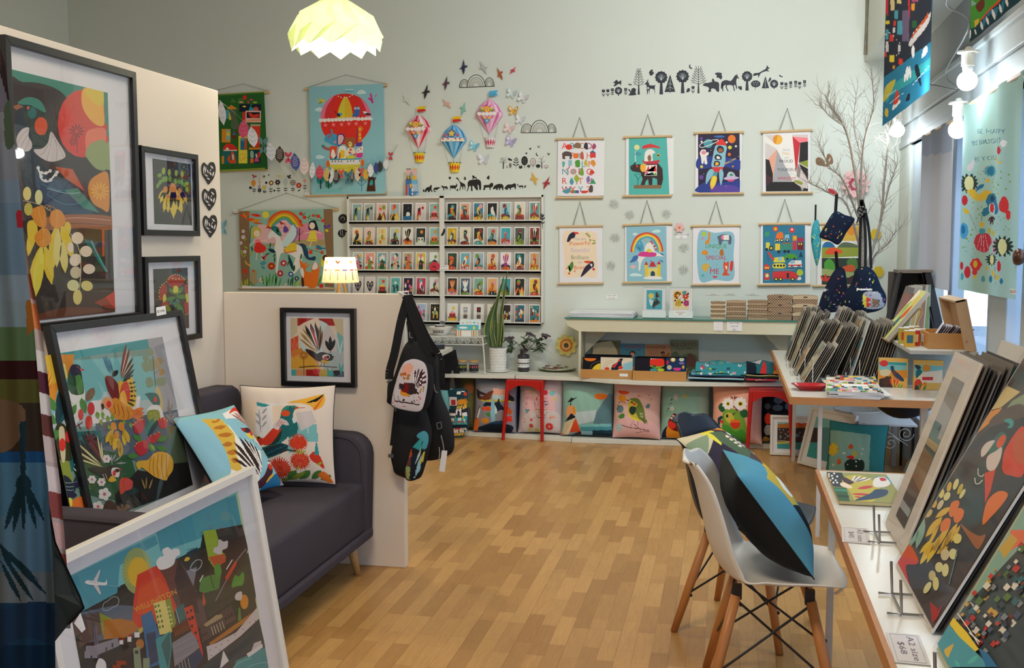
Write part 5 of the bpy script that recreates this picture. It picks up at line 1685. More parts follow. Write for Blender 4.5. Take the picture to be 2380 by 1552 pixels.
def balloon(label,cx,top,w,mid,tip,c1,c2,c3,flagc,fx,bask,star,bw=150):
 z=(900,130,5.7488);dz=.03
 A=Art(WB@MTr((0,0,dz)),12,6,None,z=z)
 def Q(x,y):p=A.P(x,y);return p
 ox,oy=Q(cx,mid);M=WB@MTr((ox,oy,0));T=thing('paper_balloon',label,'paper balloon',M=M,group='paper hot air balloons')
 def L_(x,y,z_):p=Q(x,y);return(p[0]-ox,p[1]-oy,z_)
 n=10;cols=[c1,c2,c3,c2]*3
 rows=[(top,.18),(top+(mid-top)*.42,.72),(mid-(mid-top)*.12,1.0),(mid+(tip-mid)*.1,1.0),(tip,.03)]
 mb=MB()
 for i in range(n):
  for(ya,fa),(yb,fb)in zip(rows,rows[1:]):
   vs=[]
   for(yy,ff,k)in((ya,fa,i),(ya,fa,i+1),(yb,fb,i+1),(yb,fb,i)):
    an=PI-PI*k/n;vs.append(L_(cx+w*ff*math.cos(an),yy,.004+.05*ff*math.sin(an)))
   mb.add(vs,[(0,3,2,1)],cols[i]if yb<mid else cols[i+1])
 env=mb.build('balloon_envelope',PAPER,T)
 mb=MB(MTr((-ox,-oy,0)));B=Art(WB@MTr((0,0,dz+.024)),12,6,None,z=z);B.draw(star);B.flat(mb,.056,1e-4);mb.build('balloon_decoration',PAPER,T)
 p0,p1=L_(cx-12+fx,top+10,.02),L_(cx-12+fx,top-95,.02);MB().cyl(p0,p1,.0018,6,).build('flag_pole',STEEL,T)
 mb=MB();hs=[L_(cx-8+fx,top-108,.021),L_(cx+118+fx,top-118,.03),L_(cx+90+fx,top-78,.028),L_(cx+118+fx,top-50,.03),L_(cx-8+fx,top-36,.021)]
 m_=[(hs[0][0],(hs[0][1]+hs[4][1])/2,.021),hs[2]]
 mb.add([hs[0],hs[1],hs[2],m_[0]],[(3,2,1,0)],flagc[0]);mb.add([m_[0],hs[2],hs[3],hs[4]],[(3,2,1,0)],flagc[1]);mb.build('flag',PAPER,T,solid=.001)
 bx,by0,by1=cx+12,bask[0],bask[1]
 mb=MB()
 for s in(-1,1):mb.tube([L_(cx+s*w*.72,mid+(tip-mid)*.45,.03),L_(bx+s*bw*.48,by0+10,.03)],.0012,5)
 mb.tube([L_(cx,tip-10,.02),L_(bx,by0+10,.02)],.0012,5);mb.build('basket_cord',STRING,T)
 mb=MB();m=6;cc=bask[2]
 for i in range(m):
  vs=[]
  for(yy,ff,k)in((by0,1,i),(by0,1,i+1),(by1,.72,i+1),(by1,.72,i)):
   an=PI-PI*k/m;vs.append(L_(bx+bw*.5*ff*math.cos(an),yy,.003+.028*ff*math.sin(an)))
  mb.add(vs,[(0,3,2,1)],cc[0]);c=sum((V(v)for v in vs),V())/4+V((0,0,.0006));up=(V(vs[0])+V(vs[1]))/2-(V(vs[2])+V(vs[3]))/2;sd=V(vs[1])-V(vs[0])
  mb.add([c+up*.36,c-sd*.36,c-up*.36,c+sd*.36],[(0,1,2,3)],cc[1])
 for i in range(7):
  an=PI-PI*i/6;mb.ball(L_(bx+bw*.5*math.cos(an),by0-2,.003+.028*math.sin(an)),.0055,6,cc[2])
 mb.build('basket',PAPER,T)
def folk(cx,cy,c):
 return f'''e 64 {cx} {cy} 44 46
e 71 {cx} {cy} 36 38
o 23 {cx} {cy} 26 8 12
e 2 {cx} {cy} 9 9
f 97 {cx + 40} {cy + 20} {cx + 110} {cy + 5} 26 {cx - 40} {cy + 20} {cx - 110} {cy + 5} 26
f 71 {cx + 40} {cy + 5} {cx + 85} {cy - 30} 22 {cx - 40} {cy + 5} {cx - 85} {cy - 30} 22
d {c} 12 {cx - 45} {cy - 50} {cx + 45} {cy - 50} {cx} {cy - 75}
p 2 {cx - 135} {cy + 48} {cx + 135} {cy + 42} {cx + 135} {cy + 60} {cx - 135} {cy + 66}
d 2 26 {cx - 100} {cy + 62} {cx - 50} {cy + 64} {cx} {cy + 62} {cx + 50} {cy + 62} {cx + 100} {cy + 60}
d {c} 14 {cx - 80} {cy + 100} {cx + 80} {cy + 96} {cx + 2} {cy + 108}
f 3 {cx + 10} {cy + 130} {cx + 62} {cy + 95} 22 {cx - 10} {cy + 130} {cx - 62} {cy + 95} 22
s 69 {cx} {cy + 190} {cx - 34} {cy + 150} {cx - 25} {cy + 128} {cx} {cy + 138} {cx + 25} {cy + 128} {cx + 34} {cy + 150}
e 2 {cx} {cy + 155} 9 11'''
balloon('red and white paper hot air balloon, leftmost of the three',405,785,170,975,1232,'c8243c','e9a9b4','f3e3e8',('e8c92c','d8302c'),0,(1290,1418,('e8cc28','d03020','3a8a8a')),folk(380,915,'e86a8a'))
balloon('blue paper hot air balloon, lowest of the three',878,918,170,1110,1365,'2f7fb8','8fc3e0','5aa5d6',('e8c92c','d8302c'),0,(1425,1552,('e8cc28','d03020','3a3a44')),'''e 28 860 1035 56 54
o 78 860 1035 46 5 30 -90 270 0
e 92 860 1035 16 16
o 12 775 1060 24 8 9
o 12 942 1055 24 8 9
p 2 722 1095 1036 1095 1036 1140 722 1142
p 39 725 1097 755 1097 752 1135
p 39 790 1096 822 1096 822 1125
p 39 895 1096 930 1096 915 1130
p 39 955 1096 985 1096 968 1132
p 39 1015 1096 1036 1096 1034 1135
d 47 15 790 1128 857 1128 920 1125 985 1118
d 9 6 790 1128 857 1128 920 1125 985 1118''',156)
balloon('pink paper hot air balloon, uppermost of the three',1352,575,178,775,1040,'cf6fa4','eec3d8','e59ac4',('58b4dc','4fa8d6'),12,(1085,1220,('dcd6d8','c8345a','e6e6ea')),folk(1333,712,'e86aa0'),158)
ZA=(960,330,7.0)
SIL=[('black gorilla','195 812 200 770 230 735 265 730 280 705 300 700 305 725 300 765 318 805 300 808 285 780 268 812 245 812 240 790 225 790 215 812'),('black anteater','330 775 340 750 370 738 410 735 455 740 430 750 410 765 380 780 350 775 352 795 385 805 345 808'),('black fox walking','455 708 475 712 490 708 495 722 545 720 562 735 568 765 560 770 548 750 540 782 530 752 505 750 508 785 496 780 488 750 470 735'),('black antelope','600 795 605 740 598 720 620 705 690 705 705 685 695 660 712 680 722 700 715 725 695 745 688 790 680 760 650 755 658 792 648 760 622 750 612 765'),('black giraffe','700 595 712 575 735 590 762 640 815 670 845 690 852 740 845 790 838 735 822 720 808 785 800 735 785 720 765 785 755 782 770 700 755 650 722 605'),('black elephant','870 802 890 750 888 670 905 635 930 620 1000 610 1060 608 1095 630 1108 680 1105 770 1080 775 1070 710 1050 700 1055 778 1030 778 1000 740 985 715 965 720 968 790 945 790 940 720 915 720 905 750 890 790'),('black monkey standing on the elephant','965 605 970 575 960 548 990 545 1000 562 1030 575 1040 605 1028 600 1015 588 1005 585 985 600 980 582 975 605'),('black lion','1140 778 1152 740 1148 715 1165 700 1235 695 1255 675 1280 662 1305 680 1300 715 1285 735 1262 745 1260 778 1245 775 1240 740 1190 742 1170 755 1175 775'),('black hippopotamus','1300 760 1310 730 1340 700 1400 680 1450 688 1470 715 1468 778 1452 780 1445 750 1420 752 1415 780 1400 780 1395 750 1380 748 1378 775 1350 775 1352 750 1330 765 1305 768'),('black rhinoceros','1482 735 1500 738 1512 712 1550 690 1600 690 1650 672 1675 690 1672 760 1655 762 1648 735 1600 745 1590 775 1578 775 1572 750 1545 755 1540 775 1505 770'),('black deer','1690 690 1702 680 1712 695 1720 710 1780 705 1792 720 1785 770 1778 735 1745 735 1742 775 1735 735 1720 730 1708 712'),('small black meerkat','1810 740 1805 715 1822 712 1838 695 1840 705 1830 740 1820 745'),('small black hare','165 808 162 785 175 765 190 790 185 808'),('small black hedgehog','705 790 712 775 722 755 735 780 730 795'),('black bird flying left of the monkey','812 590 838 590 830 565 850 570 862 600 845 622 832 605'),('black bird flying over the lion','1262 575 1240 570 1243 540 1215 560 1197 580 1210 600 1240 610 1240 585'),('black round sun','578 583 584 570 597 562 612 570 618 584 612 598 597 605 584 598')]
for nm,pts in SIL:sticker(nm+' wall sticker above the card rack','wall sticker','s 22201f '+pts,ZA,'animal parade stickers')
FOR=[('tree with bare branches','k 21 16 1468 435 1468 345\nl 21 5 1468 355 1440 320 1405 340\nl 21 5 1468 350 1450 290 1415 270\nl 21 5 1468 350 1475 280 1455 250\nl 21 5 1468 350 1490 300 1512 240\nl 21 5 1470 350 1510 330 1535 315\nl 21 4 1450 290 1440 250\nl 21 4 1490 300 1530 290\nl 21 4 1440 320 1410 300'),('running deer','s 21 1545 260 1565 262 1590 275 1612 290 1600 310 1585 300 1570 305 1555 290 1545 285'),('slim leaf tree','e 21 1582 380 20 40\nd 93 7 1582 360 1582 380 1582 400\nk 21 3 1582 415 1582 440'),('fern with curved leaves','k 21 4 1675 435 1680 250\nf 21 1675 385 1620 355 18 1675 385 1728 355 18 1677 345 1628 315 18 1677 345 1725 315 18 1679 305 1640 280 16 1679 305 1715 280 16 1680 275 1655 258 13 1680 275 1705 258 13 1680 265 1683 238 9'),('small sitting cat','s 21 1722 400 1730 380 1745 395 1755 385 1772 380 1775 425 1730 430'),('solid round tree','e 21 1814 305 54 75\nk 21 6 1816 375 1816 428\nd 73 4 1795 280 1815 270 1835 285 1800 310 1825 315 1805 340 1830 345 1780 305'),('small dotted tree','e 21 1882 392 28 25\nk 21 3 1884 415 1886 438\nd 93 3 1872 385 1890 380 1895 398 1878 400'),('outline leaf tree','e 21 1952 325 46 66\ne 93 1952 325 40 60\nk 21 4 1952 270 1952 430\nl 21 3 1912 330 1952 345 1992 325\nl 21 3 1915 300 1952 320 1990 298\nl 21 3 1920 360 1952 375 1985 355'),('wide bush','e 21 2035 390 38 30\nk 21 3 2033 415 2033 442'),('second tree with bare branches','k 21 14 2095 430 2095 340\nl 21 4 2095 350 2060 320 2025 320\nl 21 4 2095 350 2075 280 2045 265\nl 21 4 2095 350 2100 280 2125 225\nl 21 4 2095 350 2130 310 2150 320\nl 21 4 2100 290 2070 245'),('outline toadstool bush','e 21 2166 400 40 25\ne 93 2166 400 34 20\nk 21 10 2165 410 2165 432'),('crescent moon','s 21 2015 170 1998 185 2000 210 2020 228 2038 220 2015 205 2012 188'),('butterfly','f 21 2205 200 2180 175 14 2205 200 2232 180 14 2205 200 2192 218 12 2205 200 2218 215 12'),('flying swift','s 21 1885 100 1905 102 1918 85 1920 115 1900 125'),('tiny butterfly','f 21 2042 85 2020 62 12 2042 85 2066 58 12 2042 85 2035 100 8 2042 85 2060 98 8'),('flying dove','s 21 1820 160 1840 172 1858 172 1850 198 1820 190 1838 185'),('small fir','p 21 1518 415 1528 378 1538 415\nk 21 3 1528 410 1528 430')]
for nm,t in FOR:sticker('black %s wall sticker in the small woodland'%nm,'wall sticker',t,ZA,'small woodland stickers')
ZF=(1380,140,4.6667)
tul=lambda x,y:f's 0 {x - 15} {y} {x - 14} {y - 32} {x - 6} {y - 22} {x} {y - 33} {x + 6} {y - 22} {x + 14} {y - 32} {x + 15} {y}\nk 0 4 {x} {y} {x} {y + 52}\nl 0 6 {x - 18} {y + 15} {x} {y + 42} {x + 18} {y + 15}'
flo=lambda x,y:f'd 0 9 {x - 8} {y - 22} {x + 8} {y - 22} {x - 8} {y - 6} {x + 8} {y - 6}\nk 0 4 {x} {y} {x} {y + 48}\nk 0 7 {x - 17} {y + 14} {x + 17} {y + 14}\nk 0 7 {x - 17} {y + 32} {x + 17} {y + 32}'
def bare(x,yb,yt,w,n=6):
 t=f'p 0 {x - 12} {yb} {x - 5} {yb - (yb - yt) * .38:.0f} {x + 5} {yb - (yb - yt) * .38:.0f} {x + 12} {yb}\nk 0 5 {x} {yb - 60} {x} {yt}'
 for i in range(n):
  f=i/(n-1);y=yb-(yb-yt)*(.33+.5*f);s=w*(1-.65*f)
  for m in(-1,1):t+=f'\nl 0 5 {x} {y:.0f} {x + m * s * .5:.0f} {y - 18:.0f} {x + m * s:.0f} {y - 48:.0f}\nl 0 3 {x + m * s * .5:.0f} {y - 18:.0f} {x + m * s:.0f} {y - 12:.0f}'
 return t
def puff(x,y,r,yb,k=1):return f'p 0 {x - 20 * k} {yb} {x - 9 * k} {y} {x + 9 * k} {y} {x + 20 * k} {yb}\no 0 {x} {y} {r * 1.05:.0f} 12 {r * .62:.0f}\ne 0 {x} {y} {r * .8:.0f} {r * .75:.0f}'+''.join(f'\nk 73 4 {x} {y + r * .5:.0f} {x + r * .6 * math.cos(R(a)):.0f} {y + r * .1 + r * .6 * math.sin(R(a)):.0f}' for a in(-150,-115,-90,-65,-30))
FR=[('tulip, far left of the frieze',tul(105,345)),('tulip, second from left',tul(153,342)),('four-petal flower beside the left bush',flo(202,335)),('low round bush near the left end',puff(268,330,42,385,.3)),('four-petal flower beside the squirrel',flo(346,330)),('leaping hare','s 0 208 240 225 232 245 212 258 222 270 232 295 218 298 245 292 272 280 255 258 262 235 280 212 278 228 262 225 248'),('squirrel','s 0 370 315 392 318 400 340 412 310 440 300 458 320 452 350 458 375 380 380 395 350'),('tall bare tree with buds',bare(488,372,88,58)),('antlered deer','s 0 552 255 575 235 568 205 580 225 592 200 590 235 600 250 605 270 655 272 672 262 662 290 665 370 655 320 640 312 610 312 602 372 595 320 580 375 575 310 572 270\nd 73 12 590 302'),('flying owl','s 0 600 130 620 105 640 102 640 125 655 135 635 160 618 168 605 150'),('round tree beside the fir',puff(732,185,68,370)),('large fir','p 0 768 345 828 152 884 342\nk 73 4 828 200 828 330\nk 73 3 795 310 828 290\nk 73 3 862 310 828 290\nk 73 3 805 265 828 245\nk 73 3 850 265 828 245\nk 0 5 828 340 828 358'),('tall puffy tree with a perched bird',puff(964,175,70,358)),('small owl on the ground','s 0 1005 345 1010 318 1025 302 1042 308 1040 335 1020 346'),('tulip between trees',tul(1077,308)),('crescent moon','s 0 1048 42 1035 55 1034 75 1050 92 1072 90 1055 78 1046 62'),('tallest bare tree',bare(1136,358,62,85,7)),('walking bear','s 0 1182 270 1205 250 1240 245 1280 235 1330 232 1358 250 1360 300 1358 338 1335 338 1320 315 1290 305 1272 315 1270 340 1240 340 1250 312 1240 290 1212 282'),('bird on the back of the bear','s 0 1285 232 1283 210 1295 196 1305 212 1312 230'),('eagle flying','s 0 1313 145 1345 132 1390 140 1385 155 1394 180 1380 208 1355 190 1330 185 1335 165'),('unicorn','s 0 1380 305 1382 250 1400 225 1440 215 1480 225 1505 205 1530 168 1545 160 1558 150 1560 170 1578 200 1555 195 1545 230 1548 262 1555 300 1545 310 1538 275 1520 270 1530 328 1520 328 1505 275 1450 270 1445 300 1462 332 1450 330 1432 295 1430 265 1405 285 1405 330 1395 330 1392 270 1400 250 1395 300'),('owl beside the unicorn','s 0 1568 300 1570 278 1588 285 1602 278 1608 318 1590 320'),('round tree beside the fox',puff(1663,175,58,328,.9)),('oval dotted bush','e 0 1756 256 52 38\nk 0 4 1752 290 1752 322\nd 73 5 1730 245 1755 240 1780 245 1740 265 1768 265'),('leaping fox','s 0 1725 165 1745 140 1790 135 1835 110 1865 92 1882 55 1892 75 1910 85 1885 100 1905 120 1870 118 1820 135 1800 160 1785 190 1780 160 1750 168'),('small fir','p 0 1822 305 1862 172 1902 302\nk 73 4 1862 210 1862 295\nk 0 4 1862 300 1862 318'),('round bush right of the small fir',puff(1956,256,46,310,.3)),('bird near the right bush','s 0 1895 240 1898 210 1915 185 1925 205 1912 225'),('butterfly on the right','f 0 2030 180 2012 158 16 2030 180 2050 175 16'),('tulip right of the bushes',tul(2040,265)),('small flower',flo(2085,272)),('tall flower',flo(2136,258)),('double flower',flo(2190,252)),('tulip near the right end',tul(2233,262)),('last flower on the right',flo(2287,246)),('butterfly on the left','f 0 395 272 375 252 14 395 272 412 258 14')]
for nm,t in FR:sticker('dark %s wall sticker in the long forest frieze'%nm,'wall sticker',t,ZF,'forest frieze stickers')
ZS=(505,180,5.5435)
def stem(x,y0,y1,n=2,c='28282a'):
 return f'k {c} 3 {x} {y0} {x + 4} {y1}'+''.join(f'\nf {c} {x + 3} {y0 + (y1 - y0) * (.45 + .25 * k):.0f} {x - 22} {y0 + (y1 - y0) * (.32 + .25 * k):.0f} 12 {x + 3} {y0 + (y1 - y0) * (.45 + .25 * k):.0f} {x + 26} {y0 + (y1 - y0) * (.32 + .25 * k):.0f} 12' for k in range(n))
FL=[('orange tulip shaped flower','e 8 466 1360 30 42\n'+stem(473,1400,1500)),('pink fern flower','f 80 545 1400 545 1285 10 545 1370 525 1320 9 545 1370 570 1330 9\n'+stem(545,1400,1490)),('orange ring flower','e 30 541 1400 16 18\ne 93 541 1400 9 10\n'+stem(541,1415,1500)),('yellow tulip flower','s 45 582 1420 590 1385 606 1405 624 1380 630 1425 606 1445\n'+stem(607,1440,1500)),('rust daisy','o 85 695 1358 34 10 20\ne 47 695 1358 16 16\n'+stem(688,1390,1510)),('dark star flower','o 81 778 1350 38 6 26\ne 93 778 1350 9 9\n'+stem(787,1385,1500)),('pale blue oval flower','e 73 878 1345 30 48\n'+stem(878,1390,1490)),('grey outline flower','o 26 975 1355 38 8 22\ne 93 975 1355 22 24\ne 26 975 1355 12 12\n'+stem(972,1395,1485)),('red six-petal flower','o 96 1050 1390 38 6 30\ne 25 1050 1390 13 13\nf 21 1035 1470 1072 1440 14'),('orange circle flower','e 60 1125 1327 17 19\ne 93 1125 1327 7 8\n'+stem(1127,1345,1475)),('red butterfly','f 94 478 1280 450 1250 22 478 1280 508 1268 22 478 1280 462 1300 18'),('black butterfly','f 21 925 1282 898 1265 22 925 1282 945 1252 22 925 1282 915 1305 16 925 1282 950 1300 16'),('small olive dot flower','o 33 602 1275 16 8 10\ne 89 602 1275 6 6'),('black dot flower','o 21 428 1420 20 10 11\ne 21 428 1420 14 14'),('dark round flower','o 21 631 1355 18 10 10\ne 21 631 1355 13 13'),('black small circle','e 21 736 1457 13 13'),('yellow butterfly','f 92 795 1280 765 1255 22 795 1280 828 1260 22'),('pale grey bird','f 73 645 1270 680 1240 18 660 1240 668 1275 12')]
for nm,t in FL:sticker(nm+' wall sticker below the green banner','wall sticker',t,ZS,'flower wall stickers')
ZM=(500,430,2.975)
sticker('round black fern medallion sticker left of the card rack','wall sticker','o 21 884 234 36 16 13\ne 21 884 232 30 32\nl 93 3 868 235 880 220 895 228 890 245',ZM)
sticker('black striped kiwi bird sticker left of the card rack','wall sticker','s 21 848 335 860 312 885 305 905 315 925 330 905 325 900 345 885 360 862 358\nl 93 3 870 310 866 330 872 350\nl 93 3 882 308 880 330 886 352\nk 21 4 875 355 878 372',ZM)
sticker('small wooden nail charm cluster on the left wall of the rack','wall sticker','f 21 2262 235 2250 195 9 2262 235 2275 200 9 2262 240 2245 225 9 2262 240 2280 225 9\nk 21 3 2262 200 2264 300\nf 21 2264 270 2250 255 8 2264 270 2280 258 8 2264 280 2278 290 8',ZM,dz=.075)if 0 else None
for i,(y,nm)in enumerate(((803,'highest'),(938,'middle'),(1076,'lowest'))):
 M0=frameM((PX+.003,0,0),(0,1,0),(0,0,1));A=Art(M0,12,6,None,z=(0,40,2.2167));x=1075+i*4
 A.draw(f'''s 21 {x} {y + 58} {x - 12} {y + 40} {x - 32} {y + 8} {x - 37} {y - 30} {x - 25} {y - 55} {x - 5} {y - 40} {x + 8} {y - 56} {x + 28} {y - 52} {x + 36} {y - 20} {x + 28} {y + 20} {x + 12} {y + 45}
f 93 {x - 22} {y - 40} {x - 26} {y - 8} 8 {x - 14} {y - 35} {x - 18} {y} 6 {x + 8} {y - 40} {x + 24} {y - 22} 8 {x + 26} {y - 10} {x + 20} {y + 18} 8 {x - 22} {y + 5} {x - 4} {y + 18} 7 {x + 4} {y - 8} {x + 14} {y + 12} 8 {x - 10} {y + 24} {x + 6} {y + 34} 7 {x - 8} {y - 20} {x - 2} {y + 2} 6 {x + 14} {y - 22} {x + 6} {y - 10} 4 {x - 30} {y - 15} {x - 22} {y + 6} 4''')
 mb=MB();A.flat(mb,0,4e-5);c=sum(mb.v,V())/len(mb.v);mb.v=[p-c for p in mb.v];o=mb.build('heart_cutout',PAPER,solid=.001);o.matrix_world=M0@MTr(c)
 tag(o,'black filigree heart cut-out with bird, %s of three on the partition'%nm,'paper cut-out','heart cut-outs')
for i,(x,y,nm)in enumerate(((541,843,'left of the winged unicorn poster cord'),(668,930,'above the winged unicorn poster, left'),(962,923,'above the winged unicorn poster, right'),(550,1113,'beside the upper left edge of the winged unicorn poster'),(517,1335,'beside the lower left edge of the winged unicorn poster'),(1098,1195,'below the pink paper flower'),(1098,1370,'lowest, above the card packs'))):
 A=Art(WB,12,6,None,z=ZP);c=V((*A.P(x,y),0));mb=MB();rr=.045;rnd=random.Random(i)
 for k in range(16):
  a=2*PI*k/16+rnd.uniform(-.08,.08);d=V((math.cos(a),math.sin(a),0));mb.cyl(d*.012+V((0,0,.004)),d*rr*rnd.uniform(.75,1.0)+V((0,0,.010)),.0009,4)
 mb.ball((0,0,.003),.004,8);o=mb.build('wire_star',mat('silver_wire','55534e',.5));o.matrix_world=WB@MTr(c);tag(o,'silver wire starburst %s'%nm,'decoration','wire starbursts')
sticker('pink paper flower beside the winged unicorn poster','paper flower','o 29 1066 1030 42 6 30\no 80 1066 1032 24 6 12\nd 49 6 1066 1032',ZP,name='paper_flower',dz=.02,fold=-.1)
def note(label,x0,y0,x1,y1,z,lines,dz=.003,M=None,cat='price label',depth=.0006,col='eceaea',tc='55555f'):
 A=Art((M or WB)@MTr((0,0,dz)),12,6,None,z=z);p,q=A.P(x0,y0),A.P(x1,y1)
 mb=MB();mb.bb((p[0],q[1],dz-depth),(q[0],p[1],dz),col);n=len(lines);hh=(y1-y0)
 for i,l in enumerate(lines):A.draw('c %s %.1f %.1f %.1f 0 %s'%(tc,hh*.5/n,(x0+x1)/2,y0+hh*(i+.72)/n,l))
 mb.M=MTr((0,0,dz+.0001));A.flat(mb,0,2e-5);c=V(((p[0]+q[0])/2,(p[1]+q[1])/2,0));mb.v=[v-c for v in mb.v]
 o=mb.build('price_label',PAPER);o.matrix_world=(M or WB)@MTr(c);tag(o,label,cat);return o
note('small printed label under the pink paper flower',1038,1075,1128,1120,ZP,['MINI GARLANDS','$16'])
note('small poster price label on the wall above the paper pad',1409,684,1434,695,(0,0,1),['Posters $28','2 for $48'])
for x,tx in((1657,'small $6'),(1697,'medium $8'),(1748,'large $9'),(1810,'extra large $12')):
 o=note('narrow box price strip on the wall, reading %s'%tx.replace('$',''),x-14,681,x+14,686,(0,0,1),[tx],col='d8d8d2')
note('white price tag at the lower left corner of the balloon banner',480,822,553,864,(640,330,7),['$ 48'],dz=.03)
note('white price tag at the left end of the tapestry rod',125,172,155,192,ZM,['$ 65'],dz=.04)
def garland():
 P0=onY(508,233,6.9);T=thing('garland','string garland of cut paper leaves and butterflies across the balloon banner','garland',P0)
 pts=[(508,233,PY+.04),(545,262,6.2),(585,300,7.2),(630,345,7.85),(670,372,7.93),(725,385,7.96),(790,392,7.97),(850,382,7.98),(895,372,7.99),(925,336,8.05)]
 L=[onY(x,y,Y)for x,y,Y in pts];MB().tube(catmull(L,5,False),.0012,5).build('string',STRING,T,world=1)
 W_,S_='e9eaec',''
 items=[(516,262,5.2,'e6e6ea',58,11,8),(566,300,7.0,'d84f72',45,16,-3),(587,318,7.3,'e8e8ee',48,16,8),(612,338,7.7,'5f8a8a',44,14,0),(629,352,7.8,'dfe2ea',42,16,5),(650,359,7.85,'4a4038',40,15,0),(670,366,7.88,'d8566a',30,11,0),(686,376,7.9,'4a5aa0',42,15,5),(707,386,7.92,'ecd6d2',42,14,0),(726,396,7.93,'e4e6ec',40,9,-3),(743,400,7.94,'d8455a',34,12,0),(760,405,7.95,'dab86a',34,11,0),(770,408,7.95,'dfe6ea',38,8,-6),(781,410,7.96,'3a3a38',34,12,0),(793,404,7.96,'d8605a',24,9,0),(809,412,7.96,'4a7a88',34,12,0),(818,408,7.97,'4a4744',34,7,0),(831,405,7.97,'e8cdb8',34,9,0),(839,400,7.97,'d8605a',24,9,0),(850,405,7.98,'d8b04a',28,9,0),(861,396,7.98,'eceef2',32,10,0),(874,390,7.98,'3f4f8a',28,8,0),(883,387,7.99,'3a3f3c',28,9,0),(897,380,8.0,'dfe0e2',28,9,0),(908,363,8.01,'c83a4a',22,7,0)]
 for i,(x,y,Y,c,h,w,tl)in enumerate(items):
  if abs(w/h-.35)<.06 and i%3==0 or c in('d8566a','d8605a','c83a4a'):
   t=f'f {c} {x} {y} {x - w * .7} {y - h * .45} {w * .7} {x} {y} {x + w * .7} {y - h * .45} {w * .7} {x} {y} {x - w * .5} {y + h * .45} {w * .6} {x} {y} {x + w * .5} {y + h * .45} {w * .6}'
  else:
   t=f'f {c} {x - tl * .5} {y - h * .5} {x + tl * .5} {y + h * .5} {w * 1.5}'
   if h>30 and c[0]not in '34':t+='\n'+'\n'.join(f'k 43 .8 {x} {y + k * h * .12} {x + m * w * .45} {y + k * h * .12 - 4}' for k in(-2,0,2)for m in(-1,1))
   elif h>30:t+='\n'+'\n'.join(f'k 93 1 {x} {y + k * h * .12} {x + m * w * .4} {y + k * h * .12 - 4}' for k in(-2,-1,0,1,2)for m in(-1,1))
  M0=frameM((-8,Y,0),(1,0,0),(0,0,1));A=Art(M0,16,6,None,z=(0,0,1));A.draw(t);mb=MB(M0);A.flat(mb,0,6e-5);mb.build('paper_leaf',PAPER,T,world=1,solid=.0008)
garland()
sticker('pale blue paper butterfly at the tall partition edge','paper butterfly','f 32 520 530 510 512 9 520 530 528 510 9 520 530 512 545 7 520 530 528 545 7',(0,0,1),name='paper_butterfly',dz=.01,fold=.4)
CXL,CXR,CYT,CYB=[v for v in(onY(811,455,BACKY).x,onY(1266,451,BACKY).x,onY(1262,453,BACKY).z,onY(1265,749,BACKY).z)]
rack=thing('card_rack','white wall-mounted card rack with five rows in two bays','card rack',((CXL+CXR)/2,BACKY,CYB))
RK=mat('rack_white','dcdad3',.5,noise=.02);RD=.055
xm=onY(1031,500,BACKY).x;xm0,xm1=xm-.02,xm+.02
mb=MB();mb.bb((CXL,BACKY-.012,CYB),(CXR,BACKY-.001,CYT));mb.build('back_board',mat('rack_back','c6c3bd',.6),rack,world=1)
mb=MB()
for a,b in((CXL,CXL+.018),(xm0,xm1),(CXR-.018,CXR)):mb.bb((a,BACKY-RD,CYB),(b,BACKY-.01,CYT))
mb.bb((CXL,BACKY-RD,CYT-.02),(CXR,BACKY-.01,CYT));mb.build('rack_frame',RK,rack,world=1,bevel=.002)
rows=[onY(1000,430+y/2.975,BACKY-RD).z for y in(250,420,592,765,945)]
for i,z in enumerate(rows):
 for a,b in((CXL+.018,xm0),(xm1,CXR-.018)):
  mb=MB();mb.bb((a,BACKY-RD,z-.018),(b,BACKY-.012,z));mb.bb((a,BACKY-RD,z-.018),(b,BACKY-RD+.005,z+.008));mb.build('card_ledge',RK,rack,world=1,bevel=.001)
  mb=MB();mb.bb((a,BACKY-RD+.0,z+.008),(b,BACKY-RD+.002,z+.065));mb.build('perspex_lip',CLEAR,rack,world=1)
  mb=MB()
  for f in(.1,.37,.63,.9):mb.ball((a+(b-a)*f,BACKY-RD-.0005,z-.007),.003,6)
  mb.build('screw',STEEL,rack,world=1)
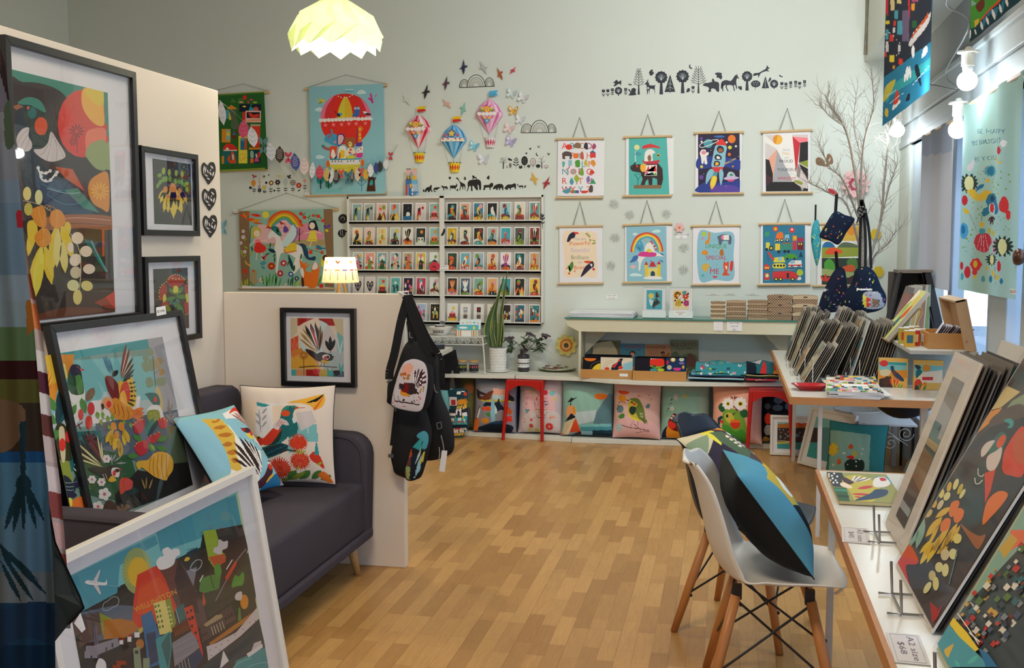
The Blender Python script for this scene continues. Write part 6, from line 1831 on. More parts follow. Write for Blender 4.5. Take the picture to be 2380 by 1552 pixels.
CARDS=[[('g','8fb0b0','green geometric hills and yellow sun','f0d84a'),('g','a9b0aa','black and green geometric hills','2a4a3a'),('m','d8b8b0','dark peaks on dusty pink','e8502c'),('m','9fb0b8','peaks and orange sun on grey','e8762c'),('n','1c222c','white polar bear at night','e9e6d8'),('g','d8c8c8','red geometric cliffs on pale pink','b82030'),('h','8fb8b0','red cottage under a teal sky','c8352c')],[('b','ecd9b0','black robin on cream','2a2624'),('b','ecc8c0','small green bird on pink','8a9a3a'),('f','e0d49a','yellow flowers on cream','e8a03a'),('b','b8ccc8','dark bird on pale blue','2a3a40'),('k','e6e0d0','fantail on cream','2a2624'),('h','2a3a38','white house on dark green','ece4d4'),('h','8fc0bc','orange sun over white house','e8702c')],[('q','b8c8c4','pink flower crowned bird head','d88a9a'),('q','e8a08a','green parrot head with daisies','7a9a4a'),('q','6fa8b0','dark green bird head with flowers','2f5a3a'),('q','a8b8b8','pale bird head with long beak','d8b89a'),('q','b8a888','crested orange bird head','d8702c'),('q','d8c04a','black bird head on yellow','22404a'),('h','dfe6e4','snowy village with lettering','3f7a98')],[('d','dccfcf','black filigree heart on lilac, left one','2a2826'),('d','dccfcf','black filigree heart on lilac, right one','2a2826'),('h','9fc0b0','red caravan','c8352c'),('e','5fb0b0','elephant with rider on teal','3a302c'),('f','1f2440','pink flowers on navy','d8508a'),('b','c83a60','white pony on crimson','ecd8dc'),('b','d8e0e0','toucan on white','1f2a34')],[None,None,None,None,None,('f','a9bcd8','small flowers on lilac blue','c8406a'),('e','22201f','golden alpaca on black','d8b04a')]]
CARDR=[[('b','1f2a2a','orange breasted owl on black','e8702c'),('o','d8a890','brown morepork owl','6a3a2c'),('b','3a7a98','yellow and blue kingfisher','e8c04a'),('b','1d2228','white fronted penguin on black','dfe0dc'),('b','9ac0c0','blue and red pukeko','2a4f8a'),('b','dfd4c0','brown kea on cream','6a4a30'),('k','5f9a98','red winged flying kaka','a83a30')],[('b','c8a82c','blue wood pigeon on yellow','3a4a6a'),('b','e0d4b8','teal tui with ferns','2a5a60'),('b','2a2c28','yellow bird on black','c8b03a'),('b','a8b8b4','grey falcon','5a5048'),('b','3fa8b8','pink sky black bird','c84f60'),('b','4a5a5a','black shag with orange sun','1f2424'),('k','8a3a30','dark bird in red branches','1c1a1e')],[('b','2f4a3a','kaka on dark green','c84a2c'),('b','6fb0c0','white gull with black wings','ecebe4'),('b','9fb8c8','orca leaping','1c2630'),('b','dcc8b0','brown parrot on branches','8a3f34'),('k','ecdfe8','fantail in magenta branches','a83a80'),('b','2a4f4a','white heron over green water','e4e8e4'),('b','b8a890','green and red pigeon','b83a34')],[('k','2f3430','orange bird among dark ferns','d8702c'),('k','4a6a80','white seabird over the sea','eceff0'),('b','7fb0a0','green pigeon in flowers','3a6a4a'),('b','e0b07a','orange breasted bird in branches','c8602c'),('b','3f9aa0','blue duck on teal','4a4a58'),('m','2a2a2c','red sun over arched bridge','d8502c'),('b','ecc04a','black bird on yellow trees','1c1c20')],[('h','e4e4de','red truck and coloured trees','c83a3c'),('s','8f9aa8','pale blue abstract beach','d8d0c0'),('s','2a2426','red moon abstract beach','b02a30'),('s','2a2a30','dark abstract night beach','6a6470'),('c','3a2a2c','busy red city street','d8803a'),('c','2f6a80','orange and teal city','d8703a'),('c','2f7a88','harbour city on teal','d8c04a')]]
def card_art(A,kind,bgc,ac,rnd):
 P=lambda:rnd.choice(['e8c04a','d8502c','3fa0a0','2a3a4a','e8862c','7a9a3a','e0a0a0','dfe0d4','8a3a34','22262a'])
 t='r %s 0 0 1 1\n'%bgc
 if kind in 'bkomq':t+='e %s %.2f %.2f .2 .14\n'%(P(),rnd.uniform(.3,.75),rnd.uniform(.15,.3));t+='p %s 0 .7 .4 .6 1 .75 1 1 0 1\n'%P();t+='p %s 0 .85 .5 .75 1 .9 1 1 0 1\n'%P()
 if kind=='b':
  m=rnd.choice((0,1));X=lambda x:x if m else 1-x
  t+='s %s %s\n'%(ac,' '.join('%.2f %.2f'%(X(a),b)for a,b in((.38,.3),(.5,.2),(.62,.26),(.64,.42),(.8,.6),(.85,.85),(.6,.72),(.4,.62),(.33,.45))))
  t+='p %s %.2f .27 %.2f .3 %.2f .33\n'%('e8a03a',X(.4),X(.24),X(.4));t+='f %s %.2f .4 %.2f .72 .2\n'%(P(),X(.5),X(.74));t+='d 2 .035 %.2f .27\nk 81 .03 .15 .82 .9 .76\n'%X(.5)
  for i in range(3):t+='f %s %.2f %.2f %.2f %.2f .1\n'%(P(),.1+i*.35,.98,.15+i*.3,.8)
 elif kind=='k':
  t+='f %s .45 .6 .2 .1 .16 .5 .6 .45 .05 .16 .55 .6 .8 .08 .16\nf 17 .45 .6 .32 .12 .05 .52 .6 .62 .08 .05\n'%ac+'s %s .25 .68 .45 .55 .68 .62 .7 .75 .45 .78\nk 81 .03 .05 .85 .95 .8\n'%ac
  for i in range(3):t+='f %s %.2f %.2f %.2f %.2f .1\n'%(P(),.1+i*.35,.98,.15+i*.3,.8)
 elif kind=='o':t+='s %s .3 .2 .5 .14 .7 .2 .72 .6 .55 .85 .42 .85 .28 .6\nd 34 .09 .41 .28 .6 .28\nd 21 .04 .41 .28 .6 .28\nf %s .5 .45 .68 .75 .16\n'%(ac,P())
 elif kind=='m':t+='p %s 0 1 .3 .5 .5 .8 .75 .45 1 .8 1 1\np 21 .1 1 .35 .6 .55 1\np 92 .5 1 .72 .6 .9 1\ne %s .35 .3 .13 .09\n'%(P(),ac)
 elif kind=='g':t+='p %s .1 1 .2 .3 .5 .2 .55 .6 .4 1\np 21 .2 .3 .5 .2 .35 .6\np 45 .15 .9 .35 .6 .45 1\np 17 .3 1 .45 .65 .5 1\ne %s .75 .25 .13 .09\n'%('3f6a5a' if ac!='b82030' else ac,ac)
 elif kind=='n':t+='r 65 0 .75 1 1\ns %s .35 .62 .5 .5 .75 .55 .78 .72 .4 .75\ns 3 .55 .2 .62 .25 .55 .3 .59 .25\n'%ac
 elif kind=='h':t+='e %s .6 .22 .16 .11\nr %s .15 .55 .85 .82\np %s .1 .55 .5 .38 .9 .55\nr 42 .25 .62 .38 .75 .6 .62 .74 .75\nr %s 0 .82 1 1\nd 95 .08 .1 .8 .9 .8\n'%(P(),ac,P(),P())
 elif kind=='f':
  for i in range(9):x,y=rnd.uniform(.12,.88),rnd.uniform(.15,.85);t+='o %s %.2f %.2f .13 6 .09\nd 17 .03 %.2f %.2f\n'%(rnd.choice([ac,P()]),x,y,x,y)
 elif kind=='q':t+='s %s .3 1 .3 .6 .38 .42 .62 .42 .72 .6 .72 1\np 81 .7 .5 .98 .62 .7 .62\nd 21 .04 .58 .52\ne 1 .45 .65 .09 .06\n'%ac+''.join('o %s %.2f %.2f .15 6 .1\nd 47 .035 %.2f %.2f\n'%(rnd.choice(['f0ece4','e0607a',P()]),x,y,x,y)for x,y in((.3,.34),(.5,.22),(.68,.34)))
 elif kind=='d':t+='s %s .5 .85 .15 .5 .12 .3 .3 .2 .5 .35 .7 .2 .88 .3 .85 .5\n'%ac+'f %s .3 .3 .42 .5 .07 .7 .3 .58 .5 .07 .3 .5 .48 .68 .07 .7 .5 .54 .7 .06\nf %s .2 .3 .26 .45 .05 .8 .3 .74 .45 .05\n'%(bgc,bgc)
 elif kind=='e':t+='s %s .15 .5 .3 .42 .75 .42 .85 .6 .82 .85 .7 .85 .68 .65 .45 .65 .42 .85 .28 .85 .28 .6\np %s .35 .42 .65 .42 .6 .6 .4 .6\ne %s .5 .3 .12 .1\nd %s .04 .2 .2 .8 .2 .5 .15\n'%(ac,P(),'e6e0d0',P())
 elif kind=='s':t+='r 2 0 0 1 1\nr %s .28 .15 .72 .45\nr %s .28 .45 .72 .62\nr %s .28 .62 .72 .85\ne %s .5 .28 .12 .08\n'%(bgc,'c9c0b4','6a5f58',ac)
 elif kind=='c':
  for i in range(14):x,y=rnd.uniform(0,.85),rnd.uniform(.15,.8);t+='r %s %.2f %.2f %.2f %.2f\n'%(P(),x,y,x+.14,y+.2)
  t+='r %s 0 .88 1 1\ne %s .2 .1 .1 .07\n'%(P(),ac)
 A.draw(t)
rnd=random.Random(7);RN=('top','second','third','fourth','bottom')
for bay,tab,xs in(('left',CARDS,(945,1028,1115,1205,1293,1383,1478)),('right',CARDR,(1600,1690,1783,1878,1971,2068,2171))):
 for i,row in enumerate(tab):
  for j,c in enumerate(row):
   if c is None:continue
   kind,bgc,desc,ac=c;x0=onY(500+xs[j]/2.975,500,BACKY-.035).x;w,h=.088,.150
   zb=rows[i]+.001
   M=frameM((x0,BACKY-.040,zb),(1,0,0),(0,.12,1));o_=MB()
   o_.bb((0,0,-.003),(w,h,0),'e9e6e2');A=Art(None,w*.84,h*.88,None,z=(0,0,1),local=True);card_art(A,kind,bgc,ac,rnd)
   o_.M=MTr((w*.08,h*.06,.0002));A.flat(o_,0,2.5e-5)
   o=o_.build('greeting_card',PAPER);o.matrix_world=M;tag(o,'greeting card, %s, %s row of the %s bay'%(desc,RN[i],bay),'greeting card','greeting cards in the wall rack')
sticker('red paper rose clipped on the middle post of the card rack','paper flower','s 96 1480 560 1490 535 1520 530 1550 545 1552 575 1525 592 1490 590\nf 95 1480 545 1500 530 14\nf 10 1500 560 1530 570 12',ZM,name='paper_flower',dz=.062)
note('card price label on the middle post of the rack',1552,553,1614,592,ZM,['CARDS','$7 each'],dz=.06)
sticker('small black fantail cut-out on the middle post of the rack','paper cut-out','s 21 1562 345 1575 320 1582 300 1592 310 1585 335 1572 350',ZM,name='paper_cutout',dz=.06)
sticker('black pine sprig cut-out on the right edge of the rack','paper cut-out','k 21 3 2262 195 2264 300\nf 21 2262 225 2250 195 9 2262 225 2275 200 9 2262 240 2245 220 9 2262 240 2282 222 9 2264 265 2250 250 8 2264 265 2280 255 8',ZM,name='paper_cutout',dz=.06)
for(lb,x,cols)in(('grey-haired paper figure in blue robe standing on the card rack',2165,('3f6fa8','5a5650','c8342c')),('paper figure in blue checked dress standing on the card rack',2262,('6fb0d8','d8b83a','dfe8f0'))):
 A=Art(WB@MTr((0,0,.04)),12,6,None,z=(640,330,7));y0=840
 A.draw(f's 29 {x - 32} 465 {x - 30} 395 {x + 35} 392 {x + 32} 460 {x + 14} 468 {x + 12} 505 {x - 12} 505 {x - 14} 468\np {cols[1]} {x - 38} 388 {x + 40} 384 {x + 38} 400 {x - 36} 402\np {cols[1]} {x - 20} 500 {x + 20} 500 {x + 50} 590 {x - 48} 590\np {cols[0]} {x - 46} 570 {x + 50} 570 {x + 52} 830 {x - 44} 834\np {cols[2]} {x - 46} 660 {x - 20} 655 {x - 22} 832 {x - 44} 834\ne 78 {x} 530 16 28\nd 1 7 {x} 515 {x} 540\nl 96 3 {x - 10} 435 {x} 442 {x + 10} 435\nr 65 {x - 18} 415 {x - 10} 420 {x + 10} 415 {x + 18} 420')
 if x>2200:A.draw('\n'.join(f'k 2 3 {x - 44 + 14 * k} 640 {x - 44 + 14 * k} 760' for k in range(7))+'\n'+'\n'.join(f'k 2 3 {x - 46} {650 + 18 * k} {x + 50} {650 + 18 * k}' for k in range(6))+f'\nr 28 {x - 46} 762 {x + 66} 778\nk 0 8 {x - 12} 778 {x - 12} 832\nk 0 8 {x + 12} 778 {x + 12} 832')
 else:A.draw(f'p 78 {x + 20} 635 {x + 60} 630 {x + 50} 700 {x + 25} 695\np 63 {x + 50} 640 {x + 75} 700 {x + 50} 700\nk 2 6 {x - 5} 640 {x - 5} 832')
 mb=MB();A.flat(mb,0,6e-5);xs_=[p.x for p in mb.v];zb=min(p.y for p in mb.v);c=V(((min(xs_)+max(xs_))/2,zb,0));mb.v=[p-c for p in mb.v];mb.M=Matrix();mb.bb((-.04,0,-.03),(.04,.004,.01),'d8d4cc')
 o=mb.build('paper_figure',PAPER,solid=.0);o.matrix_world=WB@MTr((c.x,CYT,.04));tag(o,lb,'paper figure')
SHW=mat('shelf_paint','d9d8cc',.5,noise=.03);GREENG=mat('glass_edge','3f7f70',.2,noise=.05);CREAM=mat('cream_paint','d2cdb2',.6,noise=.03)
BY=BACKY-.004;BZ=.50
P=[onZ(x,y,BZ)for x,y in((960,868),(1196,872))];Q=[onZ(x,y,BZ)for x,y in((1198,872),(1343,877),(1440,884),(1600,889),(1830,889))]
for nm,pts,lb in(('bench',P,'white low wall bench, left section under the wire stand'),('bench',catmull([tuple(p)for p in Q],4,False),'white low wall bench, long right section with curved front')):
 xs=[p[0]for p in pts];b=thing(nm,lb,'bench',((xs[0]+xs[-1])/2,BY-.2,0));lo=[(p[0],p[1])for p in pts]
 MB().prism(lo+[(xs[-1],BY),(xs[0],BY)],BZ-.028,BZ).build('bench_top',SHW,b,world=1,bevel=.002)
 for x in np.linspace(xs[0]+.03,xs[-1]-.03,2 if len(P)==len(pts)else 3):MB().bb((x-.012,BY-.2,.036),(x+.012,BY,BZ-.028)).build('bench_support',SHW,b,world=1)
A_,B_,C_=onZ(1085,1010,0),onZ(1328,1028,0),onZ(1900,1046,0)
o=MB().prism([(A_.x-.4,A_.y),(B_.x,B_.y),(B_.x,BY),(A_.x-.4,BY)],0,.036).build('plinth_board',SHW,bevel=.003);tag(o,'low white floor plinth under the cushions, left board','plinth')
o=MB().prism([(B_.x+.004,B_.y-.01),(C_.x,C_.y-.01),(C_.x,BY),(B_.x+.004,BY)],0,.036).build('plinth_board',SHW,bevel=.003);tag(o,'low white floor plinth under the cushions, right board','plinth')
SY_=7.70;SZ=.952;xl,xr=onY(1312,742,SY_).x,.62;fz=onY(1400,771,SY_).z
sh=thing('wall_shelf','cream wall shelf with a green-edged glass top above the bench','shelf',(0,BY-.1,fz))
MB().bb((xl,SY_-.012,SZ-.010),(xr,BY,SZ)).build('glass_top',GREENG,sh,world=1)
x2=onY(1345,771,SY_).x;mb=MB(Matrix(((1,0,0,0),(0,0,1,SY_),(0,1,0,0),(0,0,0,1))));mb.prism([(xl+.01,SZ-.011),(xr,SZ-.011),(xr,fz),(x2,fz),(xl+.02,SZ-.06)],0,.02);mb.build('fascia',CREAM,sh,world=1)
MB().bb((x2,SY_+.02,fz+.01),(xr,BY,fz+.03)).build('shelf_board',CREAM,sh,world=1)
MB().bb((x2,SY_+.0,BZ+.001),(x2+.018,BY,fz)).build('side_panel',CREAM,sh,world=1)
for xx,s in((x2+.019,1),(onY(1835,771,SY_).x,-1)):
 mb=MB(Matrix(((1,0,0,xx),(0,0,1,BY-.13),(0,1,0,0),(0,0,0,1))));mb.prism([(0,fz),(s*.19,fz),(0,fz-.19)],0,.018);mb.build('bracket',CREAM,sh,world=1)
Zb=(960,650,2.479);FM=frameM((-6,SY_-.002,0),(1,0,0),(0,0,1))
note('small printed notice on the shelf fascia, left of the hold all sign',1732,238,1785,294,Zb,['- - - - -','- - - -','- - - - -','- - -'],M=FM,cat='sign')
note('hold all price sign on the shelf fascia',1808,239,1895,296,Zb,['Extra large','hold alls','$22'],M=FM,cat='sign')
def boxat(mb,x0,x1,y0,y1,Y,dep,col=None):
 p,q=onY(x0,y0,Y),onY(x1,y1,Y);mb.bb((p.x,Y,q.z),(q.x,Y+dep,p.z),col);return p,q
p0,p1=onY(1319,730,SY_+.0).x,onY(1472,730,SY_).x;t=thing('paper_stack','flat stack of white poster sheets on the left end of the glass shelf','paper',((p0+p1)/2,BY-.17,SZ));rnd=random.Random(3)
for k in range(9):
 a=rnd.uniform(-.03,.03);MB().box((rnd.uniform(-.006,.012),rnd.uniform(-.005,.005),.0022+k*.0042),((p1-p0)-.01-.012*(k>6),.30,.0036),'e9e9ec' if k%3 else 'c9c9d0',rz=a).build('sheet',PAPER,t)
A=Art(None,p1-p0-.03,.28,None,local=True);A.draw('k 43 .02 .1 .8 .5 .78 .9 .86\nk 43 .015 .1 .6 .9 .64');mb=MB(MTr((-(p1-p0)/2+.02,-.14,.0402)));A.flat(mb);mb.build('top_print',PAPER,t)
for lb,x0,x1,art in(('pack of teal archipelago mini prints standing on the glass shelf',1325,1455,'z 960 650 2.479\ne 3 1372 93 14 14\no 92 1372 93 20 10 5\ns 58 1360 110 1385 125 1375 150 1365 140\ns 42 1400 70 1420 90 1405 110 1425 130 1400 150 1385 165 1380 140 1395 110\nd 1 4 1408 80 1420 100 1398 120 1412 140 1390 155\nd 97 4 1415 88 1400 105 1420 125 1400 148'),('pack of bright floral mini prints standing on the glass shelf',1477,1610,'z 960 650 2.479\no 8 1525 90 26 8 18\no 2 1545 105 20 7 12\no 1 1570 95 20 7 12\nf 98 1510 150 1540 110 18 1590 150 1560 110 18\no 78 1530 135 22 8 12\no 16 1575 135 20 8 12\nd 0 6 1520 75 1585 80 1550 130 1510 120\ns 54 1550 70 1575 65 1565 90')):
 Y=SY_+.06;pa,pb=onY(960+x0/2.479,650+42/2.479,Y),onY(960+x1/2.479,650+213/2.479,Y);w=pb.x-pa.x;h=pa.z-SZ
 M=MTr((pa.x,Y,SZ+.001))@MRo(PI/2,4,'X');t=thing('print_pack',lb,'print pack',M=M,group='print packs on the glass shelf')
 mb=MB();mb.bb((.003,.002,-.03),(w-.003,h-.012,-.002),'e4e6ea');A=Art(M,w*.68,h*.62,'4fb0c0' if x0<1400 else 'ecdcb0');A.M=M@MTr((w*.16,h*.28,0));A.Mi=A.M.inverted();A.draw(art);mb.M=MTr((w*.16,h*.28,-.001));A.flat(mb);mb.build('print_stack',PAPER,t)
 mb=MB();mb.bb((0,0,.001),(w,h,.003));mb.bb((0,0,-.032),(w,h,-.031));mb.build('clear_sleeve',CLEAR,t)
 mb=MB();mb.bb((-.002,0,.003),(w+.002,h*.235,.006),'dfe6e4');mb.bb((-.002,0,-.035),(w+.002,.003,.006),'dfe6e4')
 if x0>1400:A=Art(M@MTr((0,0,.0062)),w,h,None,z=Zb);A.draw('r 2 1505 177 1578 206\nc 26 9 1541 190 0 mini prints\nc 26 9 1541 202 0 $18');mb.M=MTr((0,0,.0062));A.flat(mb)
 mb.build('card_holder',PAPER,t)
BXM=bpy.data.materials.new('diamond_pattern_card');BXM.use_nodes=True
nt=BXM.node_tree;N=nt.nodes;L=nt.links;tc=N.new('ShaderNodeTexCoord');mp=N.new('ShaderNodeMapping');mp.inputs['Rotation'].default_value=(0,PI/4,0);ck=N.new('ShaderNodeTexVoronoi');ck.feature='DISTANCE_TO_EDGE';ck.inputs['Randomness'].default_value=0;ck.inputs['Scale'].default_value=75
L.new(tc.outputs['Object'],mp.inputs[0]);L.new(mp.outputs[0],ck.inputs['Vector']);rp=N.new('ShaderNodeValToRGB');rp.color_ramp.elements[0].position=.06;rp.color_ramp.elements[1].position=.12;rp.color_ramp.elements[0].color=(*lin('c9b18e'),1);rp.color_ramp.elements[1].color=(*lin('6e4c38'),1)
L.new(ck.outputs['Distance'],rp.inputs[0]);L.new(rp.outputs[0],N['Principled BSDF'].inputs['Base Color']);N['Principled BSDF'].inputs['Roughness'].default_value=.7
ON=('bottom','second','third','top')
for si,(x0,x1,yt,n)in enumerate(((1715,1799,125,4),(1805,1920,120,4),(1928,2045,118,4),(2044,2185,88,3),(2188,2333,90,3))):
 Y=SY_+.05;a,b=onY(960+x0/2.479,650+yt/2.479,Y),onY(960+x1/2.479,720,Y);h=(a.z-SZ)/n;w=b.x-a.x
 for k in range(n):
  t=thing('gift_box','brown patterned gift box, %s in the %s stack from the left'%(ON[k]if k<n-1 else 'top',('first small','second small','third small','fourth','fifth')[si]),'box',(a.x+w/2,Y+w*.32,SZ+k*h),(rnd.random()-.5)*.06,'patterned boxes on the glass shelf')
  MB().box((0,0,h*.3+.0005),(w-.006,w*.62,h*.6)).build('box_base',BXM,t)
  mb=MB();c=h*.16 if k==n-1 or n==3 else h*.08
  pts=[(-w/2,h*.52),(w/2,h*.52),(w/2,h*.86)]+[(w/2*math.cos(q),h*.86+c*math.sin(q))for q in np.linspace(.3,PI-.3,7)]+[(-w/2,h*.86)]
  mb.M=Matrix(((1,0,0,0),(0,0,1,-w*.33),(0,1,0,0),(0,0,0,1)));mb.prism(pts,0,w*.66);mb.build('box_lid',BXM,t,bevel=.001)
  if n==3:MB().box((0,-w*.335,h*.8),(w*.16,.003,h*.1)).build('finger_slot',BLACK,t)
Zc=(1330,770,4.76)
def crate(label,x0,x1,yt,yb,Y,dep,name='wooden_box'):
 p,q=onY(1330+x0/4.76,770+yt/4.76,Y),onY(1330+x1/4.76,770+yb/4.76,Y);w,h=q.x-p.x,p.z-BZ-.001
 t=thing(name,label,'box',((p.x+q.x)/2,Y+dep/2,BZ+.001));mb=MB();d=dep
 for c,s in(((0,-d/2+.005,h/2),(w,.01,h)),((0,d/2-.005,h/2),(w,.01,h)),((-w/2+.005,0,h/2),(.01,d-.02,h)),((w/2-.005,0,h/2),(.01,d-.02,h)),((0,0,.004),(w-.02,d-.02,.008))):mb.box(c,s)
 mb.build('box_body',mat('bamboo','c08a4c',.45,noise=.14,scale=14,stretch=(1,1,12)),t,bevel=.001);return t,p,q
BXY=7.64
t1,p1_,q1_=crate('bamboo box of folded pouches, left one on the bench',95,665,418,535,BXY+.0,.24)
MB().box((onY(1330+570/4.76,870,BXY).x-t1 .location.x,-.1215,.03),(.062,.001,.022),'e6e6ea').build('price_card',PAPER,t1)
t2,p2_,q2_=crate('bamboo box of folded pouches, right one on the bench',670,1262,434,542,BXY-.05,.24)
def bag(label,x0,x1,y0,Y,bgc,art,tilt=.15,name='fabric_pouch',n=1,grp='folded pouches in the bamboo boxes'):
 p,q=onY(1330+x0/4.76,770+y0/4.76,Y),onY(1330+x1/4.76,870,Y);w,h=q.x-p.x,p.z-BZ-.012
 M=frameM((p.x,Y-.005,BZ+.012),(1,0,0),(0,tilt,1));t=thing(name,label,'pouch',M=M,group=grp)
 A=Art(M,w,h,bgc,z=Zc);art and A.draw(art);mb=MB();A.flat(mb);mb.bb((0,0,-.008),(w,h,-.0003),bgc);mb.build('pouch_cloth',CLOTH,t)
 MB().bb((-.001,h-.004,-.008),(w+.001,h+.003,.001),'101014').build('zip_edge',CLOTH,t);return t
bag('black pouch with orange and yellow bird, front left of the left bamboo box',115,320,288,BXY+.02,'1d1d20','e 23 200 298 65 32\nl 26 8 200 420 220 360 290 330 320 330\ns 3 225 425 250 380 310 355 320 425')
bag('cream pouch with tui and fern print in the left bamboo box',312,665,278,BXY+.012,'dccfb8','l 56 4 330 420 380 340 440 320\nl 56 4 350 425 410 350 460 340\ns 68 430 415 450 370 500 340 530 300 560 305 545 340 545 390 500 425 440 428\np 39 440 400 480 350 510 345 470 400\ne 1 520 320 12 14\np 32 560 360 660 330 662 425 560 425\ne 1 385 412 26 16\ne 1 535 400 26 20\nl 0 3 548 308 570 305')
bag('black pouch with red pohutukawa and pearls in the right bamboo box',690,1050,288,BXY-.03,'22212a','s 97 862 375 1015 370 985 400 940 412 890 400\ns 64 862 372 870 300 940 305 1005 302 1018 365 980 385 900 385\nd 2 10 874 300 900 297 925 296 950 295 978 294 1003 293\ne 66 900 425 40 16\ne 46 980 425 40 16\ns 14 890 375 915 372 925 395 900 395')
bag('navy pouch with folk flowers in the right bamboo box',1040,1255,285,BXY-.036,'22385c','e 89 1115 312 28 26\ne 2 1115 312 16 16\ne 73 1210 310 28 24\ne 89 1210 310 12 10\ne 73 1075 398 26 26\ne 89 1075 398 13 13\ns 94 1035 330 1070 325 1060 365 1040 365\ns 16 1120 405 1200 405 1185 432 1135 432\ne 89 1228 395 14 20\ns 22 1180 345 1240 345 1225 362 1195 362')
for k,(xa,xb,yy,Y,c)in enumerate(((140,640,262,BXY+.05,'24242a'),(160,655,255,BXY+.08,'30303a'),(150,620,270,BXY+.11,'1d2028'),(720,1240,278,BXY,'1a1a20'),(700,1262,284,BXY+.03,'26282f'))):bag('dark folded pouch showing only its top edge, %s'%('first behind the cream pouch','second behind the cream pouch','rearmost in the left bamboo box','first behind the red flower pouch','rearmost in the right bamboo box')[k],xa,xb,yy,Y,c,'',0)
for lb,x0,x1,y0,bgc,art,Y in(('old annual with worn olive cover at the left of the bench books',225,525,98,'7d7452','s 34 235 150 400 110 440 120 500 230 470 290 240 290\nl 56 3 300 240 400 150\nl 56 3 330 250 440 160\nd 33 5 250 130 300 120 480 130 500 170',BACKY-.07),('blue old annual reading modern book for girls',522,806,135,'4f94a8','c 96 38 676 187 0 MODERN\nc 42 18 676 212 0 BOOK for GIRLS\ns 15 632 245 650 218 680 215 700 235 690 260 660 265\ns 80 645 240 675 235 690 260 665 285 650 270',BACKY-.06),('orange old annual reading monster book for boys',806,1085,142,'c08a64','c 88 34 930 195 0 MONSTER\nc 85 22 900 222 0 BOOK for\nc 85 30 900 258 0 BOYS\ns 81 975 240 990 222 1015 222 1025 245 1005 255\ns 85 985 245 1020 242 1030 265 1070 230 1075 275 1000 280',BACKY-.065),('tall grey-green old annual reading girls crystal',1088,1388,92,'87876a','c 90 44 1235 165 0 GIRLS CRYSTAL\nc 26 24 1235 202 0 Annual 1957\ns 35 1092 270 1150 220 1200 270 1290 240 1385 280 1385 420 1092 420\ns 48 1260 320 1290 250 1330 260 1370 310 1380 380 1290 385',BACKY-.058)):
 p,q=onY(1330+x0/4.76,770+y0/4.76,Y),onY(1330+x1/4.76,870,Y);w,h=q.x-p.x,p.z-BZ-.001
 M=frameM((p.x,Y,BZ+.001),(1,0,0),(0,.08,1));t=thing('annual_book',lb,'book',M=M,group='old annuals leaning on the wall');A=Art(M,w,h,bgc,z=Zc);A.draw(art);mb=MB();A.flat(mb,.0002);mb.bb((0,0,-.002),(w,h,0),bgc);mb.bb((0,0,-.022),(w,h,-.020),bgc);mb.bb((0,0,-.022),(.003,h,0),bgc);mb.build('cover',PAPER,t);MB().bb((.003,.003,-.020),(w-.004,h-.003,-.002)).build('pages',mat('old_pages','c9bd98',.8,noise=.2,scale=200),t)
def fold(label,x0,x1,y0,y1,Y,dep,bgc,art,rz=0,grp='folded fabric on the bench'):
 p,q=onY(1330+x0/4.76,770+y0/4.76,Y),onY(1330+x1/4.76,770+y1/4.76,Y);w,h=q.x-p.x,max(p.z-q.z,.006)
 t=thing('folded_fabric',label,'fabric',((p.x+q.x)/2,Y+dep/2,max(q.z,BZ+.001)),rz,grp);prof=lambda a:1-abs(a)**4*.4
 A=Art(None,1,1,bgc,local=True);A.draw(art)
 mb=MB();mb.grid(lambda u,v:((u-.5)*w,(v-.5)*dep if v>.3 else-dep/2+(v-.3)*.02,h*(min(1,v/.3)if v<.3 else 1)*(1+.12*math.sin(u*9+v*4))-(.25*h if v>.95 else 0)),44,30,A.colfn());mb.box((0,0,h*.45),(w*.97,dep*.97,h*.85),bgc);mb.build('folded_cloth',CLOTH,t,smooth=0);return t
rf=random.Random(5)
def scat(n,cs,r=.03,yb=0.0):return '\n'.join('o %s %.2f %.2f %.3f 5 %.3f'%(rf.choice(cs),rf.random(),rf.random(),r*rf.uniform(.6,1.4),r)for _ in range(n))
fold('blue and white folded cloth at the bottom of the teal fabric pile',1285,1900,505,540,7.60,.3,'2a4a60','r 32 0 .8 1 .95\nr 93 0 .7 1 .78')
fold('pale blue folded cloth below the teal one',1315,1890,465,505,7.60,.3,'6fa8b8','r 82 0 .85 1 1')
fold('teal folded cloth with birds and flowers topping the fabric pile',1365,1925,372,490,7.60,.3,'3f9aa4',scat(60,['e8a0b8','ecdce4','b8c83a','d83a5a','2a5a70','8fd0c0'],.035)+'\nk 42 .02 0 .92 1 .98')
fold('red patterned folded cloth at the bottom of the right pile',1925,2290,520,548,7.60,.28,'b83a48',scat(25,['ecdce0','3fa0a8','e8c83a'],.05))
fold('black and yellow folded cloth in the right fabric pile',1905,2285,475,520,7.60,.28,'1f2428','r 24 0 .8 1 .84\nr 17 0 .72 1 .76\nr 21 0 .88 1 .92')
fold('multicoloured geometric folded cloth topping the right fabric pile',1930,2300,365,472,7.60,.28,'2f6f78','p 39 .4 1 .55 .3 .6 1\np 93 .15 .2 .5 .1 .4 .6\np 68 0 1 0 .3 .25 .3 .3 1\np 8 .8 1 .85 .6 1 1\np 48 .5 .1 .8 .1 .7 .5\ne 1 .85 .7 .06 .2')
pc=onZ(960+822/2.479,650+530/2.479,BZ);t=thing('plate','pale green plate of badges and pins on the bench','plate',(pc.x,pc.y+.07,BZ+.001))
MB().lathe([(.05,0),(.09,.004),(.150,.022),(.152,.026),(.146,.025),(.085,.009),(0.001,.007)],36).build('plate_body',mat('celadon_glaze','c2c6a4',.25),t,smooth=1)
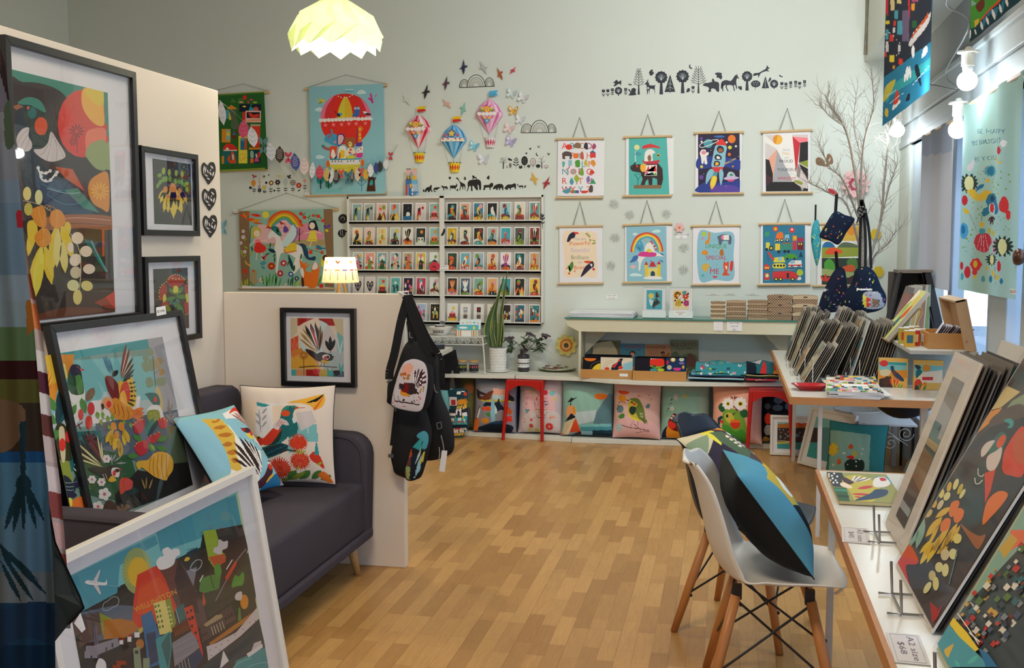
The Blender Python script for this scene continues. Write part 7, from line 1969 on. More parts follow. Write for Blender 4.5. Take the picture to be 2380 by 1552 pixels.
for i in range(34):
 a,r_=rf.random()*6.28,.11*math.sqrt(rf.random());c=rf.choice(['e6e6e6','4a7fb8','d84a5a','e8d86a','6ab06a','c8c8d0','8fb8d8','ece4dc','d8805a','3a3a44'])
 o=MB().box((0,0,0),(rf.uniform(.02,.045),rf.uniform(.015,.03),.003),c).build('badge_card',PAPER);o.matrix_world=MTr((pc.x+r_*math.cos(a),pc.y+.07+r_*math.sin(a),BZ+.018+.0012*i*(1-r_*5)))@MRo(rf.random()*3,4,'Z')@MRo(rf.uniform(-.25,.25),4,'X');tag(o,'one of the small badge cards heaped on the pale green plate','badge','badge cards on the plate')
o=MB().box((0,0,.001),(.075,.03,.002),'e2e2e6',rz=.05).build('price_label',PAPER);q=onZ(960+625/2.479,650+536/2.479,BZ);o.location=(q.x,q.y,BZ);tag(o,'blank-looking price label lying on the bench between pot and plate','price label')
A=Art(WB,12,6,None,z=Zb);c=V((*A.P(885,376),0));T=thing('paper_flower','large yellow paper flower with orange centre pinned above the bench','paper flower',M=WB@MTr(c))
mb=MB()
for k in range(8):
 a=2*PI*k/8+.2;b=MRo(a,4,'Z');mb.M=b;mb.grid(lambda u,v:(.02+v*.068,(u-.5)*.062*math.sin(PI*(.12+.84*v))**.7,.010+.012*v+.008*(2*u-1)**2),6,6,col='dcd07a')
mb.build('petals',PAPER,T,smooth=1);mb=MB();A=Art(None,.12,.12,None,local=True);A.draw('o 23 .5 .5 .46 14 .2\ne 47 .5 .5 .3 .3\no 8 .5 .5 .28 10 .1\ne 0 .5 .5 .14 .14\nd 2 .03 .5 .5');mb.M=MTr((-.06,-.06,.022));A.flat(mb,0,1e-4);mb.build('flower_centre',PAPER,T)
GL=mat('snake_leaf','3f5a36',.4,noise=.5,scale=30,stretch=(1,1,6));GY=mat('leaf_edge','a8ac5e',.45,noise=.1);POTW=mat('white_ceramic','e3e1dc',.35)
q=onZ(1153,866,BZ);q.y-=.0;T=thing('snake_plant','snake plant in a white faceted pot on a saucer','plant',(q.x,q.y+.07,BZ+.001))
MB().lathe([(.05,0),(.088,.004),(.092,.016),(.088,.014),(.05,.008),(.001,.008)],32).build('saucer',POTW,T,smooth=1)
mb=MB();n=18;rows_=8;vs=[];z0=.012;H_=onY(1150,650+392/2.479,q.y+.07).z-BZ-.012
for j in range(rows_+1):
 for i in range(n):
  a=2*PI*(i+(j%2)*.5)/n;r_=.062+.006*j/rows_;vs.append((r_*math.cos(a),r_*math.sin(a),z0+H_*j/rows_))
cs=[]
for j in range(rows_):
 for i in range(n):
  a0,a1=j*n+i,j*n+(i+1)%n;b0,b1=(j+1)*n+i,(j+1)*n+(i+1)%n
  tri=[(a0,a1,b0),(b0,a1,b1)]if j%2==0 else[(a0,a1,b1),(a0,b1,b0)]
  for t_i in tri:
   m_=sum((V(vs[k])for k in t_i),V())/3;d=V((m_.x,m_.y,0)).normalized();vs.append(tuple(m_+d*(.0045 if(i+j)%1==0 else 0)));k=len(vs)-1
   cs+=[(t_i[0],t_i[1],k),(t_i[1],t_i[2],k),(t_i[2],t_i[0],k)]
mb.add(vs,cs);mb.lathe([(.066,z0+H_),(.060,z0+H_+.001),(.058,z0+H_-.02),(.001,z0+H_-.02)],18,cap=False);mb.build('pot',POTW,T)
MB().lathe([(.057,z0+H_-.018),(.001,z0+H_-.014)],18,cap=False).build('soil',mat('soil','2a211b',.95,noise=.5,scale=200),T)
for(bx,tx,ty,w_,tw)in((-12,-42,150,26,0),(0,0,300,22,0),(-28,-30,205,24,.4),(22,25,170,26,-.3),(8,85,650-0,20,.3),(30,50,350,16,.5),(-5,-25,350,22,-.4)):
 pass
leaves=[((1139,806),(1133,770),(1138,738),(1152,700),17),((1150,806),(1150,760),(1152,715),(1172,640),15),((1160,806),(1155,770),(1150,740),(1155,712),16),((1158,806),(1163,760),(1166,720),(1180,628),9),((1145,806),(1140,780),(1148,735),(1147,712),12),((1163,806),(1166,775),(1166,745),(1168,725),14),((1150,806),(1147,790),(1145,775),(1150,745),10)]
for i,(a,b,c,d,wd_)in enumerate(leaves):
 Y=q.y+.07+(-.02,.0,.02,-.01,.025,.01,-.03)[i];P_=catmull([tuple(onY(*p,Y))for p in(a,b,c,d)],7,False);m=len(P_);W0=wd_/300
 def lf(u,v,e=1.0,dz=0):
  k=v*(m-1);i0=min(int(k),m-2);p=V(P_[i0]).lerp(V(P_[i0+1]),k-i0);w=W0*.5*e*(math.sin(PI*(.22+.78*v))**.8+.02*(v<.98));an=.5*math.sin(v*3+i*2);s=(u-.5)*2
  return p+V((math.cos(an)*s*w,math.sin(an)*s*w+.006*(1-s*s)-dz,0))
 g=MB().grid(lambda u,v:lf(u,v),4,22).build('leaf',GY,T,world=1,smooth=1,solid=.0012);MB().grid(lambda u,v:lf(u,v,.72,.0015),4,22).build('leaf_centre',GL,g,world=1,smooth=1)
 WM[g.name]=WM[T.name]
q=onZ(1220,861,BZ);q.y=min(q.y,7.9);T=thing('coleus_plant','leafy dark green plant in a small black and white flower pot','plant',(q.x,q.y+.05,BZ+.001));ph=onY(1220,650+432/2.479,q.y+.05).z-BZ
MB().lathe([(.040,0),(.045,.003),(.046,ph*.24),(.046,ph*.245),(.046,ph*.8),(.047,ph*.82),(.047,ph*.9),(.045,ph),(.041,ph),(.040,ph-.01),(.001,ph-.01)],28).build('pot',mat('dark_pot','38363a',.4),T,smooth=0)
mb=MB();A=Art(None,1,1,'e4e2e0',local=True);A.draw('\n'.join('d %s .035 %.3f .22\ns 21 %.3f .55 %.3f .42 %.3f .5 %.3f .42 %.3f .55 %.3f .62\nk 21 .02 %.3f .75 %.3f .75\nk 21 .02 %.3f .9 %.3f .9'%(c,x,x-.04,x-.04,x,x+.04,x+.04,x,x-.04,x+.04,x-.04,x+.04)for x,c in zip(np.linspace(.05,.95,11),['5a9a3a','d87aa8']*6)))
mb.grid(lambda u,v:(.0468*math.cos(PI*1.05+u*PI*1.9-.0),.0468*math.sin(PI*1.05+u*PI*1.9),ph*(.26+.52*v)),130,30,A.colfn());mb.build('printed_band',PAPER,T,smooth=1)
LEAFM=mat('dark_leaf','35472f',.5,noise=.7,scale=18);LEAFP=mat('purple_leaf','50434a',.6,noise=.5,scale=25)
def blob_leaf(mb,c,d,w,l,droop):
 d=V(d).normalized();s=d.cross(V((0,0,1))).normalized()if abs(d.z)<.95 else V((1,0,0));up=s.cross(d)
 mb.grid(lambda u,v:V(c)+d*(v*l)+s*((u-.5)*w*(math.sin(PI*min(1,.12+.88*v))**.7))+up*(-droop*v*v*l-.2*w*abs(2*u-1)),4,5)
rg=random.Random(11)
for hx,hy,cnt,mm in((560,390,10,LEAFM),(545,330,6,LEAFP),(580,350,7,LEAFM),(650,350,9,LEAFM),(680,305,8,LEAFP),(645,400,9,LEAFP),(760,320,7,LEAFP),(735,360,8,LEAFM),(730,390,6,LEAFM),(700,340,5,LEAFM)):
 Y=q.y+.05+rg.uniform(-.05,.03);c=onY(960+hx/2.479,650+hy/2.479,Y);st=onY(1219,650+425/2.479,q.y+.05)
 mb=MB();mb.tube(catmull([tuple(st),tuple(st.lerp(c,.5)+V((0,0,.02))),tuple(c)],4,False),.0018,5);mb.build('stem',LEAFP,T,world=1,smooth=1)
 mb=MB()
 for k in range(cnt):blob_leaf(mb,c+V((rg.gauss(0,.014),rg.gauss(0,.014),rg.gauss(0,.012))),(rg.gauss(0,1),-abs(rg.gauss(0,.8)),rg.uniform(-.5,.3)),rg.uniform(.024,.042),rg.uniform(.035,.058),rg.uniform(.1,.6))
 mb.build('leaf_cluster',mm,T,world=1,smooth=1)
WY0,WY1=7.72,8.0;a,b=onY(992,781,WY0),onY(960+400/2.479,650+330/2.479,WY0);zt=b.z;xa,xb=a.x-.12,b.x
T=thing('wire_stand','white wrought wire shelf stand with scrollwork on the bench','stand',((xa+xb)/2,(WY0+WY1)/2,BZ))
MB().bb((xa,WY0,zt-.006),(xb,WY1,zt)).build('stand_top',WIRE,T,world=1)
for x,y in((xb,WY0),(xb,WY1),(xa,WY0),(xa,WY1)):MB().tube([(x,y,zt),(x+(.012 if x==xb else-.012),y,(zt+BZ)/2),(x+(.02 if x==xb else-.02),y,BZ+.004)],.006,8).build('leg',WIRE,T,world=1)
mb=MB();zl=zt-.062;mb.cyl((xa,WY0,zl),(xb,WY0,zl),.004,6);mb.cyl((xb,WY0,zl),(xb,WY1,zl),.004,6)
def spiral(mb,c,r_,s,turn=1.6,ax=0,st=0):
 P_=[];
 for i in range(22):t_=i/21;a_=st+s*t_*turn*2*PI;rr=r_*(1-.8*t_);P_.append(V(c)+(V((math.cos(a_)*rr,0,math.sin(a_)*rr))if ax==0 else V((0,math.cos(a_)*rr,math.sin(a_)*rr))));
 mb.tube(P_,.0026,5)
for x in np.linspace(xa+.05,xb-.06,5):spiral(mb,(x,WY0,zt-.034),.026,1);spiral(mb,(x+.05,WY0,zt-.034),.026,-1,st=PI)
mb.build('scrollwork',WIRE,T,world=1,smooth=1)
q=onY(960+158/2.479,650+318/2.479,WY0+.1);T=thing('bowl','white patterned bowl of small cards on the wire stand','bowl',(q.x,WY0+.11,zt+.001))
MB().lathe([(.05,0),(.055,.003),(.085,.035),(.096,.062),(.098,.066),(.094,.066),(.08,.035),(.05,.008),(.001,.007)],32).build('bowl_body',POTW,T,smooth=1)
mb=MB();A=Art(None,1,1,None,local=True)
for k in range(7):a_=-PI/2+(k-3)*.16;x_,y_=.083*math.cos(a_),.083*math.sin(a_);mb.tube([(x_*.93,y_*.93,.022),(x_*1.06,y_*1.06,.046)],.0035,5)
mb.build('painted_strokes',BLACK,T)
for i,c in enumerate(('e2e2e6','c8b8a0','3a3a40','dfe2ea')):o=MB().box((0,0,0),(.1-.015*i,.06,.006),c,rz=i*.2).build('card_bundle',PAPER);o.location=(q.x-.005*i,WY0+.11,zt+.058+.007*i);tag(o,'%s card bundle lying in the white bowl'%('white','tan','dark','pale blue')[i],'card','card bundles in the white bowl')
a,b=onY(960+247/2.479,650+290/2.479,WY0+.04),onY(960+372/2.479,650+328/2.479,WY0+.04);w=b.x-a.x;T=thing('card_box','striped open card box with its lid up on the wire stand','box',((a.x+b.x)/2,WY0+.09,zt+.001));A=Art(None,1,1,'dcd4c4',local=True)
A.draw('\n'.join('r %s %.3f 0 %.3f 1'%(('c8503a','e8b86a','f0ece4','6a8a4a','f0ece4')[k%5],k/25,k/25+.03)for k in range(25))+'\nr 2 .28 .15 .72 .95\nc 87 .3 .5 .65 0 magnets')
mb=MB();h=a.z-zt;mb.box((0,0,h/2),(w,.1,h),'d8c8b0');mb.M=MTr((-w/2,-.0505,0))@MRo(PI/2,4,'X');A.w,A.h=w,h;A2=Art(None,w,h,'dcd4c4',local=True);A2 .draw('\n'.join('r %s %.3f 0 %.3f 1'%(('c8503a','e8b86a','f0ece4','6a8a4a','f0ece4')[k%5],k/25,k/25+.03)for k in range(25))+'\nr 2 .25 .1 .72 1');A2 .flat(mb);mb.build('box_body',PAPER,T)
for nm,yy,hh,bgc,sc in(('cards_inside',-.03,.035,'4fb0c0','e 71 .8 .5 .06 .3\ne 2 .3 .5 .2 .2'),('box_lid',.045,.075,'dce8ea','d 39 .04 .15 .35\nd 25 .05 .35 .3\nd 23 .04 .5 .3\nd 13 .05 .68 .3\nd 30 .04 .85 .35\nk 59 .01 .35 .4 .35 .8\nk 59 .01 .7 .4 .7 .8')):
 mb=MB(MTr((-w/2,yy,h-.004))@MRo(PI/2-.35,4,'X'));A2=Art(None,w,hh+.01,bgc,local=True);A2 .draw(sc);A2 .flat(mb,.0005);mb.bb((0,0,-.003),(w,hh+.01,0),bgc);mb.build(nm,PAPER,T)
for i,(x,cols,lb)in enumerate(((200,('4a9ac8','2f6a98'),'blue flower jar under the wire stand, left'),(278,('8ab83a','e8c03a'),'green and yellow flower jar under the wire stand, middle'),(345,('e0502c','d86aa0'),'red and pink flower jar under the wire stand, right'))):
 q=onY(960+x/2.479,650+520/2.479,WY0+.06);T=thing('storage_jar',lb,'jar',(q.x,WY0+.09,BZ+.001),0,'flower jars under the wire stand');MB().lathe([(.034,0),(.037,.004),(.037,.075),(.034,.08),(.033,.078),(.035,.074),(.035,.006),(.001,.004)],24).build('jar_glass',CLEAR,T,smooth=1)
 MB().lathe([(.032,.08),(.037,.082),(.037,.094),(.034,.096),(.001,.097)],24).build('wooden_lid',OAK,T,smooth=0);A=Art(None,1,1,'24242a',local=True);A.draw('\n'.join('e %s %.2f .35 .035 .2\nk %s .012 %.2f .5 %.2f .85'%(cols[k%2],.08+k*.14,'3a6a3a',.08+k*.14,.08+k*.14)for k in range(7)))
 MB().grid(lambda u,v:(.0375*math.cos(PI+u*PI),.0375*math.sin(PI+u*PI),.012+.05*v),60,16,A.colfn()).build('printed_label',PAPER,T,smooth=1);MB().lathe([(.001,.006),(.033,.006),(.033,.04),(.001,.04)],12).build('contents',mat('clear_beads','a8a8ac',.3,noise=.6,scale=300),T)
T=thing('counter','white counter top beside the wire stand behind the backpacks','counter',(-2.45,7.3,0));CZ=.72;Pc=[onZ(x,y,CZ)for x,y in((1052,806),(1006,828),(880,830),(880,800))]
cx0=-3.2;xr1=Pc[0].x;MB().prism([(xr1,Pc[0].y),(Pc[1].x,Pc[1].y),(cx0,Pc[1].y-.2),(cx0,Pc[0].y)],CZ-.03,CZ).build('worktop',SHW,T,world=1)
MB().bb((cx0+.1,6.95,0),(Pc[1].x-.15,7.3,CZ-.03)).build('counter_body',SHW,T,world=1)
q=onZ(1006,806,CZ+.02);T=thing('card_reader','dark card payment terminal on the white counter','card reader',(q.x,q.y,CZ+.001),R(-35));MB().prism(catmull([(-.038,-.08),(.038,-.08),(.042,0),(.038,.085),(-.038,.085),(-.042,0)],4),0,.035).build('reader_body',mat('dark_plastic','2a2c33',.4),T,bevel=.005,smooth=0)
MB().box((0,.045,.0365),(.06,.05,.002),'8fa0c0').build('screen',GLOSS,T);mb=MB()
for i in range(3):
 for j in range(4):mb.box(((i-1)*.02,-.01-j*.016,.0372),(.014,.01,.003),('c0c4cc','c83a30','c8c03a','4a9a4a')[0 if j<3 else i+1])
mb.build('keypad',PAPER,T)
LY=7.3;a,b=onY(751,656,LY),onY(832,656,LY);tz=onY(790,598,LY).z;cx_=(a.x+b.x)/2;zb=a.z;zf=onY(790,720,LY).z
o=MB().bb((cx_-.5,LY-.25,0),(cx_+.35,LY+.3,zf)).build('side_cabinet',SHW,bevel=.004);tag(o,'white cabinet hidden behind the half-height wall, carrying the lamp','cabinet')
T=thing('table_lamp','lit table lamp with flower-printed shade and wooden tripod','lamp',(cx_,LY,zf+.001));r0,r1=(b.x-a.x)/2,onY(825,600,LY).x-cx_-.006
SHD=bpy.data.materials.new('lit_lampshade');SHD.use_nodes=True;SHD['vc']=1;n_=SHD.node_tree.nodes;l_=SHD.node_tree.links;bs=n_['Principled BSDF'];at_=n_.new('ShaderNodeAttribute');at_.attribute_name='Col';l_.new(at_.outputs['Color'],bs.inputs['Base Color']);bs.inputs['Roughness'].default_value=.8;tl=n_.new('ShaderNodeBsdfTranslucent');l_.new(at_.outputs['Color'],tl.inputs[0]);mx=n_.new('ShaderNodeMixShader');mx.inputs[0].default_value=.5;l_.new(bs.outputs[0],mx.inputs[1]);l_.new(tl.outputs[0],mx.inputs[2]);l_.new(mx.outputs[0],n_['Material Output'].inputs[0])
def shadecol(uv):
 A=Art(None,1,1,'ece2c4',local=True);t=''
 for k in range(14):
  x=(k+.5)/14*1.0;c=('b8503a','8a9aa8','d8702c','5a4a8a','b03a5a')[k%5];t+='o %s %.3f .5 .03 7 .018\nd 21 .006 %.3f .5\nk 21 .005 %.3f .55 %.3f .9\nk 21 .014 %.3f .68 %.3f .68\nk 21 .014 %.3f .78 %.3f .78\n'%(c,x,x,x,x,x-.02,x+.02,x-.016,x+.016)
  if k%2:t+='f %s %.3f .25 %.3f .12 .02 %.3f .25 %.3f .12 .02\n'%('8a7a3a' if k%4==1 else '6a3a2a',x,x-.02,x,x+.02)
 A.draw(t);return A.colfn()(uv)
MB().grid(lambda u,v:((r0+(r1-r0)*v)*math.cos(PI*.5+2*PI*u),(r0+(r1-r0)*v)*math.sin(PI*.5+2*PI*u),(zb-zf)+(tz-zb)*v),240,40,shadecol).build('lamp_shade',SHD,T,smooth=1)
for k in range(3):a_=PI/2+k*2*PI/3+PI;MB().cyl((.07*math.cos(a_),.07*math.sin(a_),0),(.012*math.cos(a_),.012*math.sin(a_),zb-zf+.03),.010,10).build('leg',OAK,T)
MB().ball((0,0,(zb+tz)/2-zf),.03,16).build('bulb',mat('lit_warm_bulb','ffffff',.5,emit=('ffd890',14)),T,smooth=1)
lamp('table_lamp_glow','POINT',(cx_,LY,(zb+tz)/2+.045),4.5,(1,.78,.48),.03)
Zk,Zl=(1060,870,5.95),(1420,870,5.409)
def bcush(label,BLx,BRx,Z,bot,h,art,bgc,back,Y=7.76,roll=0,t_=.15,tilt=.16,n=90):
 p,q=onY(Z[0]+BLx/Z[2],1010,Y),onY(Z[0]+BRx/Z[2],1010,Y);M=frameM((p.x,Y,.045),(math.cos(roll),0,math.sin(roll)),(-math.sin(roll),tilt,math.cos(roll)))
 cushion(label,M,q.x-p.x,h,t_,D(art),bgc=bgc,back='x',backcol=back,group='cushions under the bench',n=n,pinch=.08)
bcush('brown and green autumn cushion, leftmost under the bench behind the tote bag',20,290,Zk,780,.42,'z 1060 870 5.95\ns 85 150 130 250 130 260 250 160 240\ns 87 150 240 220 260 200 320 150 300\nf 40 160 400 230 450 30 170 360 240 420 24\ns 26 170 460 230 480 220 620 180 600','6a6238','222226',Y=7.82)
bcush('cushion with whales, orca and tropical fish behind the red stool',240,830,Zk,790,.42,'''z 1100.3 891.8 1.429
p 77 0 0 144 5 146 161 0 158
p 80 70 14 115 19 115 41 70 41
p 73 70 36 115 38 115 60 70 58
p 45 17 50 72 53 137 52 138 60 38 59
s 81 12 17 24 23 50 34 43 38 26 36 38 53 17 48
s 90 22 46 43 38 58 26 73 24 67 38 60 53 29 53
s 21 112 41 121 24 126 36 138 46 138 58 115 52
s 68 41 74 48 62 77 62 86 60 91 48 96 65 110 82 115 89 98 86 86 91 77 74
s 58 65 70 77 70 86 89 79 103 70 84
s 91 35 79 46 76 62 77 67 84 60 89 46 88 36 86
s 95 46 98 62 96 84 101 72 107 55 108
s 8 31 118 43 113 58 120 50 132 36 130
s 32 67 60 77 60 77 127 64 127
p 55 118 72 134 89 133 103 110 98
p 64 110 110 132 106 133 125 110 127
s 82 14 146 43 137 77 125 110 125 98 142 62 151 22 156
s 68 14 151 62 134 125 137 134 151 110 168 38 158
s 23 0 127 14 113 23 122 14 156 1 151
s 21 12 113 22 79 26 72 25 84 17 115
s 2 14 110 25 79 27 89 19 113''','7a828c','2c3f7a',Y=7.74)
bcush('plain navy blue cushion mostly hidden behind the whale cushion',480,880,Zk,800,.42,'p 11 480 100 900 100 900 850 480 850','2c3f7a','2c3f7a',Y=7.90,tilt=.1,t_=.12)
bcush('pale lilac cushion printed with encouraging words and flowers',860,1480,Zk,800,.43,'''z 1214.6 905.3 1.429
p 29 10 0 113 0 113 142 19 142
s 93 0 94 55 70 115 74 139 103 115 142 19 146
o 45 38 6 10.1 9 2.4
e 39 79 10 10.1 9.1
e 79 103 12 10.6 8.6
o 50 113 32 6.7 6 3.4
o 72 20 29 6.2 5 3.4
o 53 17 46 5.8 5 3.4
f 66 22 71 13 65 7.2 22 71 29 65 7.2 22 71 16 77 5.3
o 12 34 100 5.3 8 3.4
o 57 32 121 7.7 9 4.3
o 39 92 124 14 10 7.2
e 47 92 124 2.9 2.9
o 80 103 98 14 12 2.4 180 330 .2
e 45 50 137 8.2 5.8
s 7 22 127 34 132 29 142 19 139
o 53 9 96 3.8 6 2.2
o 53 10 107 3.8 6 2.2
c 37 6.2 67 24 0 You are
c 96 9.6 67 35 0 Braver
c 18 5.3 67 42 0 than you believe
c 82 9.6 67 53 0 Stronger
c 18 5.3 67 60 0 than you seem
c 40 9.1 67 70 0 Smarter
c 18 5.3 67 77 0 than you think
c 96 10.1 67 88 0 Loved
c 18 5.3 67 95 0 more than you know''','c9b8bc','a89aa2',Y=7.76)
bcush('coastal cushion with surfer silhouette and orange sun',1450,2165,Zk,860,.42,'''z 1295.3 903.6 1.429
p 20 0 0 120 12 67 77 24 86
p 20 113 12 173 14 134 72 58 72
p 73 58 77 134 70 127 106 72 120
p 38 175 14 190 24 187 134 120 125 134 77
p 79 79 118 182 115 182 130 79 134
p 54 79 127 185 125 187 139 79 144
p 32 79 142 120 142 118 156 79 156
p 42 120 139 187 137 188 161 116 161
p 68 118 151 187 149 188 166 115 163
e 23 148 25 22 10.6
s 21 36 43 48 31 49 24 53 31 70 29 58 36 50 43 48 55 45 55 46 44
s 51 35 60 53 55 64 67 62 86 48 82 31 96
s 8 55 58 64 65 63 89 55 74
p 21 26 109 50 80 66 94
p 34 24 112 65 96 24 158 16 149
p 91 66 96 80 144 43 146 48 125
p 17 58 106 43 144 34 158 19 158
p 76 43 156 80 142 80 157
p 23 8 161 17 142 24 161''','8faaa8','6a8088',Y=7.72)
bcush('pale pink cushion with a green bird on a twig',20,620,Zl,800,.44,'''z 1423.7 907.0 1.429
s 29 0 116 74 79 148 116 153 158 0 153
s 91 22 0 55 4 54 12 34 13 24 9
e 8 34 26 14 11.1
e 38 26 62 13 13
d 21 2.1 23 40 33 38 18 49 15 62
s 95 20 86 32 77 42 79 40 91 26 93
s 38 112 53 120 45 127 48 124 58 116 60
o 30 90 18 5.3 6 2.1
o 30 42 41 5.3 6 2.1
d 21 1.6 102 16 114 13 124 16 132 29 128 33
d 8 1.6 96 22 123 24 131 40
s 45 57 34 74 26 90 32 92 58 100 85 95 100 74 95 58 82 52 69 54 53
s 40 59 29 77 25 90 29 98 42 108 66 111 90 119 106 106 103 92 95 82 79 74 61 87 48 74 37
s 71 53 71 63 85 87 95 100 103 82 100 63 92
s 52 58 66 62 55 74 53 81 61 78 74 70 81 62 77
p 21 43 30 58 32 56 36
e 21 67 40 3.7 2.9
s 91 71 41 81 44 79 50 71 49
d 2 1.6 95 77 99 79 103 77 96 85 100 87 104 85 102 92
f 52 100 95 120 114 4.2 100 92 111 112 3.7
l 50 1.3 106 100 118 114
k 49 1.1 74 100 58 124
k 49 1.1 87 103 85 125
l 48 2.4 29 114 58 124 85 128 124 135
l 48 1.8 74 111 90 127 106 132
l 48 1.6 79 143 100 139 124 139
s 73 11 116 29 111 34 132 16 137''','dcb2a8','c09a92',Y=7.70,n=110)
bcush('mint cushion with blossom crowned bird, behind the navy chair',610,1240,Zl,800,.43,'''z 1534.6 907.0 1.429
p 20 11 0 135 5 127 158 0 158
s 41 5 164 8 137 24 121 26 164
s 8 25 121 69 132 74 164 25 164
s 10 25 116 37 85 55 79 71 132 48 135
e 64 40 114 14 14
f 2 53 108 63 106 10.6
o 93 52 18 6.9 5 4.8
o 93 54 26 6.3 5 4.2
o 2 40 61 7.9 5 5.3
d 96 1.6 52 18 54 26 40 61
f 52 32 34 42 30 2.6 28 48 42 40 2.6 21 63 32 58 2.6 37 26 45 32 2.1 18 71 26 66 2.1
o 45 83 18 9 7 4.2
e 2 45 85 4.2 2.6
e 2 38 92 4.2 3.2''','9fb4a4','8a9a88',Y=7.74)
bcush('peach cushion with green parrot wearing white daisies',1270,1900,Zl,860,.44,'''z 1654.8 908.8 1.429
p 80 0 0 129 5 124 177 3 172
s 97 32 135 34 77 48 61 77 61 98 77 111 103 114 166 34 164
s 6 29 164 34 114 55 114 77 135 103 129 119 182 29 177
s 14 22 61 21 48 32 40 45 58 34 70
s 14 98 85 92 66 111 61 124 77 114 87
o 2 53 42 21 9 11.6
e 78 53 42 6.9 6.9
e 33 53 42 3.7 3.7
o 2 94 42 24 9 13
e 3 94 42 8.5 8.5
e 33 94 42 5.3 5.3
f 26 71 26 61 16 4.8 73 26 77 15 4.8 74 26 85 18 4.2 77 55 71 50 5.3 77 55 87 69 5.8 79 69 66 82 4.8
s 45 42 77 61 71 74 92 58 106 45 95
e 21 50 82 4.2 5.8
s 42 20 114 17 92 29 82 37 87 29 95 24 114
s 39 25 103 26 98 37 98 37 106
e 1 77 109 16 16
s 23 62 103 66 95 87 95 91 103
p 29 129 0 166 8 166 182 129 177''','dba494','b89a94',Y=7.66,n=110)
bcush('dark floral patterned cushion, rightmost under the bench',1880,2320,Zl,860,.43,'''z 1771.3 930.1 1.429
e 87 53 0 16 11.6
e 87 16 20 10.6 9.5
e 87 50 25 18 10.6
e 1 18 61 13 18
e 43 18 99 13 18
s 74 0 136 8 120 24 131 13 144
e 87 90 20 16 13
e 73 95 15 10.6 7.9''','1c1e26','1c1e26',Y=7.74)
def stool(label,xl_,xr_,xt0,xt1,ztop,Yf,ybot):
 a,b=onY(xt0,ztop,Yf+.03),onY(xt1,ztop,Yf+.03);z=min(a.z,BZ-.032);cx=(a.x+b.x)/2;w=(b.x-a.x)/2;T=thing('stool',label,'stool',(cx,Yf+w,0));s=w
 o=MB();o.bb((-s,-s,z-.012),(s,s,z));o.build('seat',REDM,T,bevel=.01,seg=3)
 for y in(-s+.003,s-.003):
  P_=[(-s,z-.008),(s,z-.008),(s-.0,z-.09),(s-.028,z-.082)]+[((s-.05)*math.cos(q),z-.075+.035*math.sin(q))for q in np.linspace(.2,PI-.2,8)]+[(-s+.028,z-.082),(-s,z-.09)]
  mb=MB(Matrix(((1,0,0,0),(0,0,1,y-.002),(0,1,0,0),(0,0,0,1))));mb.prism(P_,0,.004);mb.build('apron',REDM,T)
  mb=MB(Matrix(((0,0,1,(s-.003)*(1 if y>0 else-1)-.002),(1,0,0,0),(0,1,0,0),(0,0,0,1))));mb.prism(P_,0,.004);mb.build('apron',REDM,T)
 f0,f1=onY(xl_,ybot,Yf).x-cx,onY(xr_,ybot,Yf).x-cx
 for x,xt,y,yt in((f0,-s+.012,-s-.0,-s+.012),(f1,s-.012,-s,-s+.012),(f0,-s+.012,s+.02,s-.012),(f1,s-.012,s+.02,s-.012)):MB().tube([(x,y,.001),(xt,yt,z-.02)],[.013,.016],10).build('leg',REDM,T)
stool('red metal stool under the bench in front of the whale cushion',1169,1260,1178,1264,877,7.66,1014)
stool('red metal stool under the bench beside the parrot cushion',1737,1842,1742,1840,893,7.45,1020)
def puffy(mb,pts,c,t,rings=10,colfn=None,col=None,back=.4):
 n=len(pts);cx,cy=c;vs=[(cx,cy,t)];fs=[]
 for r in range(1,rings+1):
  s=r/rings
  for x,y in pts:vs.append((cx+(x-cx)*s,cy+(y-cy)*s,t*max(0,1-s**2.6)**.6))
 for k in range(n):fs.append((0,1+k,1+(k+1)%n))
 for r in range(rings-1):
  a,b=1+r*n,1+(r+1)*n
  for k in range(n):fs.append((a+k,b+k,b+(k+1)%n,a+(k+1)%n))
 b0=len(mb.c);mb.add(vs,fs,col)
 if colfn:f=colfn[0];mb.c[b0:]=[tuple(q)for q in f(np.array([[sum(vs[i][0]for i in q)/len(q)/colfn[1],sum(vs[i][1]for i in q)/len(q)/colfn[2]]for q in fs]))]
 if back:
  vb=[(cx,cy,-t*back)]+[(x,y,z*-back)for x,y,z in vs[1:]];mb.add(vb,[tuple(reversed(q))for q in fs],col)
 return mb
ZB=(890,670,3.373)
def bagM(px,py,Y):p=onY(ZB[0]+px/ZB[2],ZB[1]+py/ZB[2],Y);return MTr(p)@MRo(PI/2,4,'X')
def outline(M,txt,n=4,z=ZB):
 A=Art(M,1,1,None,z=z);v=[float(q)for q in txt.split()];return[A.P(x,y)for x,y in catmull([(v[i],v[i+1])for i in range(0,len(v)-1,2)],n)]
def cen(P):return(sum(p[0]for p in P)/len(P),sum(p[1]for p in P)/len(P))
def ribbon(M,P2,w,z0=0.0,z=ZB,t=.0025):
 A=Art(M,1,1,None,z=z);L=[V((*A.P(x,y),z0))for x,y in P2];mb=MB()
 for i in range(len(L)-1):
  d=(L[i+1]-L[i]).normalized();s=V((-d.y,d.x,0))*w/2;q=[L[i]-s,L[i+1]-s,L[i+1]+s,L[i]+s];mb.add(q+[p+V((0,0,t))for p in q],[(3,2,1,0),(4,5,6,7),(0,1,5,4),(1,2,6,5),(2,3,7,6),(3,0,4,7)])
 return mb
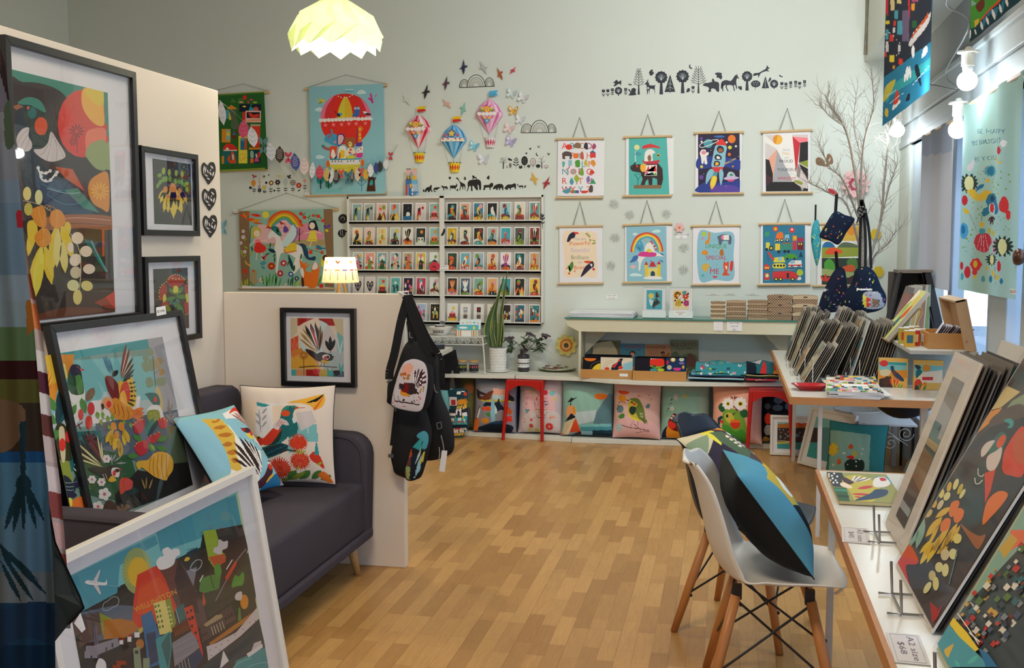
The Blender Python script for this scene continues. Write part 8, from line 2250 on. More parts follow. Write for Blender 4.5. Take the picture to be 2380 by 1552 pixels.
def pack(name,label,Y,body,t,panel=None,art='',pz=0,straps=(),clip=()):
 M=bagM(230,520,Y);T=thing(name,label,'bag',M=M,group=None);P=outline(M,body);puffy(MB(),P,cen(P),t).build('bag_body',BLKF,T,smooth=1)if False else None
 mb=MB();puffy(mb,P,cen(P),t);b=mb.build('bag_body',BLKF,T,smooth=1)
 if panel:
  Q=outline(M,panel);x0,y0=min(q[0]for q in Q),min(q[1]for q in Q);x1,y1=max(q[0]for q in Q),max(q[1]for q in Q);MP=M@MTr((x0,y0,0));A=Art(MP,x1-x0,y1-y0,'cfc6c8',z=ZB);A.draw(art);Q2=[(x-x0,y-y0)for x,y in Q]
  mb=MB(MTr((x0,y0,pz)));puffy(mb,Q2,cen(Q2),.012,40,(A.colfn(),x1-x0,y1-y0),back=0);mb.build('printed_panel',CLOTH,T,smooth=1)
  MB().tube([(x,y,pz+.001)for x,y in Q],.0022,5,closed=True).build('panel_piping',BLKF,T)
 for P2,w,z0 in straps:ribbon(M,catmull(P2,4,False),w,z0).build('strap',BLKF,T)
 for P2,w,z0 in clip:ribbon(M,P2,w,z0,t=.004).build('buckle',STEEL,T)
 return T
hk=onY(938,680,PY+.02);MB_=MB().tube([(hk.x+.004,PY+.052,hk.z-.05),(hk.x+.012,PY+.056,1.25),(hk.x+.012,PY+.05,1.287),(hk.x-.03,PY+.02,1.284),(hk.x+.0,PY-.005,1.278),(hk.x+.02,PY-.03,1.262),(hk.x+.018,PY-.045,1.285)],.004,8);o=MB_.build('wall_hook',WIRE,smooth=1);tag(o,'white hook over the end of the half-height wall holding the bags','hook')
pack('backpack','black sling bag with fantail bird panel hung at the half-height wall end',PY-.12,'175 440 215 410 280 408 330 470 365 530 395 620 400 760 370 900 330 955 230 958 120 935 38 900 32 860 40 740 75 715 110 620 140 520',.06,'225 548 280 540 340 560 370 600 382 680 375 780 350 900 320 948 260 952 150 930 100 905 96 870 110 790 150 650 190 570','''z 922.6 840.5 1.429
s 80 34 11 51 0 66 6 64 28 51 36 34 32
d 62 5.5 28 38 38 49 51 49 53 40 34 36
d 55 5.5 41 35
f 76 72 70 76 19 6.8 74 72 87 17 6.8 76 74 100 15 7.6 77 76 108 19 8.5 78 78 114 32 8.5 78 80 115 53 7.6
f 2 71 70 70 28 3 73 71 81 18 3 75 73 93 16 3 78 76 109 28 3 79 78 114 42 3 80 80 114 70 3.4
s 81 38 66 55 64 72 66 76 83 91 100 72 100 47 106 36 95
s 10 25 70 38 65 53 68 51 91 38 95 30 91
s 81 20 72 32 68 40 72 38 83 25 85
p 81 13 75 23 71 23 77
s 8 25 89 34 93 55 102 49 108 36 107 26 100
k 81 1.3 44 108 34 125
k 81 1.3 53 107 44 129
l 81 4.2 8 123 30 127 55 131 87 136
l 26 1.7 8 123 2 102
l 26 1.7 21 125 17 106
l 26 1.3 64 131 64 112
l 26 1.3 72 131 70 110
d 96 2.1 0 129 6 123 13 127 4 138 17 136 80 121 87 110 91 116 85 125 36 140 44 138 51 144
d 74 3 87 80 93 87 100 80 91 93 102 87''',.052,[([(205,60),(150,250),(100,500),(62,640),(58,710)],.038,.012),([(200,55),(240,180),(300,350),(370,520),(420,560)],.046,.02),([(205,50),(225,250),(235,420)],.04,.005)],[([(238,335),(240,375),(262,378)],.004,.05),([(50,715),(70,735)],.022,.02)])
pack('backpack','black sling bag with geometric bird panel hanging below the fantail one',PY-.06,'110 925 250 950 330 940 370 1050 385 1150 360 1300 335 1380 300 1475 240 1500 170 1485 95 1450 75 1390 62 1310 80 1200 95 1050',.05,'305 1115 350 1100 380 1130 382 1190 355 1280 335 1370 305 1460 250 1488 205 1475 197 1420 210 1340 240 1230 275 1150','''z 946.3 996.1 1.429
p 21 0 0 85 0 85 169 0 169
s 54 42 17 59 2 78 4 81 34 74 59 59 55 57 30
p 66 30 53 59 21 61 51 55 64
p 55 25 59 30 85 15 93
p 48 15 93 30 76 36 114 8 114
p 73 59 55 47 80 37 114 55 80
p 86 4 114 23 119 19 161 8 159
p 68 25 85 47 72 34 119 21 157
p 32 47 106 59 80 55 127 34 157
p 45 64 72 70 68 64 102 51 110
p 62 3 136 9 136 9 159
k 21 2.1 64 30 59 49''',.045,[([(120,930),(100,1100),(85,1230)],.03,.01)],[([(105,930),(120,1000),(95,1200)],.006,.012),([(60,1300),(125,1305)],.016,.03)])
T=pack('backpack','plain black rucksack behind the other two with a blank white swing tag',PY+.03,'390 530 440 560 450 800 520 980 558 1150 552 1270 480 1325 350 1350 300 1300 280 900 330 620',.05,None,'',0,[([(190,60),(330,380),(440,560),(445,750)],.04,-.01)],[([(450,1040),(485,1030),(490,1075),(460,1085),(450,1040)],.005,.06)])
MT=bagM(230,520,PY+.03);A=Art(MT,1,1,None,z=ZB);q=[(*A.P(x,y),.075)for x,y in((497,1245),(540,1247),(520,1412),(476,1405))];MB().add(q+[(x,y,z+.001)for x,y,z in q],[(0,1,2,3)[::-1],(4,5,6,7)[::-1],(0,1,5,4),(1,2,6,5),(2,3,7,6),(3,0,4,7)],'e6e4e6').build('swing_tag',PAPER,T)
for P2 in([(425,690),(445,790),(465,800)],[(490,1130),(505,1190),(512,1245)],[(475,1220),(480,1270),(470,1330)],[(262,965),(275,1030),(295,1065)]):ribbon(MT,P2,.004,.072).build('checked_cord',STRING,T)
MT=bagM(560,800,7.70);T=thing('tote_bag','turquoise tote bag printed with stacked houses hanging off the counter','bag',M=MT);P=outline(MT,'452 800 480 792 655 790 662 900 680 1060 650 1130 590 1200 560 1180 540 1080 500 960 445 860',5)
x0,y0=min(q[0]for q in P),min(q[1]for q in P);w_,h_=max(q[0]for q in P)-x0,max(q[1]for q in P)-y0;A=Art(MT@MTr((x0,y0,0)),w_,h_,'2a4a50',z=ZB)
A.draw('''p 79 440 790 530 790 540 980 480 920
p 42 515 795 660 790 660 860 520 860
t 2 36 595 838 0 ET
e 1 652 826 12 12
s 8 560 900 600 868 660 868 660 905
r 89 590 915 660 935
r 0 530 935 665 990
r 2 585 940 625 985
s 0 597 985 597 960 605 950 613 960 613 985
r 2 530 970 582 990 630 965 665 988
r 66 530 1005 665 1060
r 2 545 1010 570 1032 600 1008 625 1030 640 1012 660 1030
r 57 530 1035 665 1042
r 68 535 1062 670 1085
r 17 565 1090 660 1125
p 57 560 1100 595 1085 630 1100
r 13 600 1105 612 1125 640 1100 652 1120
r 89 560 1130 650 1150
r 14 560 1160 620 1190
d 78 5 545 1050 570 1055 610 1052 650 1050 580 1000 640 1002''')
mb=MB(MTr((x0,y0,0)));P2=[(a-x0,b-y0)for a,b in P];puffy(mb,P2,cen(P2),.05,36,(A.colfn(),w_,h_));mb.build('bag_body',CLOTH,T,smooth=1)
ribbon(MT,[(520,485),(500,620),(485,795)],.085,.01).build('strap',BLKF,T);ribbon(MT,[(545,485),(570,620),(590,790)],.05,-.01).build('strap',BLKF,T)
A=Art(MT@MTr((0,0,.055)),1,1,None,z=ZB);MBq=MB();a,b=A.P(522,850),A.P(580,920);MBq.bb((a[0],b[1],.056),(b[0],a[1],.057),'dcd8d8');a,b=A.P(535,872),A.P(570,915);MBq.bb((a[0],b[1],.0572),(b[0],a[1],.0576),'b83030');MBq.build('price_tag',PAPER,T)
pt=onY(780,60,5.3);PZ=onY(780,112,5.3).z;R0=(onY(879,70,5.3).x-onY(681,80,5.3).x)/2
T=thing('pendant_lamp','lit folded-paper pendant lamp, pale yellow green, hanging from the ceiling','lamp',(pt.x,5.3,PZ));n=12;mb=MB()
rws=[(0.0,.93,.016),(.075,1.03,.0),(.155,.80,.5),(.24,.36,0)]
vs=[];fs=[]
for j,(z,f,s)in enumerate(rws):
 for i in range(n*2):
  a=PI*i/n+(PI/n*.5 if j%2 else 0);k=1+(.045 if(i+j)%2 else-.045)*(1 if j<3 else.2);zz=z+((-.018 if i%2 else.018)if j==0 else(.022 if i%2 else-.022)if j==1 else(.015 if i%2 else-.015)if j==2 else 0);vs.append((R0*f*k*math.cos(a),R0*f*k*math.sin(a),zz))
m=n*2
for j in range(3):
 for i in range(m):
  a,b,c,d=j*m+i,j*m+(i+1)%m,(j+1)*m+i,(j+1)*m+(i+1)%m
  fs+=[(a,b,d),(a,d,c)]if j%2==0 else[(a,b,c),(b,d,c)]
PSH=bpy.data.materials.new('folded_paper_shade');PSH.use_nodes=True;nn=PSH.node_tree.nodes;ll=PSH.node_tree.links;b=nn['Principled BSDF'];b.inputs['Base Color'].default_value=(*lin('cfdca8'),1);b.inputs['Roughness'].default_value=.8;tl=nn.new('ShaderNodeBsdfTranslucent');tl.inputs[0].default_value=(*lin('e4ecc8'),1);mx=nn.new('ShaderNodeMixShader');mx.inputs[0].default_value=.09
ns=nn.new('ShaderNodeTexNoise');ns.inputs['Scale'].default_value=60;bp=nn.new('ShaderNodeBump');bp.inputs['Strength'].default_value=.05;ll.new(ns.outputs['Fac'],bp.inputs['Height']);ll.new(bp.outputs[0],b.inputs['Normal']);ll.new(b.outputs[0],mx.inputs[1]);ll.new(tl.outputs[0],mx.inputs[2]);ll.new(mx.outputs[0],nn['Material Output'].inputs[0])
mb.add(vs,fs);mb.build('lamp_shade',PSH,T)
MB().cyl((0,0,.2),(0,0,ZC-PZ-.002),.004,8).build('cable',WIRE,T);MB().lathe([(.02,.16),(.028,.19),(.028,.24),(.01,.27)],16).build('lamp_holder',WIRE,T,smooth=1)
MB().ball((0,0,.10),.042,18,sc=(1,1,1.25)).build('bulb',mat('lit_bulb','ffffff',.5,emit=('fff6d8',14)),T,smooth=1)
lamp('pendant_glow','POINT',(pt.x,5.3,PZ+.01),36,(1,.88,.64),.05)
def xM(p):return frameM(p,(0,-1,0),(0,0,1))
def xbanner(name,label,X,quad,z,art,bgc,rod=None,cat='wall hanging',wav=.006,hem=None,rodtop=True,nu=90,nv=220,tagp=None):
 """quad: photo points TL TR BL BR in the vertical plane x = X"""
 c=[onX(z[0]+p[0]/z[2],z[1]+p[1]/z[2],X)for p in quad];O=V((X,c[2].y,min(c[2].z,c[3].z)));w=c[2].y-c[3].y;h=max(c[0].z,c[1].z)-O.z;M=frameM(O,(0,-1,0),(0,0,1))
 T=thing(name,label,cat,M=M);A=Art(M,w,h,bgc,z=z);A.draw(art)
 def fn(u,v):return(u*w,v*h,wav*math.sin(u*19+v*1.2)*(.4+.6*v))
 MB().grid(fn,nu,nv,A.colfn()).build('printed_cloth',SHEER,T,smooth=1)
 if rodtop:MB().cyl((-.025,h-.006,-.008),(w+.03,h-.006,-.008),.010,12).build('top_rod',PINE,T)
 return T,M,w,h
MINT='''z 2236.2 310.3 1
c 38 11.3 68 0 0 BE HAPPY
c 38 11.3 58 24 -6 BE BRIGHT
c 38 11.3 53 63 -6 BE YOU
s 93 13 75 19 67 24 59 26 70 22 82 16 88 13 84
s 2 91 21 98 15 104 18 102 28 96 32
k 26 .8 68 113 73 98
e 57 87 39 5.2 9.3
f 78 82 67 80 52 4.6 85 67 95 67 6.7
o 54 65 87 14 12 5.2 0 360 .4
e 13 65 87 7.2 10.3
d 44 1.5 37 91 51 88 56 79
d 52 1 29 101 38 103 42 110 29 111 45 95 27 128 53 106
o 52 16 116 24 14 6.7
e 47 16 116 8.8 17
o 78 40 130 30 9 8.8 20 170 .3
f 78 55 113 62 106 7.7
s 65 31 135 35 126 44 119 51 117 50 125 42 130
e 57 7 155 6.2 11.9
f 78 5 173 15 187 9.3
s 13 49 191 50 175 58 170 55 157 60 142 68 139 78 142 81 157 85 170 85 183 77 188 68 175 58 189
e 82 69 151 5.7 7.2
e 58 68 174 8.2 13
e 39 68 173 5.7 11.3
f 76 67 191 59 204 4.1 67 191 64 213 4.1 68 191 71 213 4.1 69 191 76 202 4.1
s 39 87 168 93 151 99 146 105 155 107 170 102 184 91 180
e 39 106 189 4.6 11.9
e 69 5 226 8.8 19
e 65 4 223 4.4 10.3
s 96 26 253 33 237 45 232 58 232 66 245 66 258 63 260 58 273 50 276 40 272 33 268 29 258
l 29 1 45 235 36 268
l 29 1 47 235 44 273
l 29 1 50 235 51 274
l 29 1 53 235 59 268
s 54 42 222 53 222 52 232 43 232
f 78 47 219 47 204 9.3
f 45 63 237 61 218 6.7 71 241 73 223 7.2
f 72 71 258 79 245 5.7 71 260 76 281 6.2
o 52 94 262 26 14 6.7
e 47 94 263 8.8 19
o 52 68 293 15 12 4.6
e 47 68 293 5.4 11.3
o 39 32 304 16 6 14
e 78 31 303 6.2 8.8
d 39 7.7 29 322
e 57 12 322 6.4 14
e 57 0 307 3.9 9.8
e 57 87 308 4.4 13
f 78 67 316 77 334 6.7 80 343 86 327 6.7 22 336 35 330 6.7 55 318 60 308 5.2
e 54 1 332 3.6 8.8
e 54 49 338 3.6 7.2
e 13 65 338 3.9 8.8
e 13 92 343 3.1 7.2
l 35 .8 15 186 35 229
l 35 .8 47 168 47 204
l 35 .8 76 286 78 351
d 20 2.3 84 196 89 193 91 201 98 196 84 209 78 216 81 224 102 216 107 222 98 224 9 263 14 250 24 268 9 273 29 278 22 286
d 97 2.1 93 89 93 103 107 95 109 112 24 160 38 175 42 188 33 196 22 224 19 235 4 265 11 244 102 129 86 119
d 24 2.1 80 129 85 139 77 144 68 113 72 124 82 113
d 53 1.3 22 173 16 188 29 183 24 209 16 196 36 178
'''
xbanner('fabric_banner','mint fabric banner with bright flowers reading be happy be bright',1.165,[(598,-195),(1130,-440),(570,1440),(1090,1500)],(2080,300,3.88),MINT,'a9c8bc',nu=110,nv=240)
note('tiny price tag at the lower right corner of the mint banner',1040,1437,1092,1492,(2080,300,3.88),['$60'],M=xM((1.150,8,0)),dz=.0)
xbanner('fabric_banner','plain beige fabric banner hanging in front of the window',1.16,[(215,80),(520,-15),(208,1400),(490,1400)],(2080,300,3.88),'p 43 200 0 530 -60 530 200 200 250','c2bab4',nu=40,nv=60)
CITY='''z 2049.7 -79.9 1
p 0 2 0 114 0 114 200 2 272
p 13 0 268 10 256 114 176 116 288 0 376
p 66 10 288 114 212 115 240 10 320
p 13 18 304 114 240 114 288 2 368
s 45 3 312 10 280 30 264 29 276 16 304 6 316
s 93 65 172 110 110 110 128 90 160 66 188
p 55 68 166 102 116 108 104 106 120 70 170
r 57 6 56 16 116 60 40 64 124
r 7 20 48 28 104 34 56 46 88
r 54 36 128 50 160 28 104 38 124 10 148 16 172
r 18 48 104 62 176
r 93 10 176 16 200 24 144 30 156 38 184 44 200
r 1 18 160 26 176 40 216 48 230 6 200 12 212 26 128 32 140
r 3 18 208 28 224 10 128 18 136
r 14 6 112 13 124 70 128 82 144
r 8 68 88 78 104 24 232 30 240
r 37 70 56 86 84 90 48 102 76
d 2 1.6 10 160 18 156 26 164 34 172 42 180 10 188 34 208 40 204 74 156 82 148 90 140
f 2 73 216 73 184 9.6 58 268 59 232 8.8 52 272 55 248 5.6 66 264 64 232 5.6
s 2 24 328 34 312 44 316 26 336
s 1 26 320 36 288 41 304 36 320
s 2 92 212 96 192 104 186 105 200 94 214
s 68 77 238 82 228 87 240 90 264 92 280 88 276 82 260
s 68 55 314 60 298 65 298 63 312
s 78 7 344 10 332 15 336 13 352
l 58 1.2 18 320 50 296
l 58 1.2 70 280 110 232
l 58 1.2 10 304 34 288'''
xbanner('fabric_banner','harbour city tea towel hanging from the bulkhead, left of two',.915,[(690,-250),(960,-620),(678,735),(955,470)],(1780,0,2.503),CITY,'2f4a58',nu=80,nv=220,wav=.004)
TEETH='''z 2253.4 -58.0 1.429
p 6 0 0 171 0 171 110 6 215
p 6 8 116 25 99 50 99 33 149 14 171
s 90 22 99 44 77 50 99 39 119 28 121
p 20 8 83 25 94 8 105
p 91 33 149 105 72 110 77 33 157
p 78 17 152 30 144 28 182 19 179
p 42 0 215 1 179 19 174 39 149 116 72 171 28 171 88 6 221
s 13 44 146 66 135 75 116 61 127 50 166 44 177
s 13 77 119 94 105 88 138 83 144
s 13 105 94 116 83 113 116 108 121
f 2 35 152 43 185 8.3 55 135 65 166 9.4 76 113 84 148 9.4 97 94 106 128 9.4 119 72 130 106 9.4 4 179 1 213 7.2 17 177 23 199 4.4'''
xbanner('fabric_banner','banner with white teeth and green creature at the top right corner',.915,[(400,-700),(1035,-1200),(378,492),(1035,-30)],(2180,0,5.175),TEETH,'3f7a34',nu=90,nv=140,wav=.003)
BULB=mat('lit_cold_bulb','ffffff',.4,emit=('dff0ff',9))
for i,(px,py,X,dz)in enumerate(((2248,188,1.10,1),(2086,303,1.10,1),(2226,301,1.15,.6))):
 c=onX(px,py,X);T=thing('festoon_bulb',('lit white round bulb hanging high near the teeth banner','lit white round bulb beside the harbour tea towel corner','lit white round bulb between the beige and mint banners')[i],'light bulb',c,0,'festoon bulbs over the window');MB().ball((0,0,0),.047,20).build('bulb',BULB,T,smooth=1);MB().lathe([(.022,.038),(.024,.06),(.024,.075)],16).build('bulb_cap',WIRE,T,smooth=1)
 MB().lathe([(.030,.070),(.030,.13),(.05,.132),(.05,.140),(.02,.145),(.012,.16)],20).build('lamp_socket',mat('cream_plastic','d9d4c8',.5),T,smooth=0);lamp('festoon_glow','POINT',c+V((-.06,0,-.03)),(9,8,4)[i],(.82,.93,1),.04)
Lp=[(1.13,8.0,2.36),(1.10,onX(2086,303,1.1).y,2.50),(1.12,6.6,2.45),(1.15,onX(2226,301,1.15).y,2.30),(1.12,6.0,2.42),(1.10,onX(2248,188,1.1).y,2.55),(1.0,5.4,2.66),(.95,4.6,2.62),(.95,3.6,2.66)]
o=MB().tube(catmull(Lp,6,False),.004,6).build('festoon_cable',mat('grey_cable','8f8f8c',.6),smooth=1);tag(o,'grey festoon light cable looping along the window beam','cable')
o=MB().tube(catmull([(1.2,7.6,2.20),(1.195,6.6,2.17),(1.195,5.8,2.21),(1.195,5.2,2.18),(1.2,4.4,2.22)],5,False),.0015,5).build('fairy_light_wire',STEEL);tag(o,'thin fairy light wire tacked under the window beam','cable')
TB=V((.90,7.45,0));T=thing('branch_tree','pale bare branches standing in a pot in the corner by the window','branches',TB);BARK=mat('lichen_bark','8f8578',.9,noise=.5,scale=60,bump=.5)
MB().lathe([(.12,.001),(.15,.02),(.16,.35),(.17,.36),(.15,.36),(.14,.30),(.001,.30)],24).build('pot',POTW,T,smooth=1)
rt=random.Random(21)
def limb(pts,r0,r1,lv=0,Y=7.5):
 L=[onY(x,y,yy)for x,y,yy in pts];P_=catmull([tuple(p)for p in L],5,False);n=len(P_);MB().tube(P_,[r0+(r1-r0)*i/(n-1)for i in range(n)],7).build('branch',BARK,T,world=1,smooth=1)
 mb=MB();k=0
 for i in range(int(n*.25),n):
  for _ in range(2):
   p=V(P_[i]);d=(V(P_[min(i+1,n-1)])-V(P_[i-1])).normalized();s=V((rt.uniform(-1,1),rt.uniform(-.5,.5),rt.uniform(-.1,1))).normalized();v=(d*.7+s).normalized();q=[p];L_=rt.uniform(.05,.15)
   for j in range(4):v=(v+V((rt.uniform(-.4,.4),rt.uniform(-.3,.3),rt.uniform(-.1,.4)))).normalized();q.append(q[-1]+v*L_/3)
   for z in q:z.y=min(z.y,7.98);z.x=min(z.x,1.17)
   mb.tube(q,[.0028,.0022,.0016,.0011,.0006],4);e=q[2];v2=(v+s.cross(V((0,1,0)))).normalized();mb.tube([e,e+v2*.03,e+v2*.055+V((0,0,.012))],[.0014,.001,.0005],4)
 mb.build('twigs',BARK,T,world=1)
limb([(2012,900,7.45),(2006,720,7.45),(2004,560,7.45),(1995,450,7.5),(1975,330,7.55),(1955,280,7.5),(1935,255,7.5),(1918,222,7.5)],.022,.004)
limb([(1962,292,7.5),(1935,275,7.45),(1908,248,7.4)],.006,.002)
limb([(2004,560,7.45),(2000,440,7.4),(2008,330,7.4),(2030,250,7.45),(2026,180,7.5)],.012,.002)
limb([(2008,640,7.45),(2045,520,7.5),(2055,420,7.5),(2065,320,7.45),(2063,290,7.4)],.012,.003)
limb([(2004,600,7.45),(1970,480,7.35),(1930,450,7.3),(1880,425,7.3)],.009,.002)
limb([(2000,520,7.45),(1960,420,7.3),(1930,390,7.3),(1905,340,7.3)],.008,.002)
limb([(2006,700,7.45),(2030,600,7.3),(2060,570,7.25),(2080,540,7.2)],.008,.002)
limb([(2045,520,7.5),(2068,430,7.45),(2085,380,7.4)],.006,.002)
limb([(2004,480,7.45),(2012,400,7.6),(1985,300,7.7),(1990,220,7.7)],.007,.002)
ZT=(1780,0,2.503)
def hangbag(label,Y,body,t,bgc,dots,strap,name='drawstring_bag',cat='bag',z=ZT,extra='',rings=34,sw=.02):
 v=[float(q)for q in body.split()];M=MTr(onY(z[0]+v[0]/z[2],z[1]+v[1]/z[2],Y))@MRo(PI/2,4,'X');T=thing(name,label,cat,M=M)
 P=outline(M,body,4,z);x0,y0=min(q[0]for q in P),min(q[1]for q in P);w,h=max(q[0]for q in P)-x0,max(q[1]for q in P)-y0;A=Art(M@MTr((x0,y0,0)),w,h,bgc,z=z);rr=random.Random(len(body))
 xs,ys=v[::2],v[1::2]
 A.draw(extra+'\n'+'\n'.join('e %s %.0f %.0f %.1f %.1f'%(rr.choice(dots),rr.uniform(min(xs),max(xs)),rr.uniform(min(ys),max(ys)),rr.uniform(2,6),rr.uniform(2,5))for _ in range(70)))
 mb=MB(MTr((x0,y0,0)));P2=[(a-x0,b-y0)for a,b in P];puffy(mb,P2,cen(P2),t,rings,(A.colfn(),w,h));mb.build('bag_body',CLOTH,T,smooth=1)
 for s in strap:ribbon(M,catmull(s,3,False),sw,0,z).build('strap',BLKF,T)
 return T
DT=['3a6a98','5a8a3a','d8c04a','c85a3c','d8d4d0','7a4a9a','3a4a70','3a4a70']
hangbag('aqua patterned fabric bag hanging leftmost on the branches',7.15,'287 1280 305 1282 315 1330 322 1400 318 1470 300 1545 285 1520 270 1450 262 1380 272 1310',.03,'3f9aa8',['2a6a88','c8c83a','6fc0b0','1f7a88','8fd0c0'],[[(290,1190),(288,1285)]],sw=.012)
hangbag('navy leaf-print pouch hanging askew from a branch',7.12,'400 1230 460 1250 518 1275 470 1350 425 1422 370 1400 312 1375 345 1310',.02,'1c2438',['8a8a3a','3a6a7a','d8c04a','c85a3c','3a4a60','5a6a3a'],[[(412,1130),(405,1235)]],sw=.02)
DB=(1780,560,2.503)
hangbag('dark navy drawstring bag hanging left behind the front one',7.28,'405 165 430 150 460 170 470 240 480 330 440 400 360 418 305 410 320 330 350 260 380 200',.06,'1e2236',DT,[[(408,60),(415,160)]],z=DB)
hangbag('navy drawstring bag in front with a clear pouch of puppets',7.16,'520 170 560 150 600 152 640 190 670 260 700 320 690 380 640 410 560 420 480 410 435 370 460 300 500 240',.08,'182234',DT,[[(553,-240),(552,-120),(548,0),(545,160)],[(560,-240),(590,-120),(605,0),(612,160)],[(555,-230),(575,-100),(580,30),(578,160)]],z=DB,extra='s 43 560 300 640 292 670 330 680 385 570 385\np 50 555 305 575 320 575 380 560 380\np 39 578 325 600 330 598 380 578 380\np 36 610 330 650 340 655 380 612 380\nr 2 520 274 610 284',sw=.018)
hangbag('black fabric mask with loops hanging from the central branch',7.1,'530 1225 545 1200 575 1200 588 1225 575 1260 545 1262',.02,'141416',['5a5a58','1a1a1c','8a8680'],[[(540,1262),(528,1300)],[(572,1262),(575,1320)]],name='face_mask',cat='face mask',sw=.008)
bft=(1780,0,2.503)
sticker('brown paper butterfly clipped on the left branches','paper butterfly','s 36 335 930 310 915 290 925 292 955 320 965 345 960\ns 36 350 925 360 895 380 905 390 935 385 955 355 955\ns 36 340 955 330 965 345 970 365 968 358 955\nf 93 300 930 322 950 8 375 915 365 945 9 340 958 350 966 5',bft,name='paper_butterfly',dz=.62,fold=.3)
sticker('large pale pink paper flower behind the branches','paper flower','o 29 525 1065 88 11 44\no 94 520 1072 42 9 26\no 29 520 1072 24 8 12\ne 43 522 1075 12 12',bft,name='paper_flower',dz=.05,fold=-.12)
sticker('white and olive paper bird on the lower left branch','paper bird','s 93 160 1052 190 1045 225 1060 245 1095 215 1090 185 1075\ns 61 160 1052 190 1050 215 1065 205 1075 180 1065',bft,name='paper_bird',dz=.7)
sticker('red paper bird ornament on the middle left branch','paper bird','s 57 362 1100 385 1095 410 1115 420 1132 385 1128 368 1118\np 2 345 1072 400 1108 360 1090',bft,name='paper_bird',dz=.72)
for i,(x,y)in enumerate(((640,1362),(655,1545+35))):sticker('yellow paper flower behind the branches, %s one'%('upper','lower')[i],'paper flower','o d8b82c %d %d 34 6 30\ne 89 %d %d 8 8'%(x,y,x,y),bft,name='paper_flower',dz=.02,fold=-.02)
TT=mat('gloss_white_laminate','dedbd2',.22,noise=.02,spec=.5);EDG=mat('ply_edge','b87c44',.45,noise=.2,scale=30,stretch=(1,1,8));LEGM=mat('white_leg_paint','c9c6c0',.4)
def table(label,x0,x1,y0,y1,z,legs,lw=.022):
 T=thing('table',label,'table',((x0+x1)/2,(y0+y1)/2,0));MB().bb((x0+.012,y0+.012,z-.034),(x1-.012,y1-.012,z)).build('tabletop',TT,T,world=1)
 mb=MB();mb.bb((x0,y0,z-.036),(x1,y0+.012,z+.0005));mb.bb((x0,y1-.012,z-.036),(x1,y1,z+.0005));mb.bb((x0,y0+.012,z-.036),(x0+.012,y1-.012,z+.0005));mb.bb((x1-.012,y0+.012,z-.036),(x1,y1-.012,z+.0005));mb.build('wood_edge',EDG,T,world=1)
 for x,y,w in legs:MB().bb((x-w/2,y-w/2,0),(x+w/2,y+w/2,z-.035)).build('leg',LEGM,T,world=1)
 return T
T=table('long white-topped display table by the window, far one',.306,1.19,5.25,7.6,.745,[(.47,5.42,.02),(.97,5.42,.035),(.46,7.32,.024),(1.12,7.3,.03)])
MB().bb((.46,7.31,.28),(1.12,7.33,.30)).build('cross_bar',LEGM,T,world=1)
table('long white-topped display table nearest the camera at right',.306,1.15,.6,3.672,.72,[(.36,3.60,.022),(1.05,3.58,.03),(.40,.8,.03),(1.05,.8,.03)])
T=thing('riser_shelf','grey riser shelf standing on the far display table','shelf',(1.0,5.9,.7455));MB().bb((.885,5.36,.962),(1.20,6.6,.980)).build('shelf_board',mat('riser_grey_white','b9b6ac',.5,noise=.06),T,world=1)
MB().bb((.90,5.86,.746),(1.195,5.88,.962)).build('riser_back',mat('riser_grey','8c9088',.7,noise=.08),T,world=1);MB().bb((.90,6.5,.746),(1.195,6.52,.962)).build('riser_back',MATS['riser_grey'],T,world=1)
def PX(x,y,Z):return(Z[0]+x/Z[2],Z[1]+y/Z[2])
MNT=mat('mount_edge','a39a8e',.6,noise=.1);rs=random.Random(9)
def stack(tagl,x,yfar,w,h,tilt,n,z,art,step=.008,mount='d8d2c8',bgc='7a8a80',rect=(.1,.08,.9,.92),grp='',Z=(0,0,1),first='',zt=0.0,hold=None,slip=True,thick=.0032):
 for k in range(n):
  dh=rs.uniform(-.02,.012)if k else 0;M=frameM((x+k*step,yfar+(rs.uniform(-.012,.012)if k else 0),z),(0,-1,0),(math.sin(R(tilt)),0,math.cos(R(tilt))));hh=h+dh
  lb=first if k==0 else '%s mounted print from the front in the %s'%(ORD[k],tagl)
  T=thing('mounted_print',lb,'mounted print',M=M,group=grp or 'prints in the %s'%tagl)
  mb=MB();mb.bb((0,0,-thick),(w,hh,0),mount if k==0 else rs.choice(['6a6258','4f4840','8a8176','3f3933','7a7268']if z<.74 else['8a8278','6f675e','a39a8e','b8b0a4','7a7268']));mb.build('mount_board',PAPER,T)
  if k==0:
   u0,v0,u1,v1=rect;A=Art(M@MTr((u0*w,v0*h,.0004)),(u1-u0)*w,(v1-v0)*h,bgc,z=Z,local=(Z==(0,0,1)));A.draw(art);mb=MB(MTr((u0*w,v0*h,.0004)));A.flat(mb,0,4e-5);mb.build('print',PAPER,T)
   if slip:MB().bb((-.004,-.002,.006),(w+.004,hh+.004,.0064)).build('clear_sleeve',CLEAR,T)
def gen(cols,seed):
 r=random.Random(seed);t=''
 for i in range(16):x,y=r.random(),r.random();t+='%s %s %.2f %.2f %.2f %.2f\n'%('e',r.choice(cols),x,y,r.uniform(.08,.3),r.uniform(.04,.14))
 return t+'s %s .1 .9 .4 .6 .6 .4 .8 .5 .7 .8 .4 1\n'%r.choice(cols)
E1=['c9b48a','5a7a70','8a9a8c','b87a4a','d8d0b8','3a4a48','9fb8b4']
